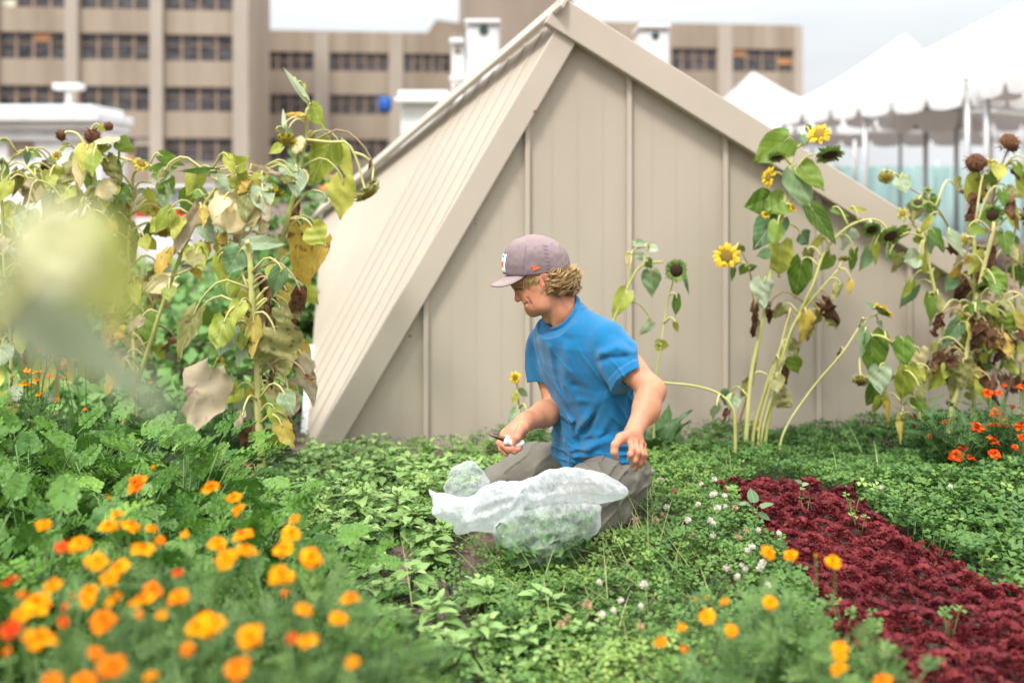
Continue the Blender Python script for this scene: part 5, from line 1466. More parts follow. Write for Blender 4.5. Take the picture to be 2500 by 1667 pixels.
# broad dark leafy vegetable behind the man, weeds, grass, straw, hose
CHARD = leafy('dark_broad_leaf', [(0.021, 0.052, 0.014), (0.042, 0.098, 0.024), (0.084, 0.156, 0.036)], vein=(.12, .19, .07), transl=.15, rough=.4, bscale=20)
rgc = random.Random(5)
for (q, lab, n, s) in (((1600, 1035), 'dark broad leaved chard clump against the shed right of the man', 22, .20), ((1690, 1045), 'small dark chard plant between the first clump and the sunflower stalks', 12, .13), ((1320, 1040), 'dark low leafy plant half hidden between the knife hand and the shirt', 12, .13)):
    b = gnd(*q, 0.0) if False else at(q[0], q[1], 4.35 if q[0] > 1400 else 4.2); b.z = float(terr(b.y))
    r = thing('chard_plant', b, lab, 'vegetable')
    lf, st = MB(), MB()
    for k in range(n):
        a = rgc.uniform(0, 6.28); el = rgc.uniform(.35, 1.3); d = Vector((math.cos(a) * math.cos(el), math.sin(a) * math.cos(el), math.sin(el)))
        L_ = s * rgc.uniform(.6, 1.1); p = b + d * s * .5 + Vector((0, 0, .03))
        M = Matrix.Translation(p) @ basis(d + Vector((0, 0, -.15)), (d.x * .2, d.y * .2 - .3, 1))
        leaf_geo(lf, M, L_, L_ * .5, rgc, .25, .5, .25, 0, rgc.random(), heart=.0, wave=.12)
        st.tube([b, b.lerp(p, .6) + Vector((0, 0, .01)), p], .004, 6, 0, .5)
    lf.build('foliage', CHARD, r); st.build('stem', CLST, r)
# pale weed and clover seedlings standing in the lettuce
def weed(loc, lab, leaves, seed):
    rg = random.Random(seed); r = thing('weed_seedling', loc, lab, 'weed')
    lf, st = MB(), MB()
    for (dx, dz, L_, w_, yaw, el) in leaves:
        p = loc + Vector((dx, 0, dz)); d = Vector((math.cos(yaw) * math.cos(el), math.sin(yaw) * math.cos(el), math.sin(el)))
        L_, w_ = L_ * .62, w_ * .62; p = loc + (p - loc) * .7
        M = Matrix.Translation(p) @ basis(d, (0, -.4, 1)); leaf_geo(lf, M, L_, w_, rg, .15, .2, .1, 0, rg.random(), heart=.03)
        st.tube([loc + Vector((0, 0, -.05)), loc.lerp(p, .6) + Vector((0, 0, .01)), p], .0012, 5, 0, .7)
    lf.build('foliage', BLUEG, r); st.build('stem', CLST, r)
weed(gnd(*c4(1110, 790), .12), 'pale broad leaved weed growing in the red lettuce near the clover blossoms', [(-.01, .03, .10, .05, 2.6, .2), (.0, .05, .11, .06, 1.5, .6), (.03, .03, .08, .04, .2, .3), (.02, .0, .07, .05, -.7, -.2), (-.02, .04, .07, .035, 3.6, .3)], 1)
weed(gnd(*c4(1330, 690), .12), 'small green weed at the far end of the red lettuce', [(0, .03, .05, .03, .3, .3), (0, .04, .05, .03, 2.4, .4), (.01, .02, .04, .03, 4, .1)], 2)
CLV1 = clover_tpl()
def clover_sprig(loc, lab, n, seed, sz=.016, spread=.03):
    rg = np.random.default_rng(seed); r = thing('clover_sprig', loc, lab, 'clover')
    lf, st = MB(), MB()
    for k in range(n):
        p = np.array(tuple(loc)) + np.array([rg.uniform(-spread, spread), rg.uniform(-spread, spread), rg.uniform(.01, .05)])
        M = rot_mats([p], rg.uniform(0, 6.28, 1), rg.normal(0, .25, 1), np.array([sz * rg.uniform(.8, 1.2)]), rg.normal(-.3, .25, 1))
        lf.inst(CLV1, M, [rg.uniform(.3, .6)]); st.tube([tuple(np.array(tuple(loc)) + np.array([0, 0, -.06])), tuple(p)], .0011, 5, 0, .7)
    lf.build('foliage', [CLOV, CLST], r); st.build('stem', CLST, r)
for (q, lab, n) in (((2010, 1290), 'tall clover sprig standing alone in the red lettuce at lower right', 4), ((1560, 760), 'clover sprig at the right edge of the red lettuce near its far end', 4), ((1345, 765), 'single clover sprig in the middle of the far red lettuce', 2), ((1600, 820), 'clover sprig half sunk in the red lettuce by the dark clover', 3),
                    ((1520, 1280), 'clover sprig between the orange marigolds and the red lettuce', 4), ((1650, 1330), 'clover sprig low on the near red lettuce right of the marigolds', 4), ((1690, 1400), 'leafy clover sprig on the near red lettuce at the bottom', 5), ((1450, 1360), 'clover sprig tucked under the leaning marigold leaves', 5), ((1960, 930), 'reddish stalked clover sprig at the right border of the lettuce', 3), ((1220, 980), 'clover sprig under the last white blossoms', 4)):
    clover_sprig(gnd(*c4(*q), .11), lab, n, q[0])
# loose grass among the clover
GR = leafy('grass_blade', [(.10, .17, .035), (.22, .30, .08), (.42, .40, .18)], transl=.2, rough=.5)
mb = MB()
def blade(p, yaw, el, L_, w_, tint, bend):
    d = Vector((math.cos(yaw), math.sin(yaw), 0)); s = Vector((-d.y, d.x, 0)) * w_
    v = []
    for i in range(6):
        u = i / 5; q = Vector(p) + d * L_ * u * math.cos(el) + Vector((0, 0, L_ * (u * math.sin(el) - bend * u * u)))
        v += [tuple(q - s * (1 - u * .9)), tuple(q + s * (1 - u * .9))]
    mb.add(v, [(2*i, 2*i+1, 2*i+3, 2*i+2) for i in range(5)], 0, tint)
for (q, n, rad) in (((560, 960), 90, .14), ((470, 900), 50, .10), ((760, 1060), 60, .12), ((700, 990), 40, .15), ((300, 1150), 40, .2), ((560, 1250), 50, .25), ((850, 960), 25, .15), ((640, 740), 20, .06), ((150, 1250), 30, .2), ((1130, 620), 12, .3), ((1500, 560), 14, .3)):
    c = gnd(*c4(*q), .06)
    for k in range(n):
        blade((c.x + random.gauss(0, rad * .6), c.y + random.gauss(0, rad * .6), random.uniform(.02, .08)), random.uniform(0, 6.28), random.uniform(.3, 1.3), random.uniform(.09, .26), .0021, random.uniform(.2, 1), random.uniform(.1, .5))
for k in range(70):
    c = gnd(*c3(random.uniform(1750, 2000), random.uniform(960, 1110)), 0)
    blade((c.x, c.y, 0), random.uniform(0, 6.28), random.uniform(.5, 1.4), random.uniform(.03, .09), .001, random.random(), .2)
tag(mb.build('grass', GR), 'thin pale grass blades growing up through the clover', 'grass', kind='stuff')
mb = MB(); STR = leafy('straw', [(.22, .11, .05), (.40, .24, .12), (.5, .36, .2)], transl=0, rough=.9)
for k in range(420):
    q = c3(random.gauss(960, 110), random.gauss(600, 24)); c = gnd(q[0], max(q[1], 1100), .07)
    blade((c.x, c.y, random.uniform(.06, .12)), random.uniform(0, 6.28), random.uniform(-.2, .5), random.uniform(.03, .10), .0016, random.random(), random.uniform(0, .5))
tag(mb.build('straw', STR), 'patch of dry reddish brown dead stems on the ground below the thick sunflower', 'straw', kind='stuff')
hose = mottled('black_hose', (.012, .012, .014), (.03, .03, .033), scale=20, rough=.45)
for pts, lab in (([(1470, 560), (1545, 660), (1550, 900), (1540, 1100), (1530, 1250), (1560, 1500), (1600, 1700)], 'black drip hose running through the basil beside the marigolds'), ([(1800, 600), (1960, 820), (2030, 1000), (2075, 1160), (2110, 1310), (2190, 1480), (2300, 1680)], 'black drip hose along the soil strip nearest the plastic bag')):
    mb = MB(); P_ = [gnd(*c3(*q), .018) for q in pts]
    mb.tube(spline(P_, 60), .0075, 10)
    tag(mb.build('drip_hose', hose), lab, 'hose')
# far planting beyond the left bed
FAR = leafy('far_green', [(0.07, 0.145, 0.035), (0.131, 0.262, 0.062), (0.221, 0.369, 0.107)], transl=.2, rough=.6, bscale=2)
mb = MB(); K = 24000
X = rng.uniform(-1, 0, K); Y = 4.1 + 9.9 * rng.random(K) ** 1.5; X = -.95 + X * (Y * .62 - .4)
row = .5 + .5 * np.sin(Y * 3.2 + X * .4)
ok = (rng.random(K) < .35 + .65 * row) & ~((X > -1.12) & (Y < 6.6)) & (X < -.9) & ~((X > -6) & (Y > 12))
X, Y, row = X[ok], Y[ok], row[ok]; n = len(X)
Z = rng.random(n) ** .6 * (.12 + .35 * row) * np.clip((Y - 3.6) / 2.5, .35, 1) - .08
q = np.array([(-.5, 0, 0), (0, .5, .12), (.5, 1, 0), (0, .5, -.1)]) if False else np.array([(0, 0, 0), (.32, .45, .06), (0, 1, 0), (-.32, .45, .06)])
mb.inst((q, [(np.array([(0, 1, 2, 3)]), 0)], np.zeros((4, 2))), rot_mats(np.stack([X, Y, Z], 1), rng.uniform(0, 6.28, n), rng.normal(.3, .5, n), rng.uniform(.07, .15, n), rng.normal(0, .5, n)), np.clip(.45 + rng.normal(.15, .2, n), 0, 1))
tag(mb.build('vegetable_rows', FAR), 'blurred rows of green vegetables in the garden beyond the left sunflowers', 'vegetables', kind='stuff')
for (c, s, nm, lab, k) in (((-1.62, 7.6, 0), .62, 'garden_shrub', 'rounded blue green shrub just beyond the shed corner', 900), ((-1.5, 6.2, 0), .36, 'garden_shrub', 'light green bush low between the shed corner and the withered sunflower', 600)):
    r = thing(nm, c, lab, 'shrub'); fo, st = MB(), MB()
    P_ = rng.normal(0, 1, (k, 3)); P_ /= np.linalg.norm(P_, axis=1)[:, None]; P_ *= (rng.random((k, 1)) ** .4) * s; P_[:, 2] = P_[:, 2] * 1.0 + s * 1.1
    P_ *= (1 + .25 * vnoise(P_ * 4, 3))[:, None]; P_ += np.array(c)
    fo.inst((q, [(np.array([(0, 1, 2, 3)]), 0)], np.zeros((4, 2))), rot_mats(P_, rng.uniform(0, 6.28, k), rng.normal(.2, .6, k), rng.uniform(.07, .13, k), rng.normal(0, .6, k)), np.clip(.4 + rng.normal(0, .2, k), 0, 1))
    fo.build('foliage', FAR, r)
    for j in range(6):
        st.tube([c, (c[0] + random.uniform(-.2, .2), c[1] + random.uniform(-.2, .2), s * 1.3)], [.02, .008], 6, 0, .3)
    st.build('stem', STEMD, r)
NEARY = leafy('pale_lime_leaf', [(.30, .36, .05), (.42, .46, .10), (.52, .54, .2)], transl=.35)
NEARC = leafy('lime_cream_petal', [(.60, .60, .30), (.70, .68, .42)], transl=.35)
LM['N'] = NEARY
# out of focus plant right in front of the lens
Y0 = .47
r = thing('squash_plant', at(-200, 1500, Y0), 'out of focus pale plant with a cream blossom close to the lens at the left', 'plant')
def near(px, py, dy=0): return at(px, py, Y0 + dy)
mb = MB(); mb.tube(spline([at(-420, 2600, .5), at(-260, 1500, .5), near(-80, 900), near(60, 690), near(150, 600)], 20), np.linspace(.006, .0025, 20), 8, 0, .6); mb.build('stem', STEM, r)
rgn = random.Random(3)
add_leaf(r, near(40, 690), near(440, 1040, .03), .030, 'l', rgn, near(0, 760), fold=.2, crumple=.1, prad=.0015)
add_leaf(r, near(20, 760), near(260, 960, .02), .026, 'l', rgn, near(-40, 820), fold=.2, crumple=.1, prad=.0015)
add_leaf(r, near(170, 560), near(340, 800, .01), .040, 'N', rgn, near(150, 600), fold=.2, crumple=.1, prad=.0015)
mb = MB()
ring_petals(mb, near(150, 600, -.005), (.2, -.9, .3), .003, .024, 9, .018, rgn, .3); ring_petals(mb, near(160, 590, -.007), (.1, -.9, .3), .002, .019, 8, .014, rgn, .6)
mb.build('blossom', NEARC, r)
# ---------------------------------------------------------------- the kneeling man: signed distance fields turned into one skin each
def mc(x, y, Y): return np.array(tuple(at(1000 + x * .5486, 540 + y * .5486, Y)))
def mz(x, y, Y): return np.array(tuple(at(1180 + x * .14664, 560 + y * .14668, Y)))
def mh(x, y, Y): return np.array(tuple(at(1160 + x * .20408, 880 + y * .20408, Y)))
def cone(P_, a, b, ra, rb):
    ba = b - a; l2 = ba @ ba
    t = np.clip(((P_ - a) @ ba) / l2, 0, 1)
    return np.linalg.norm(P_ - a - t[:, None] * ba, axis=1) - (ra + (rb - ra) * t)
def chain(P_, pts, rad, k=0.0):
    d = None
    for i in range(len(pts) - 1):
        e = cone(P_, pts[i], pts[i+1], rad[i], rad[i+1])
        d = e if d is None else (smin(d, e, k) if k else np.minimum(d, e))
    return d
def ell(P_, c, r, B=None):
    q = P_ - c
    if B is not None: q = q @ B
    k0 = np.linalg.norm(q / r, axis=1); k1 = np.linalg.norm(q / (np.array(r) ** 2), axis=1)
    return k0 * (k0 - 1) / np.maximum(k1, 1e-9)
def smin(a, b, k):
    h = np.clip(.5 + .5 * (b - a) / k, 0, 1)
    return b + (a - b) * h - k * h * (1 - h)
def smax(a, b, k): return -smin(-a, -b, k)
def segd(P_, a, b):
    ba = b - a; t = np.clip(((P_ - a) @ ba) / (ba @ ba), 0, 1)
    return np.linalg.norm(P_ - a - t[:, None] * ba, axis=1), t
def local(f, c, r):
    """f evaluated near its ball only"""
    def g(P_):
        e = np.linalg.norm(P_ - c, axis=1) - r
        d = np.maximum(e, .02) + .0
        m = e < .05
        if m.any(): d[m] = f(P_[m])
        return d
    return g
def surface(f, lo, hi, h, blk=8):
    """surface nets over the zero level of f inside the box lo..hi"""
    lo = np.array(lo, float); hi = np.array(hi, float)
    nb = np.ceil((hi - lo) / (h * blk)).astype(int)
    n = nb * blk + 1
    bx = np.stack(np.meshgrid(*[np.arange(k) for k in nb], indexing='ij'), -1).reshape(-1, 3)
    cen = lo + (bx + .5) * blk * h
    d = f(cen)
    half = blk * h * .5 * 1.75 + 2 * h
    D = np.where(d > 0, 1.0, -1.0).astype(np.float32).reshape(nb)
    G = np.ones(n, np.float32)
    G[:-1, :-1, :-1] = np.repeat(np.repeat(np.repeat(D, blk, 0), blk, 1), blk, 2)
    act = bx[np.abs(d) < half * 1.25]
    off = np.stack(np.meshgrid(*[np.arange(blk + 1)] * 3, indexing='ij'), -1).reshape(-1, 3)
    for s in range(0, len(act), 400):
        ii = (act[s:s+400, None, :] * blk + off[None]).reshape(-1, 3)
        v = f(lo + ii * h)
        G[ii[:, 0], ii[:, 1], ii[:, 2]] = v
    S = G < 0
    c8 = [S[a:n[0]-1+a, b:n[1]-1+b, c:n[2]-1+c] for a in (0, 1) for b in (0, 1) for c in (0, 1)]
    al = c8[0].copy(); an = c8[0].copy()
    for q in c8[1:]: al &= q; an |= q
    mix = an & ~al
    cell = np.argwhere(mix)
    vid = np.full(mix.shape, -1, np.int32); vid[mix] = np.arange(len(cell))
    acc = np.zeros((len(cell), 3)); cnt = np.zeros(len(cell))
    cor = [(a, b, c) for a in (0, 1) for b in (0, 1) for c in (0, 1)]
    vals = {k: G[cell[:, 0] + k[0], cell[:, 1] + k[1], cell[:, 2] + k[2]] for k in cor}
    for i, a in enumerate(cor):
        for b in cor[i+1:]:
            if sum(abs(x - y) for x, y in zip(a, b)) != 1: continue
            va, vb = vals[a], vals[b]; m = (va < 0) != (vb < 0)
            t = np.where(m, va / np.where(m, va - vb, 1), 0)
            p = np.array(a) + t[:, None] * (np.array(b) - np.array(a))
            acc[m] += p[m]; cnt[m] += 1
    V = lo + (cell + acc / np.maximum(cnt, 1)[:, None]) * h
    quads = []
    for ax in range(3):
        sl0 = [slice(None)] * 3; sl1 = [slice(None)] * 3
        sl0[ax] = slice(0, -1); sl1[ax] = slice(1, None)
        a, b = S[tuple(sl0)], S[tuple(sl1)]
        e = np.argwhere(a != b)
        u, w_ = (ax + 1) % 3, (ax + 2) % 3
        e = e[(e[:, u] > 0) & (e[:, w_] > 0) & (e[:, u] < n[u] - 1) & (e[:, w_] < n[w_] - 1)]
        if not len(e): continue
        ids = []
        for du, dw in ((-1, -1), (0, -1), (0, 0), (-1, 0)):
            q = e.copy(); q[:, u] += du; q[:, w_] += dw
            ids.append(vid[q[:, 0], q[:, 1], q[:, 2]])
        Q = np.stack(ids, 1)
        flip = S[e[:, 0], e[:, 1], e[:, 2]]
        Q[~flip] = Q[~flip][:, ::-1]
        quads.append(Q)
    Q = np.concatenate(quads); Q = Q[(Q >= 0).all(1)]
    return V, Q

man = thing('person', (.10, 3.2, 0), 'person in a blue T-shirt and faded cap kneeling with a knife in one hand', 'person')
fdir = np.array((-.80, -.60, 0)); ldir = np.array((.60, -.80, 0)); zdir = np.array((0, 0, 1.0))
YM = 3.25
# joints
SL_ = mc(893, 548, 3.12); EL_ = mc(1078, 752, 3.0); WL_ = mc(992, 945, 2.88)
SR_ = mc(612, 545, 3.40); ER_ = mc(655, 838, 3.34); WR_ = mc(512, 892, 3.16)
HIP = mc(870, 1075, 3.32)
# ---- head
HY = 3.25
BN = np.stack([(-.97, 0, -.24), (0, -1, 0), (-.24, 0, .97)], 1)     # head axes: forward, left, up
sidev = np.array((0, -1.0, 0))
def hz(x, y, s=0.0): return mz(x, y, HY) + sidev * s
def sd_head(P_):
    d = ell(P_, hz(900, 690), (.096, .074, .104), BN)
    d = smin(d, ell(P_, hz(845, 985), (.042, .050, .074), BN), .03)
    d = smin(d, ell(P_, hz(825, 1120), (.021, .030, .045), BN), .02)
    for s in (-1, 1):
        d = smin(d, cone(P_, hz(835, 1318, s * .010), hz(1000, 1215, s * .046), .019, .023), .030)
        d = smin(d, cone(P_, hz(1000, 1215, s * .046), hz(1000, 960, s * .056), .020, .018), .03)
        d = smin(d, ell(P_, hz(760, 1070, s * .036), (.018, .015, .016)), .018)      # smiling cheek
        d = smin(d, ell(P_, hz(800, 1200, s * .036), (.02, .012, .02)), .03)
    d = smin(d, cone(P_, hz(822, 1335, -.008), hz(822, 1335, .008), .0155, .0155), .014)
    d = smin(d, cone(P_, hz(528, 905, -.030), hz(528, 905, .030), .0105, .0105), .016)       # brow
    # nose
    d = smin(d, cone(P_, hz(552, 950), hz(582, 1130), .0072, .0105), .007)
    d = smin(d, ell(P_, hz(574, 1158), (.0112, .0108, .0105)), .006)
    for s in (-1, 1):
        d = smin(d, ell(P_, hz(618, 1150, s * .0105), (.010, .0065, .008)), .005)
        d = smax(d, -ell(P_, hz(606, 1190, s * .006), (.005, .003, .004)), .003)
        # eye socket and lids
        d = smax(d, -ell(P_, hz(556, 975, s * .030), (.013, .015, .0075)), .010)
        d = smin(d, ell(P_, hz(598, 975, s * .030), (.0105, .0115, .0105)), .003)
        # crow's feet and smile folds
        for (a, b, w_) in (((640, 985), (880, 1110), .0022), ((650, 1020), (870, 1150), .0020), ((700, 1075), (850, 1200), .0030), ((650, 1140), (800, 1260), .003)):
            e, t = segd(P_, hz(*a, s * .043), hz(*b, s * .052))
            d = d + .0026 * np.exp(-(e / w_ / 2.2) ** 2) * np.sin(np.pi * np.clip(t, .05, .95))
    # mouth: lips parted in a smile
    up_ = [hz(690, 1200, 0), hz(706, 1197, .012), hz(765, 1170, .031)]
    lo_ = [hz(728, 1262, 0), hz(740, 1255, .012), hz(772, 1192, .030)]
    for pts, r0 in ((up_, .0062), (lo_, .0072)):
        for s in (1, -1):
            q = [p * np.array((1, 1, 1)) for p in pts]
            if s < 0: q = [np.array((p[0], 2 * HY - p[1], p[2])) for p in pts]
            d = smin(d, chain(P_, q, (r0, r0 * .9, .004)), .006)
    for s in (1, -1):
        d = smax(d, -cone(P_, hz(688, 1233, s * .003), hz(755, 1183, s * .027), .0042, .0025), .003)
    e, t = segd(P_[:, [0, 2]], hz(690, 1232)[[0, 2]], hz(775, 1178)[[0, 2]])
    d = d + .0050 * np.exp(-(e / .0026) ** 2) * (np.abs(P_[:, 1] - HY) < .05)
    for a, b, am in (((735, 1110), (800, 1215), .0028), ((800, 1215), (815, 1270), .002)):      # smile fold
        e, t = segd(P_[:, [0, 2]], hz(*a)[[0, 2]], hz(*b)[[0, 2]]); d = d + am * np.exp(-(e / .0034) ** 2) * (np.abs(P_[:, 1] - HY) < .06)
    e, t = segd(P_[:, [0, 2]], hz(545, 985)[[0, 2]], hz(640, 968)[[0, 2]]); d = d + .0022 * np.exp(-(e / .0022) ** 2) * (np.abs(P_[:, 1] - HY) > .012)
    d = smax(d, -cone(P_, hz(770, 1292, -.012), hz(770, 1292, .012), .0035, .0035), .012)
    # ears
    for s in (-1, 1):
        c = hz(1012, 815, s * .076)
        e = ell(P_, c, (.018, .0085, .030), BN)
        e = smax(e, -ell(P_, c + sidev * s * .009 + np.array((-.003, 0, .002)), (.0105, .0065, .019), BN), .004)
        e = smin(e, ell(P_, hz(1020, 925, s * .073), (.009, .006, .009)), .006)
        d = smin(d, e, .006)
    # neck
    d = smin(d, cone(P_, hz(1120, 1030), hz(1320, 1330, .0), .055, .053), .022)
    d = smin(d, cone(P_, hz(1310, 1330), hz(1420, 1560), .052, .046), .025)
    for a, b in (((1060, 980), (1190, 1560)),):
        d = smin(d, cone(P_, hz(*a, .052), hz(*b, .030), .013, .010), .016)        # neck muscle
    d = smin(d, ell(P_, hz(1075, 1480, 0), (.014, .014, .016)), .02)
    return d
def finger(P_, pts, r=.0083):
    n = len(pts); rr = np.linspace(r * 1.08, r * .86, n)
    d = chain(P_, pts, rr, .003)
    for i in range(1, n - 1): d = smin(d, np.linalg.norm(P_ - pts[i], axis=1) - rr[i] * 1.07, .004)
    return d
# hands
def sd_lhand(P_):
    h_ = lambda x, y, dy=0: mh(x, y, 2.86 + dy)
    kn = [h_(1845, 960, -.022), h_(1905, 970, -.012), h_(1965, 985, .004), h_(2005, 1010, .022)]
    w_ = WL_
    d = None
    for k, q in enumerate(kn):
        e = cone(P_, w_ + (q - w_) * .12, q, .0165, .0118)
        d = e if d is None else smin(d, e, .012)
    d = smin(d, cone(P_, h_(1900, 880, .012), h_(1940, 960, .012), .018, .015), .015)
    F_ = [[kn[0], h_(1880, 1060, -.05), h_(1858, 1120, -.058), h_(1846, 1172, -.05)],
          [kn[1], h_(1945, 1095, -.048), h_(1912, 1190, -.050), h_(1880, 1245, -.038)],
          [kn[2], h_(1992, 1120, -.030), h_(1965, 1225, -.030), h_(1918, 1292, -.018)],
          [kn[3], h_(2028, 1125, -.004), h_(2012, 1205, -.002), h_(1975, 1268, .006)]]
    for q, r in zip(F_, (.0090, .0092, .0088, .0078)): d = smin(d, finger(P_, q, r), .0045)
    th = [h_(1860, 880, -.004), h_(1745, 930, -.030), h_(1672, 1010, -.05), h_(1664, 1095, -.056), h_(1686, 1160, -.05)]
    d = smin(d, chain(P_, th, (.017, .0155, .0108, .0102, .0082), .006), .007)
    return d
def sd_rhand(P_):
    h_ = lambda x, y, dy=0: mh(x, y, 3.13 + dy)
    w_ = WR_
    kn = [h_(345, 880, .012), h_(380, 920, -.008), h_(420, 960, -.024), h_(480, 985, -.032)]
    d = cone(P_, w_, h_(480, 860, .0), .027, .026)
    for q in kn: d = smin(d, cone(P_, w_ + (q - w_) * .3, q, .018, .0125), .012)
    d = smin(d, cone(P_, h_(560, 760, .012), h_(380, 870, .02), .022, .016), .014)
    F_ = [[kn[0], h_(288, 985, -.012), h_(312, 1055, -.026), h_(372, 1118, -.030)],
          [kn[1], h_(330, 1010, -.034), h_(400, 1072, -.045), h_(480, 1080, -.036)],
          [kn[2], h_(385, 1045, -.048), h_(470, 1085, -.050), h_(540, 1045, -.036)],
          [kn[3], h_(450, 1050, -.052), h_(520, 1055, -.050), h_(560, 1000, -.036)]]
    for q, r in zip(F_, (.0092, .0092, .0088, .0080)): d = smin(d, finger(P_, q, r), .004)
    th = [h_(580, 800, -.010), h_(530, 850, -.040), h_(500, 920, -.052), h_(465, 985, -.052)]
    d = smin(d, chain(P_, th, (.018, .0145, .0112, .0092), .006), .006)
    return d
def sd_body(P_):
    d = sd_head(P_)
    # trunk and legs inside the clothes
    t = chain(P_, [mc(722, 560, YM), mc(770, 640, YM), mc(830, 860, 3.28), HIP], (.075, .085, .085, .10), .05)
    t = smin(t, cone(P_, SL_, SR_, .042, .042), .04)
    d = smin(d, t, .03)
    for (a, b, c, r) in ((mc(770, 1080, 3.42), mc(400, 1170, 3.38), mc(780, 1235, 3.48), .046), (mc(925, 1115, 3.22), mc(660, 1322, 2.97), mc(900, 1315, 3.11), .05)):
        d = smin(d, chain(P_, [a, b, c], (r, .038, .028)), .03)
    # left arm (near)
    a = chain(P_, [SL_, mc(985, 655, 3.06), EL_, mc(1052, 838, 2.95), WL_], (.050, .042, .038, .0355, .0255), .02)
    a = smin(a, ell(P_, mc(1092, 768, 3.01), (.026, .026, .030)), .022)
    a = smin(a, ell(P_, mc(1058, 815, 2.955), (.034, .034, .055)), .025)
    a = smin(a, sd_lhand(P_), .012)
    d = smin(d, a, .01)
    b = chain(P_, [SR_, mc(628, 690, 3.385), ER_, mc(598, 858, 3.26), WR_], (.052, .044, .042, .041, .028), .02)
    b = smin(b, sd_rhand(P_), .012)
    d = smin(d, b, .01)
    return d
sd_head = local(sd_head, hz(1000, 950), .22); sd_lhand = local(sd_lhand, mh(1880, 1050, 2.83), .09); sd_rhand = local(sd_rhand, mh(450, 920, 3.12), .09)
V, Q = surface(sd_body, (-.22, 2.72, .04), (.46, 3.62, 1.02), .003)
def colour_body(V):
    n1 = vnoise(V * 60, 5); n2 = vnoise(V * 18, 6)
    c = np.array((.50, .225, .125)) * (1 + .12 * n1 + .15 * n2)[:, None]
    def blend(c, m, col): return c * (1 - m[:, None]) + np.array(col) * m[:, None]
    def spot(p, r, col, k=1.0):
        nonlocal c
        m = k * np.exp(-(np.linalg.norm(V - p, axis=1) / r) ** 2); c = blend(c, m, col)
    spot(hz(577, 1140), .020, (.55, .18, .12), .6)
    for s in (-1, 1):
        spot(hz(720, 1060, s * .045), .028, (.56, .20, .12), .5); spot(hz(1012, 800, s * .078), .026, (.56, .17, .11), .6)
        for (a, b, w_, col, k) in (((500, 925), (620, 905), .005, (.20, .11, .05), .8), ((545, 977), (632, 968), .0028, (.05, .022, .014), .95), ((560, 1000), (625, 1000), .003, (.34, .13, .08), .5),
                                   ((688, 1233), (752, 1187), .0034, (.12, .03, .025), .95)):
            e, t = segd(V, hz(*a, s * .004 if a[0] == 688 else s * .030), hz(*b, s * .027 if a[0] == 688 else s * .046)); c = blend(c, k * np.exp(-(e / w_) ** 2 * .8), col)
        e, t = segd(V, hz(690, 1214, 0), hz(757, 1178, s * .028)); c = blend(c, .55 * np.exp(-(e / .005) ** 2), (.50, .13, .10))
        e, t = segd(V, hz(722, 1262, 0), hz(762, 1195, s * .027)); c = blend(c, .7 * np.exp(-(e / .006) ** 2), (.52, .13, .10))
    side = np.clip((np.abs(V[:, 1] - HY) - .010) / .006, 0, 1)
    V2 = V[:, [0, 2]]
    for (a, b, w_, col, k, ms) in (((690, 1232), (778, 1176), .0030, (.13, .035, .028), .95, 0), ((692, 1206), (760, 1176), .0042, (.48, .13, .10), .6, 0), ((728, 1258), (768, 1212), .0055, (.50, .13, .10), .65, 0),
                                   ((540, 985), (645, 966), .0030, (.05, .022, .014), .95, 1), ((500, 925), (640, 900), .0052, (.22, .12, .05), .8, 1), ((712, 1222), (752, 1196), .0016, (.75, .7, .62), .8, 0),
                                   ((640, 990), (860, 1090), .0024, (.36, .13, .07), .45, 1), ((660, 1030), (850, 1140), .0024, (.36, .13, .07), .4, 1), ((735, 1110), (815, 1260), .0030, (.36, .13, .07), .5, 0)):
        e, t = segd(V2, hz(*a)[[0, 2]], hz(*b)[[0, 2]])
        m = k * np.exp(-(e / w_) ** 2) * (np.abs(V[:, 1] - HY) < .075) * (side if ms else 1)
        c = blend(c, m, col)
    # stubble
    m = .28 * np.exp(-(np.linalg.norm((V - hz(850, 1290)) / np.array((.05, .08, .035)), axis=1)) ** 2); c = blend(c, m, (.36, .17, .08))
    # neck reddened
    m = .45 * np.exp(-(np.linalg.norm(V - hz(1250, 1380, .04), axis=1) / .07) ** 2); c = blend(c, m, (.52, .19, .10))
    # hands: knuckles and fingertips redder, pale nails
    hm = np.exp(-(np.linalg.norm(V - mh(1920, 1100, 2.83), axis=1) / .075) ** 4) + np.exp(-(np.linalg.norm(V - mh(420, 1000, 3.1), axis=1) / .075) ** 4)
    c = blend(c, np.clip(hm, 0, 1) * .5, (.54, .20, .13))
    for p in (mh(1684, 1150, 2.795), mh(1850, 1150, 2.79), mh(1885, 1235, 2.80), mh(1915, 1280, 2.83), mh(470, 975, 3.06)): spot(p, .0055, (.62, .36, .28), .8)
    m = np.clip(vnoise(V * 220, 8) - .55, 0, 1) * .6; c = blend(c, m, (.38, .15, .07))
    return np.clip(c, 0, 1)
SKIN = vcol_mat('skin', rough=.5, sss=.06, bump=.2, bscale=380, spec=.4)
mb = MB(); mb.add(V, Q)
mb.build('body', SKIN, man, col=colour_body(V))

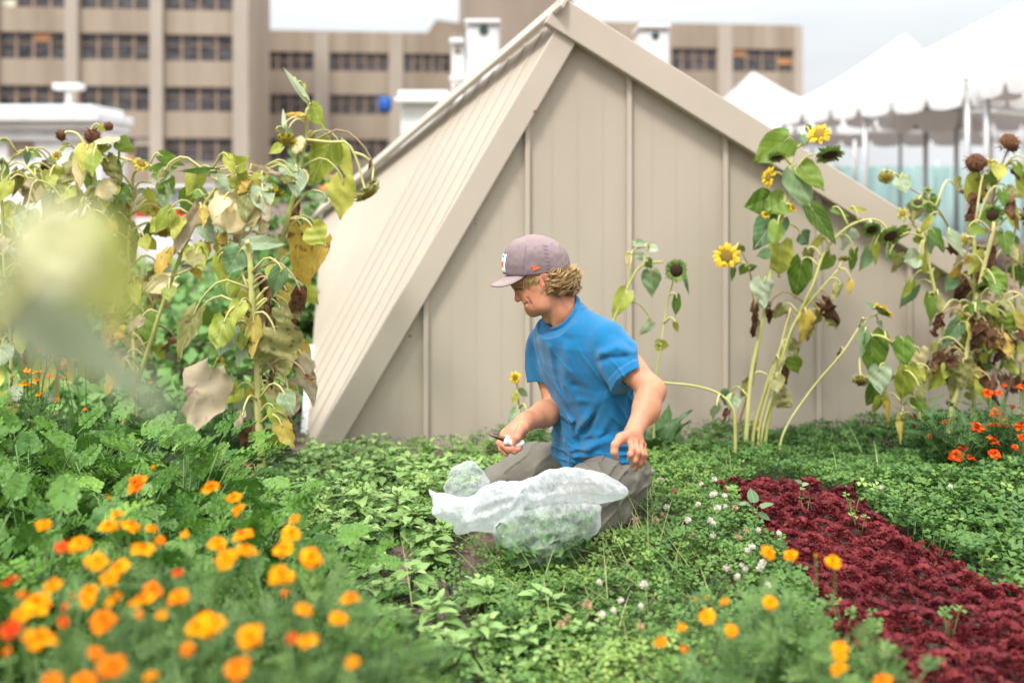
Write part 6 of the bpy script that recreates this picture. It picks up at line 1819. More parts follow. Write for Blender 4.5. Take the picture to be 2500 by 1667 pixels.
# ---- shirt
SEC = [(1075, 852, .188, .128, 3.315), (1030, 852, .190, .128, 3.31), (960, 842, .186, .122, 3.30), (880, 838, .172, .112, 3.29), (760, 815, .176, .112, 3.27), (640, 782, .186, .116, 3.26), (545, 750, .180, .104, 3.25), (478, 725, .150, .088, 3.25), (425, 702, .100, .072, 3.25), (385, 690, .07, .06, 3.25)]
SECP = [(mc(cx_, cy_, Yy), a, b) for (cy_, cx_, a, b, Yy) in SEC]
szs = np.array([p[0][2] for p in SECP]); sxs = np.array([p[0][0] for p in SECP]); sys_ = np.array([p[0][1] for p in SECP]); sa = np.array([p[1] for p in SECP]); sb_ = np.array([p[2] for p in SECP])
def sd_torso(P_):
    z = np.clip(P_[:, 2], szs[0], szs[-1])
    cx_ = np.interp(z, szs, sxs); cy_ = np.interp(z, szs, sys_); a = np.interp(z, szs, sa); b = np.interp(z, szs, sb_)
    dx = P_[:, 0] - cx_; dy = P_[:, 1] - cy_
    u = dx * ldir[0] + dy * ldir[1]; v = dx * fdir[0] + dy * fdir[1]
    k0 = ((np.abs(u) / a) ** 2.3 + (np.abs(v) / b) ** 2.3) ** (1 / 2.3)
    g = np.sqrt((u / a ** 2) ** 2 + (v / b ** 2) ** 2) / np.maximum(k0, .05)
    d = (k0 - 1) / np.maximum(g, 3)
    return np.maximum(d, P_[:, 2] - szs[-1])
def fold(P_, pts, Yd, amp, w_):
    """ridge (amp>0) or groove along a polyline seen on the front of the cloth"""
    q = [mc(*p, Yd) for p in pts]; m = None
    W = np.array((1, .25, 1.0))
    for i in range(len(q) - 1):
        e, t = segd(P_ * W, q[i] * W, q[i+1] * W); m = e if m is None else np.minimum(m, e)
    return -amp * np.exp(-(m / w_) ** 2)
SFOLD = [([(905, 690), (850, 790), (800, 900), (745, 1010)], -.010, .010), ([(880, 690), (825, 790), (770, 900), (715, 990)], .006, .012), ([(930, 700), (900, 830), (850, 930), (790, 1020)], .007, .013), ([(620, 560), (640, 700), (680, 800), (705, 880)], .007, .014),
         ([(640, 720), (690, 860), (720, 900)], .008, .012), ([(655, 870), (690, 960), (760, 1010)], -.008, .012), ([(640, 930), (700, 1010), (730, 1060)], .010, .016), ([(720, 905), (690, 890), (660, 930)], .010, .015), ([(700, 1040), (790, 1000), (880, 960), (960, 985), (1040, 1030)], .011, .013),
         ([(720, 1020), (800, 975), (880, 935)], -.009, .010), ([(860, 1030), (930, 1000), (1040, 1010)], -.008, .012), ([(740, 1060), (830, 1030), (920, 1040)], .008, .012), ([(970, 760), (960, 850), (930, 940)], -.006, .013), ([(1000, 800), (985, 900), (1000, 980)], .006, .013), ([(700, 560), (690, 700), (720, 800)], .004, .02),
         ([(800, 470), (815, 560), (830, 680)], -.004, .008), ([(640, 500), (720, 520), (780, 480)], -.003, .012), ([(740, 720), (820, 740), (890, 700)], -.005, .014), ([(760, 790), (830, 790), (900, 740)], .005, .013), ([(590, 560), (600, 640), (620, 700)], -.008, .008), ([(780, 880), (830, 830), (880, 780)], .005, .010)]
AFOLD = [([(830, 640), (880, 610), (960, 600)], -.006, .010), ([(850, 590), (920, 560), (1000, 580)], .005, .012), ([(900, 500), (960, 530), (1010, 600)], -.004, .012), ([(830, 560), (820, 620), (840, 690)], -.007, .008)]
cring = mc(681, 404, 3.245)
cnx = np.array((-.74, -.40, .66)); cnx /= np.linalg.norm(cnx)
SLE = mc(990, 700, 3.052); SRE = mc(604, 712, 3.388)
def sd_shirt(P_):
    wr = .0035 * vnoise(P_ * np.array((9, 9, 5)), 11) + .002 * vnoise(P_ * np.array((22, 22, 12)), 12)
    t = sd_torso(P_)
    for pts, amp, w_ in SFOLD: t = t + fold(P_, pts, 3.17, amp * 1.55, w_ * .85)
    zc = mc(0, 1056, 3.3)[2] + .010 * np.sin(P_[:, 0] * 26 + 1) + .006 * np.sin(P_[:, 0] * 61) + .035 * np.clip((.02 - P_[:, 0]) / .12, 0, 1)
    # hem flares and is hollow
    t = np.maximum(t, zc - P_[:, 2])
    sl = chain(P_, [SL_ + np.array((-.008, 0, -.008)), mc(938, 618, 3.085), SLE + (SLE - SL_) * .1], (.064, .069, .069), .02)
    for pts, amp, w_ in AFOLD: sl = sl + fold(P_, pts, 3.03, amp * 1.5, w_ * .85)
    ax = (SLE - SL_) / np.linalg.norm(SLE - SL_); sl = np.maximum(sl, (P_ - SLE) @ ax)
    sl = np.maximum(sl, -np.maximum(cone(P_, SL_, EL_, .053, .054), -((P_ - SLE + ax * .03) @ ax)))
    sr = chain(P_, [SR_, mc(605, 640, 3.395), SRE + (SRE - SR_) * .1], (.068, .063, .060), .02)
    ax = (SRE - SR_) / np.linalg.norm(SRE - SR_); sr = np.maximum(sr, (P_ - SRE) @ ax)
    d = smin(t, sl, .022); d = smin(d, sr, .022)
    d = smin(d, cone(P_, mc(795, 462, 3.2), mc(880, 520, 3.13), .045, .056), .03)
    # sharp drag creases: from the armpit down to the belly, and bunching above the hem
    dg = P_ @ np.stack([(.80, 0, .60), (0, 1, 0), (-.60, 0, .80)], 1)
    r1 = np.clip(1 - 2.2 * np.abs(vnoise(dg * np.array((30, 12, 7)), 91)), 0, 1) ** 2
    r2 = np.clip(1 - 2.2 * np.abs(vnoise(P_ * np.array((14, 10, 40)), 92)), 0, 1) ** 2
    low_ = np.clip((mc(0, 900, 3.25)[2] - P_[:, 2]) / .08, 0, 1)
    d = d + wr - .0055 * r1 * (.35 + .65 * (1 - low_)) * np.clip((mc(0, 520, 3.25)[2] - P_[:, 2]) / .06 + .25, 0, 1) - .0075 * r2 * low_
    # neck hole
    d = smin(d, cone(P_, cring + np.array((.010, .004, -.06)), cring - cnx * .004, .082, .0665), .035)
    d = smax(d, -cone(P_, cring + cnx * .09, cring - cnx * .012, .075, .0635), .003)
    # everything above the collar's plane is open
    pl = (P_ - cring) @ cnx
    d = smax(d, -np.maximum(-pl - .002, np.linalg.norm(P_ - cring - cnx * .05, axis=1) - .115), .004)
    return d
def sd_collar(P_):
    nx = cnx
    q = P_ - cring
    hgt_ = q @ nx; rad = np.linalg.norm(q - hgt_[:, None] * nx, axis=1)
    return np.sqrt((np.maximum(np.abs(hgt_) - .006, 0)) ** 2 + (rad - .067) ** 2) - .0040
f_sh = lambda P_: smin(sd_shirt(P_), sd_collar(P_), .006)
V, Q = surface(f_sh, (-.12, 2.88, .15), (.36, 3.56, .90), .0035)
def colour_shirt(V):
    n = vnoise(V * 14, 15); n2 = vnoise(V * np.array((70, 70, 40)), 16)
    c = np.array((.006, .135, .30)) * (1 + .08 * n)[:, None]
    pale_mix = np.clip(.5 * vnoise(V * np.array((25, 25, 9)), 18) + .35 * n2, 0, 1) * .28          # paler blotches, strongest on the chest
    top = np.exp(-(np.linalg.norm((V - mc(640, 640, 3.15)) / np.array((.09, .2, .16)), axis=1)) ** 2)
    c = c + (np.array((.14, .32, .50)) - c) * (pale_mix * (.35 + .65 * top))[:, None]
    ax = (SLE - SL_) / np.linalg.norm(SLE - SL_)
    e = np.abs((V - SLE + ax * .022) @ ax); near = np.linalg.norm(V - SLE, axis=1) < .11
    c = np.where((near & (e < .0022))[:, None], c * .6 + np.array((.10, .28, .5)) * .4, c)
    return np.clip(c, 0, 1)
CLOTH = vcol_mat('blue_cotton', rough=.9, bump=.4, bscale=420, spec=.2, sheen=.25)
mb = MB(); mb.add(V, Q)
sh = mb.build('shirt', CLOTH, man, col=colour_shirt(V))

# ---- trousers
PFOLD = [([(620, 1000), (690, 1060), (740, 1110)], -.007, .010), ([(560, 1010), (640, 1060), (680, 1110)], .005, .012), ([(860, 1050), (930, 1100), (1000, 1120)], -.006, .010), ([(880, 1070), (930, 1120), (960, 1180)], .006, .010), ([(940, 1060), (945, 1130), (920, 1200)], -.006, .010), ([(420, 1090), (520, 1110), (620, 1130)], .004, .012), ([(390, 1120), (480, 1140), (600, 1160)], -.004, .012),
         ([(970, 1100), (1010, 1150), (980, 1200)], .006, .012), ([(860, 1270), (900, 1290), (930, 1330)], -.005, .012), ([(860, 1300), (890, 1330), (900, 1350)], .005, .010)]
def sd_pants(P_):
    d = ell(P_, HIP + np.array((-.012, 0, .0)), (.145, .12, .085), np.stack([ldir, fdir, zdir], 1))
    d = smin(d, ell(P_, mc(925, 1115, 3.28), (.075, .10, .082)), .05)
    d = smin(d, chain(P_, [mc(770, 1080, 3.42), mc(560, 1098, 3.42), mc(395, 1170, 3.38)], (.088, .078, .062), .03), .05)
    d = smin(d, chain(P_, [mc(395, 1170, 3.38), mc(600, 1235, 3.45), mc(800, 1235, 3.5)], (.058, .056, .045), .02), .02)
    d = smin(d, chain(P_, [mc(925, 1115, 3.22), mc(800, 1210, 3.07), mc(655, 1325, 2.96)], (.092, .082, .066), .03), .05)
    d = smin(d, chain(P_, [mc(655, 1325, 2.96), mc(800, 1325, 3.04), mc(905, 1310, 3.12)], (.064, .058, .046), .02), .03)
    d = smin(d, cone(P_, mc(970, 1150, 3.26), mc(905, 1270, 3.16), .062, .05), .04)
    for pts, amp, w_ in PFOLD: d = d + fold(P_, pts, 3.15, amp * 1.7, w_ * .9)
    r1 = np.clip(1 - 2.2 * np.abs(vnoise((P_ @ np.stack([(.85, 0, .5), (0, 1, 0), (-.5, 0, .85)], 1)) * np.array((9, 14, 30)), 93)), 0, 1) ** 2
    d = d - .007 * r1
    return d + .003 * vnoise(P_ * np.array((14, 14, 18)), 21) + .0018 * vnoise(P_ * 40, 22)
V, Q = surface(sd_pants, (-.32, 2.78, -.02), (.44, 3.66, .36), .0045)
def colour_pants(V):
    n = vnoise(V * 9, 25); n2 = vnoise(V * 38, 26)
    c = np.array((.175, .16, .13)) * (1 + .10 * n + .06 * n2)[:, None]
    dark_mix = np.clip((vnoise(V * 6 + 9, 27) + .25 + (.25 - V[:, 2]) * 1.6), 0, 1) * .45 * np.clip((V[:, 0] - .05) / .1, .25, 1)  # darker blotches, stronger low down and to the right
    c = c + (np.array((.085, .07, .05)) - c) * dark_mix[:, None]
    return np.clip(c, 0, 1)
TROU = vcol_mat('grey_canvas', rough=.9, bump=.3, bscale=700, spec=.2)
mb = MB(); mb.add(V, Q); tro = mb.build('trousers', TROU, man, col=colour_pants(V))
# near boot tucked under
mb = MB()
def sd_boot(P_):
    d = chain(P_, [mc(900, 1310, 3.13), mc(960, 1270, 3.2), mc(985, 1240, 3.27)], (.042, .045, .036), .02)
    return smin(d, ell(P_, mc(915, 1330, 3.12), (.05, .04, .03)), .02)
V, Q = surface(sd_boot, (.0, 3.0, -.02), (.4, 3.4, .26), .005)
mb.add(V, Q); mb.build('boot', mottled('dark_leather', (.02, .015, .012), (.05, .038, .03), scale=30, rough=.6), man)

# ---- cap
def sd_cap(P_):
    d = ell(P_, hz(885, 660), (.1045, .083, .112), BN)
    d = smin(d, ell(P_, hz(640, 590), (.055, .066, .074), BN), .035)
    d = smin(d, ell(P_, hz(1130, 560), (.052, .068, .068), BN), .03)
    # lower edge of the crown, a plane through front, side and back
    a, b = hz(375, 752), hz(1392, 640)
    t = (b - a) / np.linalg.norm(b - a); nrm = np.array((-t[2], 0, t[0])); nrm = nrm if nrm[2] > 0 else -nrm
    q = (P_ - a) @ nrm; s = (P_ - a) @ t
    d = np.maximum(d, -q - .006 * np.sin(np.clip(s / .2, 0, 1) * np.pi) + .002)
    d = np.maximum(d, -(d + .004) * 0 + d)
    # dents and seams
    d = d + .0020 * vnoise(P_ * 34, 31) + .0012 * vnoise(P_ * 80, 32)
    for (u, v) in (((705, 250), (655, 740)), ((1010, 180), (1085, 700)), ((870, 110), (705, 250))):
        e, t_ = segd(P_ * np.array((1, .4, 1)), hz(*u, .07) * np.array((1, .4, 1)), hz(*v, .085) * np.array((1, .4, 1))); d = d + .0014 * np.exp(-(e / .0028) ** 2)
    return np.minimum(d, np.linalg.norm((P_ - hz(835, 118)) / np.array((1, 1, .55)), axis=1) - .007)
V, Q = surface(sd_cap, hz(330, 820, .11), hz(1440, 60, -.11), .0025) if False else surface(sd_cap, (hz(300, 820)[0], HY - .11, hz(0, 830)[2]), (hz(1460, 60)[0], HY + .11, hz(0, 40)[2]), .0025)
def colour_cap(V):
    n = vnoise(V * 22, 35)
    c = np.array((.195, .145, .148)) * (1 + .07 * n)[:, None]
    fade = np.clip((V[:, 2] - hz(0, 420)[2]) / .05, 0, 1) * .5 + np.clip((V[:, 0] - hz(1150, 0)[0]) / .04, 0, 1) * .35      # paler towards the top and back
    c = c + (np.array((.36, .275, .26)) - c) * np.clip(fade, 0, .75)[:, None]
    def line(a, b, w_, col, k):
        nonlocal c
        e, t = segd(V[:, [0, 2]], hz(*a)[[0, 2]], hz(*b)[[0, 2]]); m = (k * np.exp(-(e / w_) ** 2))[:, None]; c = c * (1 - m) + np.array(col) * m
    line((705, 260), (660, 740), .0030, (.17, .105, .14), .7)
    for k in range(7):
        y = 260 + k * 62; x = 1015 + k * 10
        line((x - 22, y), (x + 30, y + 8), .0026, (.10, .06, .10), .75)
    line((375, 742), (950, 712), .003, (.16, .09, .13), .65); line((950, 712), (1392, 625), .003, (.12, .07, .11), .6)
    line((1065, 700), (1390, 590), .0016, (.2, .13, .16), .5)
    for p in ((858, 285), (1130, 235), (575, 295)): line(p, (p[0] + 1, p[1] + 1), .0030, (.10, .12, .45), .8)
    return np.clip(c, 0, 1)
CAPM = vcol_mat('faded_twill', rough=.92, bump=.2, bscale=900, spec=.15)
mb = MB(); mb.add(V, Q)
cap = mb.build('cap', CAPM, man, col=colour_cap(V))
# brim: curved plate growing from the front of the crown
mb = MB(); v = []; NU, NV = 22, 8
a0, tip = hz(420, 752), hz(118, 938)
bd = tip - a0; bl = np.linalg.norm(bd); bd = bd / bl
bn = np.array((-bd[2], 0, bd[0])); bn = bn if bn[2] > 0 else -bn
for top in (0, 1):
    for i in range(NU + 1):
        th = R(-88 + 176 * i / NU)
        for j in range(NV + 1):
            s = j / NV
            lat = math.sin(th) * (.072 + .012 * s * math.cos(th) ** .5)
            back = .062 * (1 - math.cos(th))                # follows the crown
            fw = -back + bl * s * max(math.cos(th), 0) ** .55 + (.0 if s else -.006)
            p = a0 + bd * fw + sidev * lat - bn * (.030 * (lat / .078) ** 2 * (.35 + .65 * s)) + bn * (.0016 if top else -.0016) + np.array((0, 0, .0012 * math.sin(s * 9)))
            v.append(p)
n1 = (NU + 1) * (NV + 1)
f = []
for i in range(NU):
    for j in range(NV):
        q = (i*(NV+1)+j, i*(NV+1)+j+1, (i+1)*(NV+1)+j+1, (i+1)*(NV+1)+j)
        f.append(tuple(n1 + k for k in q)); f.append(q[::-1])
rim = [i*(NV+1)+NV for i in range(NU+1)]
for i in range(NU): f.append((rim[i], rim[i+1], n1 + rim[i+1], n1 + rim[i]))
v = np.array(v); mb.add(v, f)
cb = np.tile(np.array((.33, .255, .25)), (len(v), 1)) * (1 + .06 * vnoise(v * 40, 36))[:, None]
cb[:n1] = np.array((.16, .11, .12))
mb.build('brim', CAPM, cap, col=cb)
def patch(name, poly, mats, off, Yoff, seg=None):
    """small raised embroidery on the near side of the crown"""
    mb = MB(); v = []
    for (x, y) in poly:
        p = hz(x, y, .05)
        for k in range(24):                       # march to the cloth
            d = sd_cap(p[None])[0]
            if d < .0004: break
            p = p + np.array((0, 1, 0)) * max(d * .8, .0004)
        v.append(p)
    for k in range(1): pass
    v = np.array(v); out = v + np.array((0, -1.0, 0)) * off
    n = len(v); c = out.mean(0)
    mb.add(np.concatenate([v + np.array((0, .003, 0)), out, [c]]), [(n + k, n + (k+1) % n, 2 * n) for k in range(n)] + [(k, (k+1) % n, n + (k+1) % n, n + k) for k in range(n)])
    o = mb.build(name, mats, cap, smooth=False)
    return o
def hz0(x, y, s): return mz(x, y, HY) + sidev * s
hz_keep = hz
def hz(x, y, s=0.0): return hz_keep(x, y, s if s != .05 else .13)
emb_r = mottled('red_thread', (.72, .09, .03), (.8, .14, .05), scale=300, rough=.8)
emb_w = mottled('white_thread', (.72, .75, .75), (.8, .8, .8), scale=300, rough=.8)
emb_t = mottled('teal_thread', (.03, .30, .36), (.05, .36, .42), scale=300, rough=.8)
patch('flag_emblem', [(795, 575), (850, 578), (905, 595), (930, 607), (900, 628), (855, 640), (822, 655), (815, 620)], emb_r, .0022, 0)
hz = hz_keep
# emblem on the front panel, wrapped round towards the near side
def wrap_patch(name, y0, y1, th0, th1, mat, off):
    mb = MB(); v = []; n, m = 8, 8
    for i in range(n + 1):
        th = R(th0 + (th1 - th0) * i / n)
        d_ = np.array((-math.cos(th), -math.sin(th), -.12)); d_ /= np.linalg.norm(d_)
        for j in range(m + 1):
            o = hz(800, y0 + (y1 - y0) * j / m); lo, hi = 0, .16
            for _ in range(26):
                md = (lo + hi) / 2
                if sd_cap((o + d_ * md)[None])[0] < 0: lo = md
                else: hi = md
            v.append(o + d_ * (hi + off))
    mb.add(v, [(i*(m+1)+j, i*(m+1)+j+1, (i+1)*(m+1)+j+1, (i+1)*(m+1)+j) for i in range(n) for j in range(m)])
    o = mb.build(name, mat, cap)
    sm = o.modifiers.new('thickness', 'SOLIDIFY'); sm.thickness = .0012
wrap_patch('front_emblem', 350, 650, -26, 26, emb_w, .0012)
wrap_patch('front_emblem', 470, 560, -18, 18, emb_r, .0022)
wrap_patch('front_emblem', 362, 395, 8, 20, emb_t, .0022)

# ---- hair: curls under the cap and a fringe before the ear
HAIR = leafy('blond_hair', [(.16, .085, .03), (.34, .20, .075), (.55, .37, .16), (.70, .52, .27)], transl=.12, rough=.42, bscale=60, spec=.5)
mb = MB(); rh = random.Random(4)
def curl(c, ax, r, turns, ln, tint, tr):
    n = 13; ax = Vector(ax).normalized(); a = ax.orthogonal().normalized(); b = ax.cross(a); ph = rh.uniform(0, 6)
    pts = []
    for i in range(n):
        s = i / (n - 1); th = ph + s * turns * 2 * math.pi; rr = r * (.4 + .9 * math.sin(math.pi * (.15 + .8 * s)))
        pts.append(Vector(c) + ax * ln * (s - .3) + (a * math.cos(th) + b * math.sin(th)) * rr)
    for off in range(7):
        sh_ = Vector((rh.gauss(0, 1), rh.gauss(0, 1), rh.gauss(0, 1))) * tr
        k = rh.uniform(.8, 1.25); cc = Vector(c)
        mb.tube([cc + (p - cc) * k + sh_ for p in pts], rh.uniform(.0007, .0012) * np.sin(np.pi * np.linspace(.15, .95, n)) ** .6, 4, 0, min(1, max(0, tint + rh.uniform(-.3, .3))), cap=False)
def skull_pt(x, y, s): return hz(x, y, s)
for k in range(420):
    x = rh.uniform(1040, 1545); lim = 985 - 130 * max(0, (1120 - x) / 80) * .5
    y = rh.uniform(640 + max(0, (1230 - x)) * .25, min(lim, 1010))
    # cross-section of the hair mass: an ellipse across the head, fuller at the back
    half = .074 * math.sqrt(max(.08, 1 - ((x - 1020) / 560) ** 2))
    s = rh.choice((1, 1, 1, -1, 0)) ; s = half * (rh.uniform(.82, 1.06) * s if s else rh.uniform(-.8, .8))
    if abs(s) < half * .7 and x < 1330: continue
    if x < 1130 and y < 780: continue
    c = skull_pt(x, y, s); cen = hz(1000, 800)
    tint = .40 + .22 * (c[2] - cen[2]) / .05 + rh.uniform(-.18, .24)
    curl(c, (rh.uniform(-.3, .6), rh.uniform(-.4, .4), -1 + rh.uniform(0, .5)), rh.uniform(.007, .014), rh.uniform(.5, 1.15), rh.uniform(.016, .036), tint, rh.uniform(.0013, .0030))
for k in range(380):                                  # fringe and temple strands
    s = rh.choice((1, 1, -1)); u = rh.random()
    u = u ** .8; p0 = hz(690 + 280 * u, 745 + rh.uniform(0, 18), s * (.062 + .012 * u)); ln = rh.uniform(.35, 1) * (1.1 if u < .55 else .75)
    p2 = hz(684 + 225 * u - rh.uniform(-15, 45), 775 + (135 - 20 * u) * ln + rh.uniform(-10, 30), s * (.058 + .016 * u)); p1 = p0 * .5 + p2 * .5 + np.array((-.003, -s * .006, .004))
    mb.tube(spline([p0, p1, p2, p2 + np.array((.003 * rh.uniform(-2, 1), 0, -.004))], 9), np.array([.0010, .0014, .0014, .0013, .0012, .0010, .0008, .0006, .0003]), 4, 0, rh.uniform(.1, .75))
for k in range(40):                                  # sideburn and loose wisps near the ear
    p0 = hz(rh.uniform(950, 1060), rh.uniform(860, 930), .072); p2 = p0 + np.array((rh.uniform(-.012, .012), -.004, -rh.uniform(.01, .03)))
    mb.tube(spline([p0, (p0 + p2) / 2 + np.array((.004, -.003, 0)), p2], 7), np.linspace(.0016, .0004, 7), 4, 0, rh.uniform(.2, .8))
for k in range(90):                                  # flyaway hairs standing off the curls
    a = hz(rh.uniform(1180, 1540), rh.uniform(640, 1000), rh.uniform(-.05, .07)); d = Vector((rh.uniform(.1, 1), rh.uniform(-.6, .3), rh.uniform(-.8, .5))).normalized(); b = Vector(a) + d * rh.uniform(.02, .04)
    mb.tube(spline([a, Vector(a).lerp(b, .5) + Vector((0, 0, rh.uniform(-.006, .008))), b], 8), np.linspace(.0006, .0003, 8), 3, 0, rh.uniform(.5, 1), cap=False)
mb.build('hair', HAIR, man)

# ---- knife held in the right hand
kn = thing('knife', mh(360, 970, 3.08), 'short knife with a brown blade and a worn white handle held in the right hand', 'knife')
h_ = lambda x, y, dy=0: mh(x, y, 3.085 + dy)
mb = MB()
P0, P1 = h_(385, 945), h_(150, 882)
ax = (P1 - P0) / np.linalg.norm(P1 - P0); up_ = np.array((-ax[2], 0, ax[0])); up_ = up_ if up_[2] > 0 else -up_
L_ = np.linalg.norm(P1 - P0); v = []
for i in range(9):
    s = i / 8; wv = .0085 * (1 - s ** 3) + .0003
    c = P0 + ax * L_ * s
    v += [c + up_ * wv * .75, c + np.array((0, -.0012 * (1 - s * .7), 0)), c - up_ * wv * (1.1 - .5 * s), c + np.array((0, .0012 * (1 - s * .7), 0))]
mb.add(v, [(i*4+j, i*4+(j+1) % 4, (i+1)*4+(j+1) % 4, (i+1)*4+j) for i in range(8) for j in range(4)] + [(0, 3, 2, 1)])
mb.build('blade', mottled('rusty_steel', (.16, .085, .06), (.25, .17, .14), scale=60, rough=.35, metallic=.7), kn)
mb = MB()
hp = [h_(372, 930, -.002), h_(400, 968, -.006), h_(470, 1000, -.004), h_(530, 1000, .0), h_(585, 965, .004)]
mb.tube(spline(hp, 16), np.array([.008, .0115, .0115, .0105, .0095, .009, .0088, .0088, .009, .0092, .0095, .0098, .010, .010, .009, .006]), 12)
mb.tube([h_(395, 895, -.006), h_(392, 925, -.008), h_(372, 985, -.008), h_(350, 995, -.006)], [.006, .008, .009, .006], 10)
mb.build('handle', mottled('white_plastic', (.55, .53, .48), (.68, .66, .61), scale=40, rough=.5), kn)

# ---------------------------------------------------------------- plastic bag with cut basil
def mbg(x, y, Y): return np.array(tuple(at(870 + x * .4464, 680 + y * .4464, Y)))
BAGP = [  # outline of each fold of film, distance, half thickness, how many layers of film lie there
    ([(470,1180),(480,1110),(520,1040),(580,1000),(630,993),(670,1020),(710,1065),(742,1100),(735,1135),(700,1165),(640,1215),(530,1215)], 2.95, .050, .75),
    ([(393,1138),(460,1165),(560,1188),(640,1170),(720,1130),(780,1102),(880,1102),(960,1090),(1050,1150),(1100,1250),(1000,1350),(850,1395),(700,1385),(560,1412),(530,1380),(520,1340),(405,1298),(412,1230)], 2.89, .062, 1.9),
    ([(850,1175),(900,1110),(970,1070),(1060,1040),(1160,1030),(1260,1035),(1350,1055),(1430,1095),(1490,1150),(1480,1187),(1430,1215),(1350,1235),(1230,1245),(1100,1260),(980,1300),(860,1335),(800,1260)], 2.87, .066, 1.15),
    ([(850,1250),(1000,1215),(1150,1215),(1335,1228),(1338,1300),(1322,1380),(1270,1440),(1210,1510),(1120,1590),(1000,1640),(880,1600),(800,1490),(740,1400),(780,1320)], 2.85, .115, .10)]
def poly_sd(x, z, poly):
    d = np.full(len(x), 1e9); n = len(poly)
    for i in range(n):
        a, b = poly[i - 1], poly[i]; e = b - a
        t = np.clip(((x - a[0]) * e[0] + (z - a[1]) * e[1]) / (e @ e), 0, 1)
        d = np.minimum(d, (x - a[0] - t * e[0]) ** 2 + (z - a[1] - t * e[1]) ** 2)
    return np.where(inpoly(x, z, [tuple(p) for p in poly]), 1, -1) * np.sqrt(d)
BAGQ = []
for pts, Yd, th, fl_ in BAGP:
    sp_ = spline([(p[0], p[2], 0) for p in (mbg(*q, Yd) for q in pts + pts[:1])], 48)[:-1]
    BAGQ.append((np.array([p[:2] for p in sp_]), Yd, th, fl_))
rgb_ = np.random.default_rng(12)
CRE = []
for i in range(28):
    k = rgb_.normal(0, 1, 3) * np.array((1, .5, 1)); k /= np.linalg.norm(k); lam = (.10, .07, .05, .036, .026, .019)[i % 6] * rgb_.uniform(.8, 1.2)
    CRE.append((k / lam, rgb_.uniform(0, 1), lam * .034))
def bag_piece(P_, q, crease):
    poly, Yd, th, fl_ = q
    wob = .005 * vnoise(P_ * 22, 41)
    e = poly_sd(P_[:, 0] + wob, P_[:, 2] + .004 * vnoise(P_ * 26, 42), poly)
    T = th * np.clip(e / (th * 1.05), 0, 1) ** .55
    return np.maximum(-e, (np.abs(P_[:, 1] - Yd - .012 * vnoise(P_ * np.array((9, 0, 9)), 43)) - T + crease) * .6)
def bag_crease(P_):
    wv = .022 * np.stack([vnoise(P_ * 9 + 1, 44), vnoise(P_ * 9 + 5, 45), vnoise(P_ * 9 + 9, 46)], 1)
    c = 0
    for k, ph, am in CRE:
        x = (P_ + wv) @ k + ph; t = np.abs(2 * (x - np.floor(x)) - 1)
        c = c + am * (1 - 2 * t ** 2.2) * .6
    return c
def sd_bag(P_):
    cr = bag_crease(P_); d = None
    for q in BAGQ:
        e = bag_piece(P_, q, cr); d = e if d is None else smin(d, e, .006)
    return np.maximum(d, .012 - P_[:, 2])
V, Q = surface(sd_bag, (-.42, 2.66, -.01), (.36, 3.04, .40), .0034)
def bag_mat():
    m, t, p = new_mat('translucent_plastic')
    L = t.links.new
    p.inputs['Base Color'].default_value = (.84, .87, .88, 1); p.inputs['Roughness'].default_value = .2; p.inputs['Specular IOR Level'].default_value = .6
    tr = t.nodes.new('ShaderNodeBsdfTranslucent'); tr.inputs['Color'].default_value = (.86, .88, .89, 1)
    m1 = t.nodes.new('ShaderNodeMixShader'); m1.inputs[0].default_value = .45
    L(p.outputs[0], m1.inputs[1]); L(tr.outputs[0], m1.inputs[2])
    tp = t.nodes.new('ShaderNodeBsdfTransparent'); tp.inputs['Color'].default_value = (.95, .97, .97, 1)
    lw = t.nodes.new('ShaderNodeLayerWeight'); lw.inputs['Blend'].default_value = .45
    mr = t.nodes.new('ShaderNodeMapRange'); mr.inputs['From Min'].default_value = 0; mr.inputs['From Max'].default_value = 1; mr.inputs['To Min'].default_value = .16; mr.inputs['To Max'].default_value = .92
    L(lw.outputs['Facing'], mr.inputs['Value'])
    a = t.nodes.new('ShaderNodeAttribute'); a.attribute_name = 'tint'
    mu = t.nodes.new('ShaderNodeMath'); mu.operation = 'MULTIPLY'; L(mr.outputs[0], mu.inputs[0]); L(a.outputs['Fac'], mu.inputs[1])
    m2 = t.nodes.new('ShaderNodeMixShader'); mu.use_clamp = True; L(mu.outputs[0], m2.inputs[0]); L(tp.outputs[0], m2.inputs[1]); L(m1.outputs[0], m2.inputs[2])
    L(m2.outputs[0], t.nodes['Material Output'].inputs['Surface'])
    return m
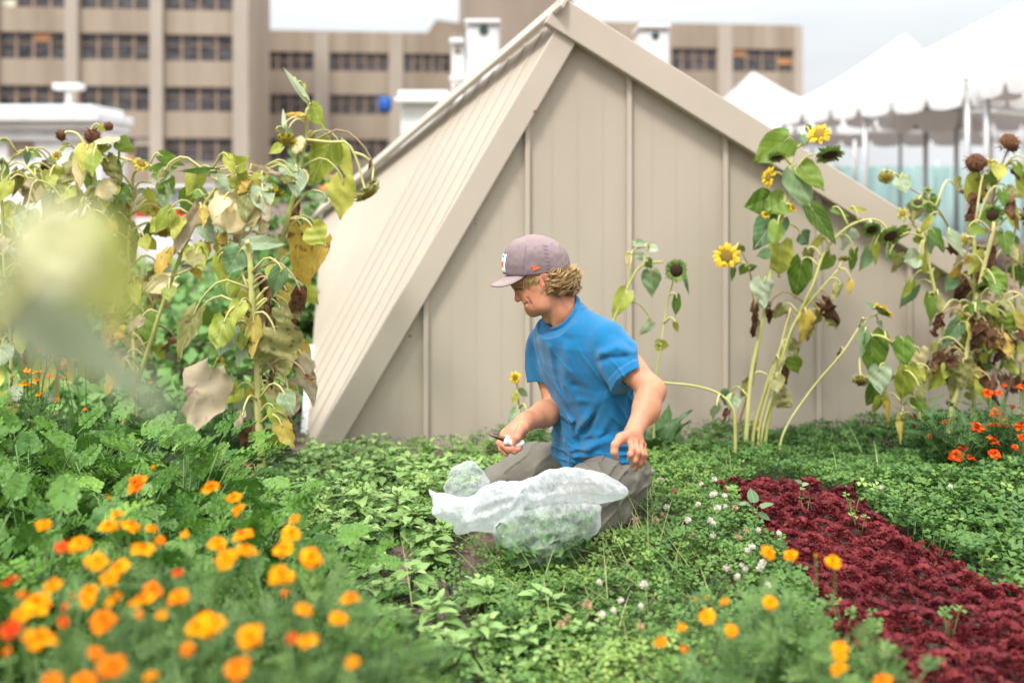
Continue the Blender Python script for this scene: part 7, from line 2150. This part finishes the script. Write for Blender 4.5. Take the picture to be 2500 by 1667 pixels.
# film lies in several layers at the gathered top and left, in one layer round the leaves
ds = np.stack([bag_piece(V, q, 0) for q in BAGQ], 1)
wgt = np.exp(-np.maximum(ds, -.01) / .006); wgt /= wgt.sum(1)[:, None]
film = (wgt * np.array([q[3] for q in BAGQ])).sum(1)
line = 0                                        # a crease doubles the film, so it shows as a whiter line
wv = .022 * np.stack([vnoise(V * 9 + 1, 44), vnoise(V * 9 + 5, 45), vnoise(V * 9 + 9, 46)], 1)
for k, ph, am in CRE:
    x = (V + wv) @ k + ph; t = np.abs(2 * (x - np.floor(x)) - 1)
    line = line + np.exp(-((1 - t) / .05) ** 2) * np.clip(.5 + 1.4 * vnoise(V * 20 + ph * 50, 49), 0, 1)
low = np.clip((mbg(0, 1330, 2.85)[2] - V[:, 2]) / .10, 0, 1)
film = film + wgt[:, 3] * .62 * (1 - low) ** 1.3
film = np.clip(film * (1 + .25 * vnoise(V * 11, 47) + .18 * vnoise(V * np.array((18, 20, 46)), 48)) + .30 * line * (1 - .95 * low), .10, 2.8)
mb = MB(); mb.add(V, Q, 0, film)
tag(mb.build('plastic_bag', bag_mat()), 'crumpled translucent white plastic bag lying on the bed in front of the kneeling man', 'bag')
mb = MB(); rb = random.Random(8)
CUT = leafy('cut_basil_leaf', [(.035, .10, .018), (.07, .17, .03), (.14, .26, .06)], vein=(.2, .33, .12), transl=.2, rough=.4, bscale=12)
k = 0
DP = BAGQ[3]
while k < 620:
    x, y = rb.uniform(740, 1340), rb.uniform(1240, 1630); Yd = rb.uniform(2.745, 2.95)
    p = mbg(x, y, Yd)
    if p[2] < .02 or bag_piece(p[None], DP, 0)[0] > -(.022 if y < 1420 else .012): continue
    if y < 1340 and rb.random() < .55: continue
    k += 1
    d = Vector((rb.gauss(0, 1), rb.gauss(0, .5), rb.gauss(0, .7))).normalized(); s = rb.uniform(.035, .065)
    leaf_geo(mb, Matrix.Translation(p - np.array(tuple(d)) * s * .5) @ basis(d, (rb.gauss(0, .6), rb.gauss(-.8, .5), .7)), s, s * .6, rb, .2, .3, .1, 0, rb.random(), heart=.02, nu=6, nv=4)
tag(mb.build('harvested_basil', CUT), 'heap of cut dark green basil leaves inside the plastic bag', 'basil', kind='stuff')
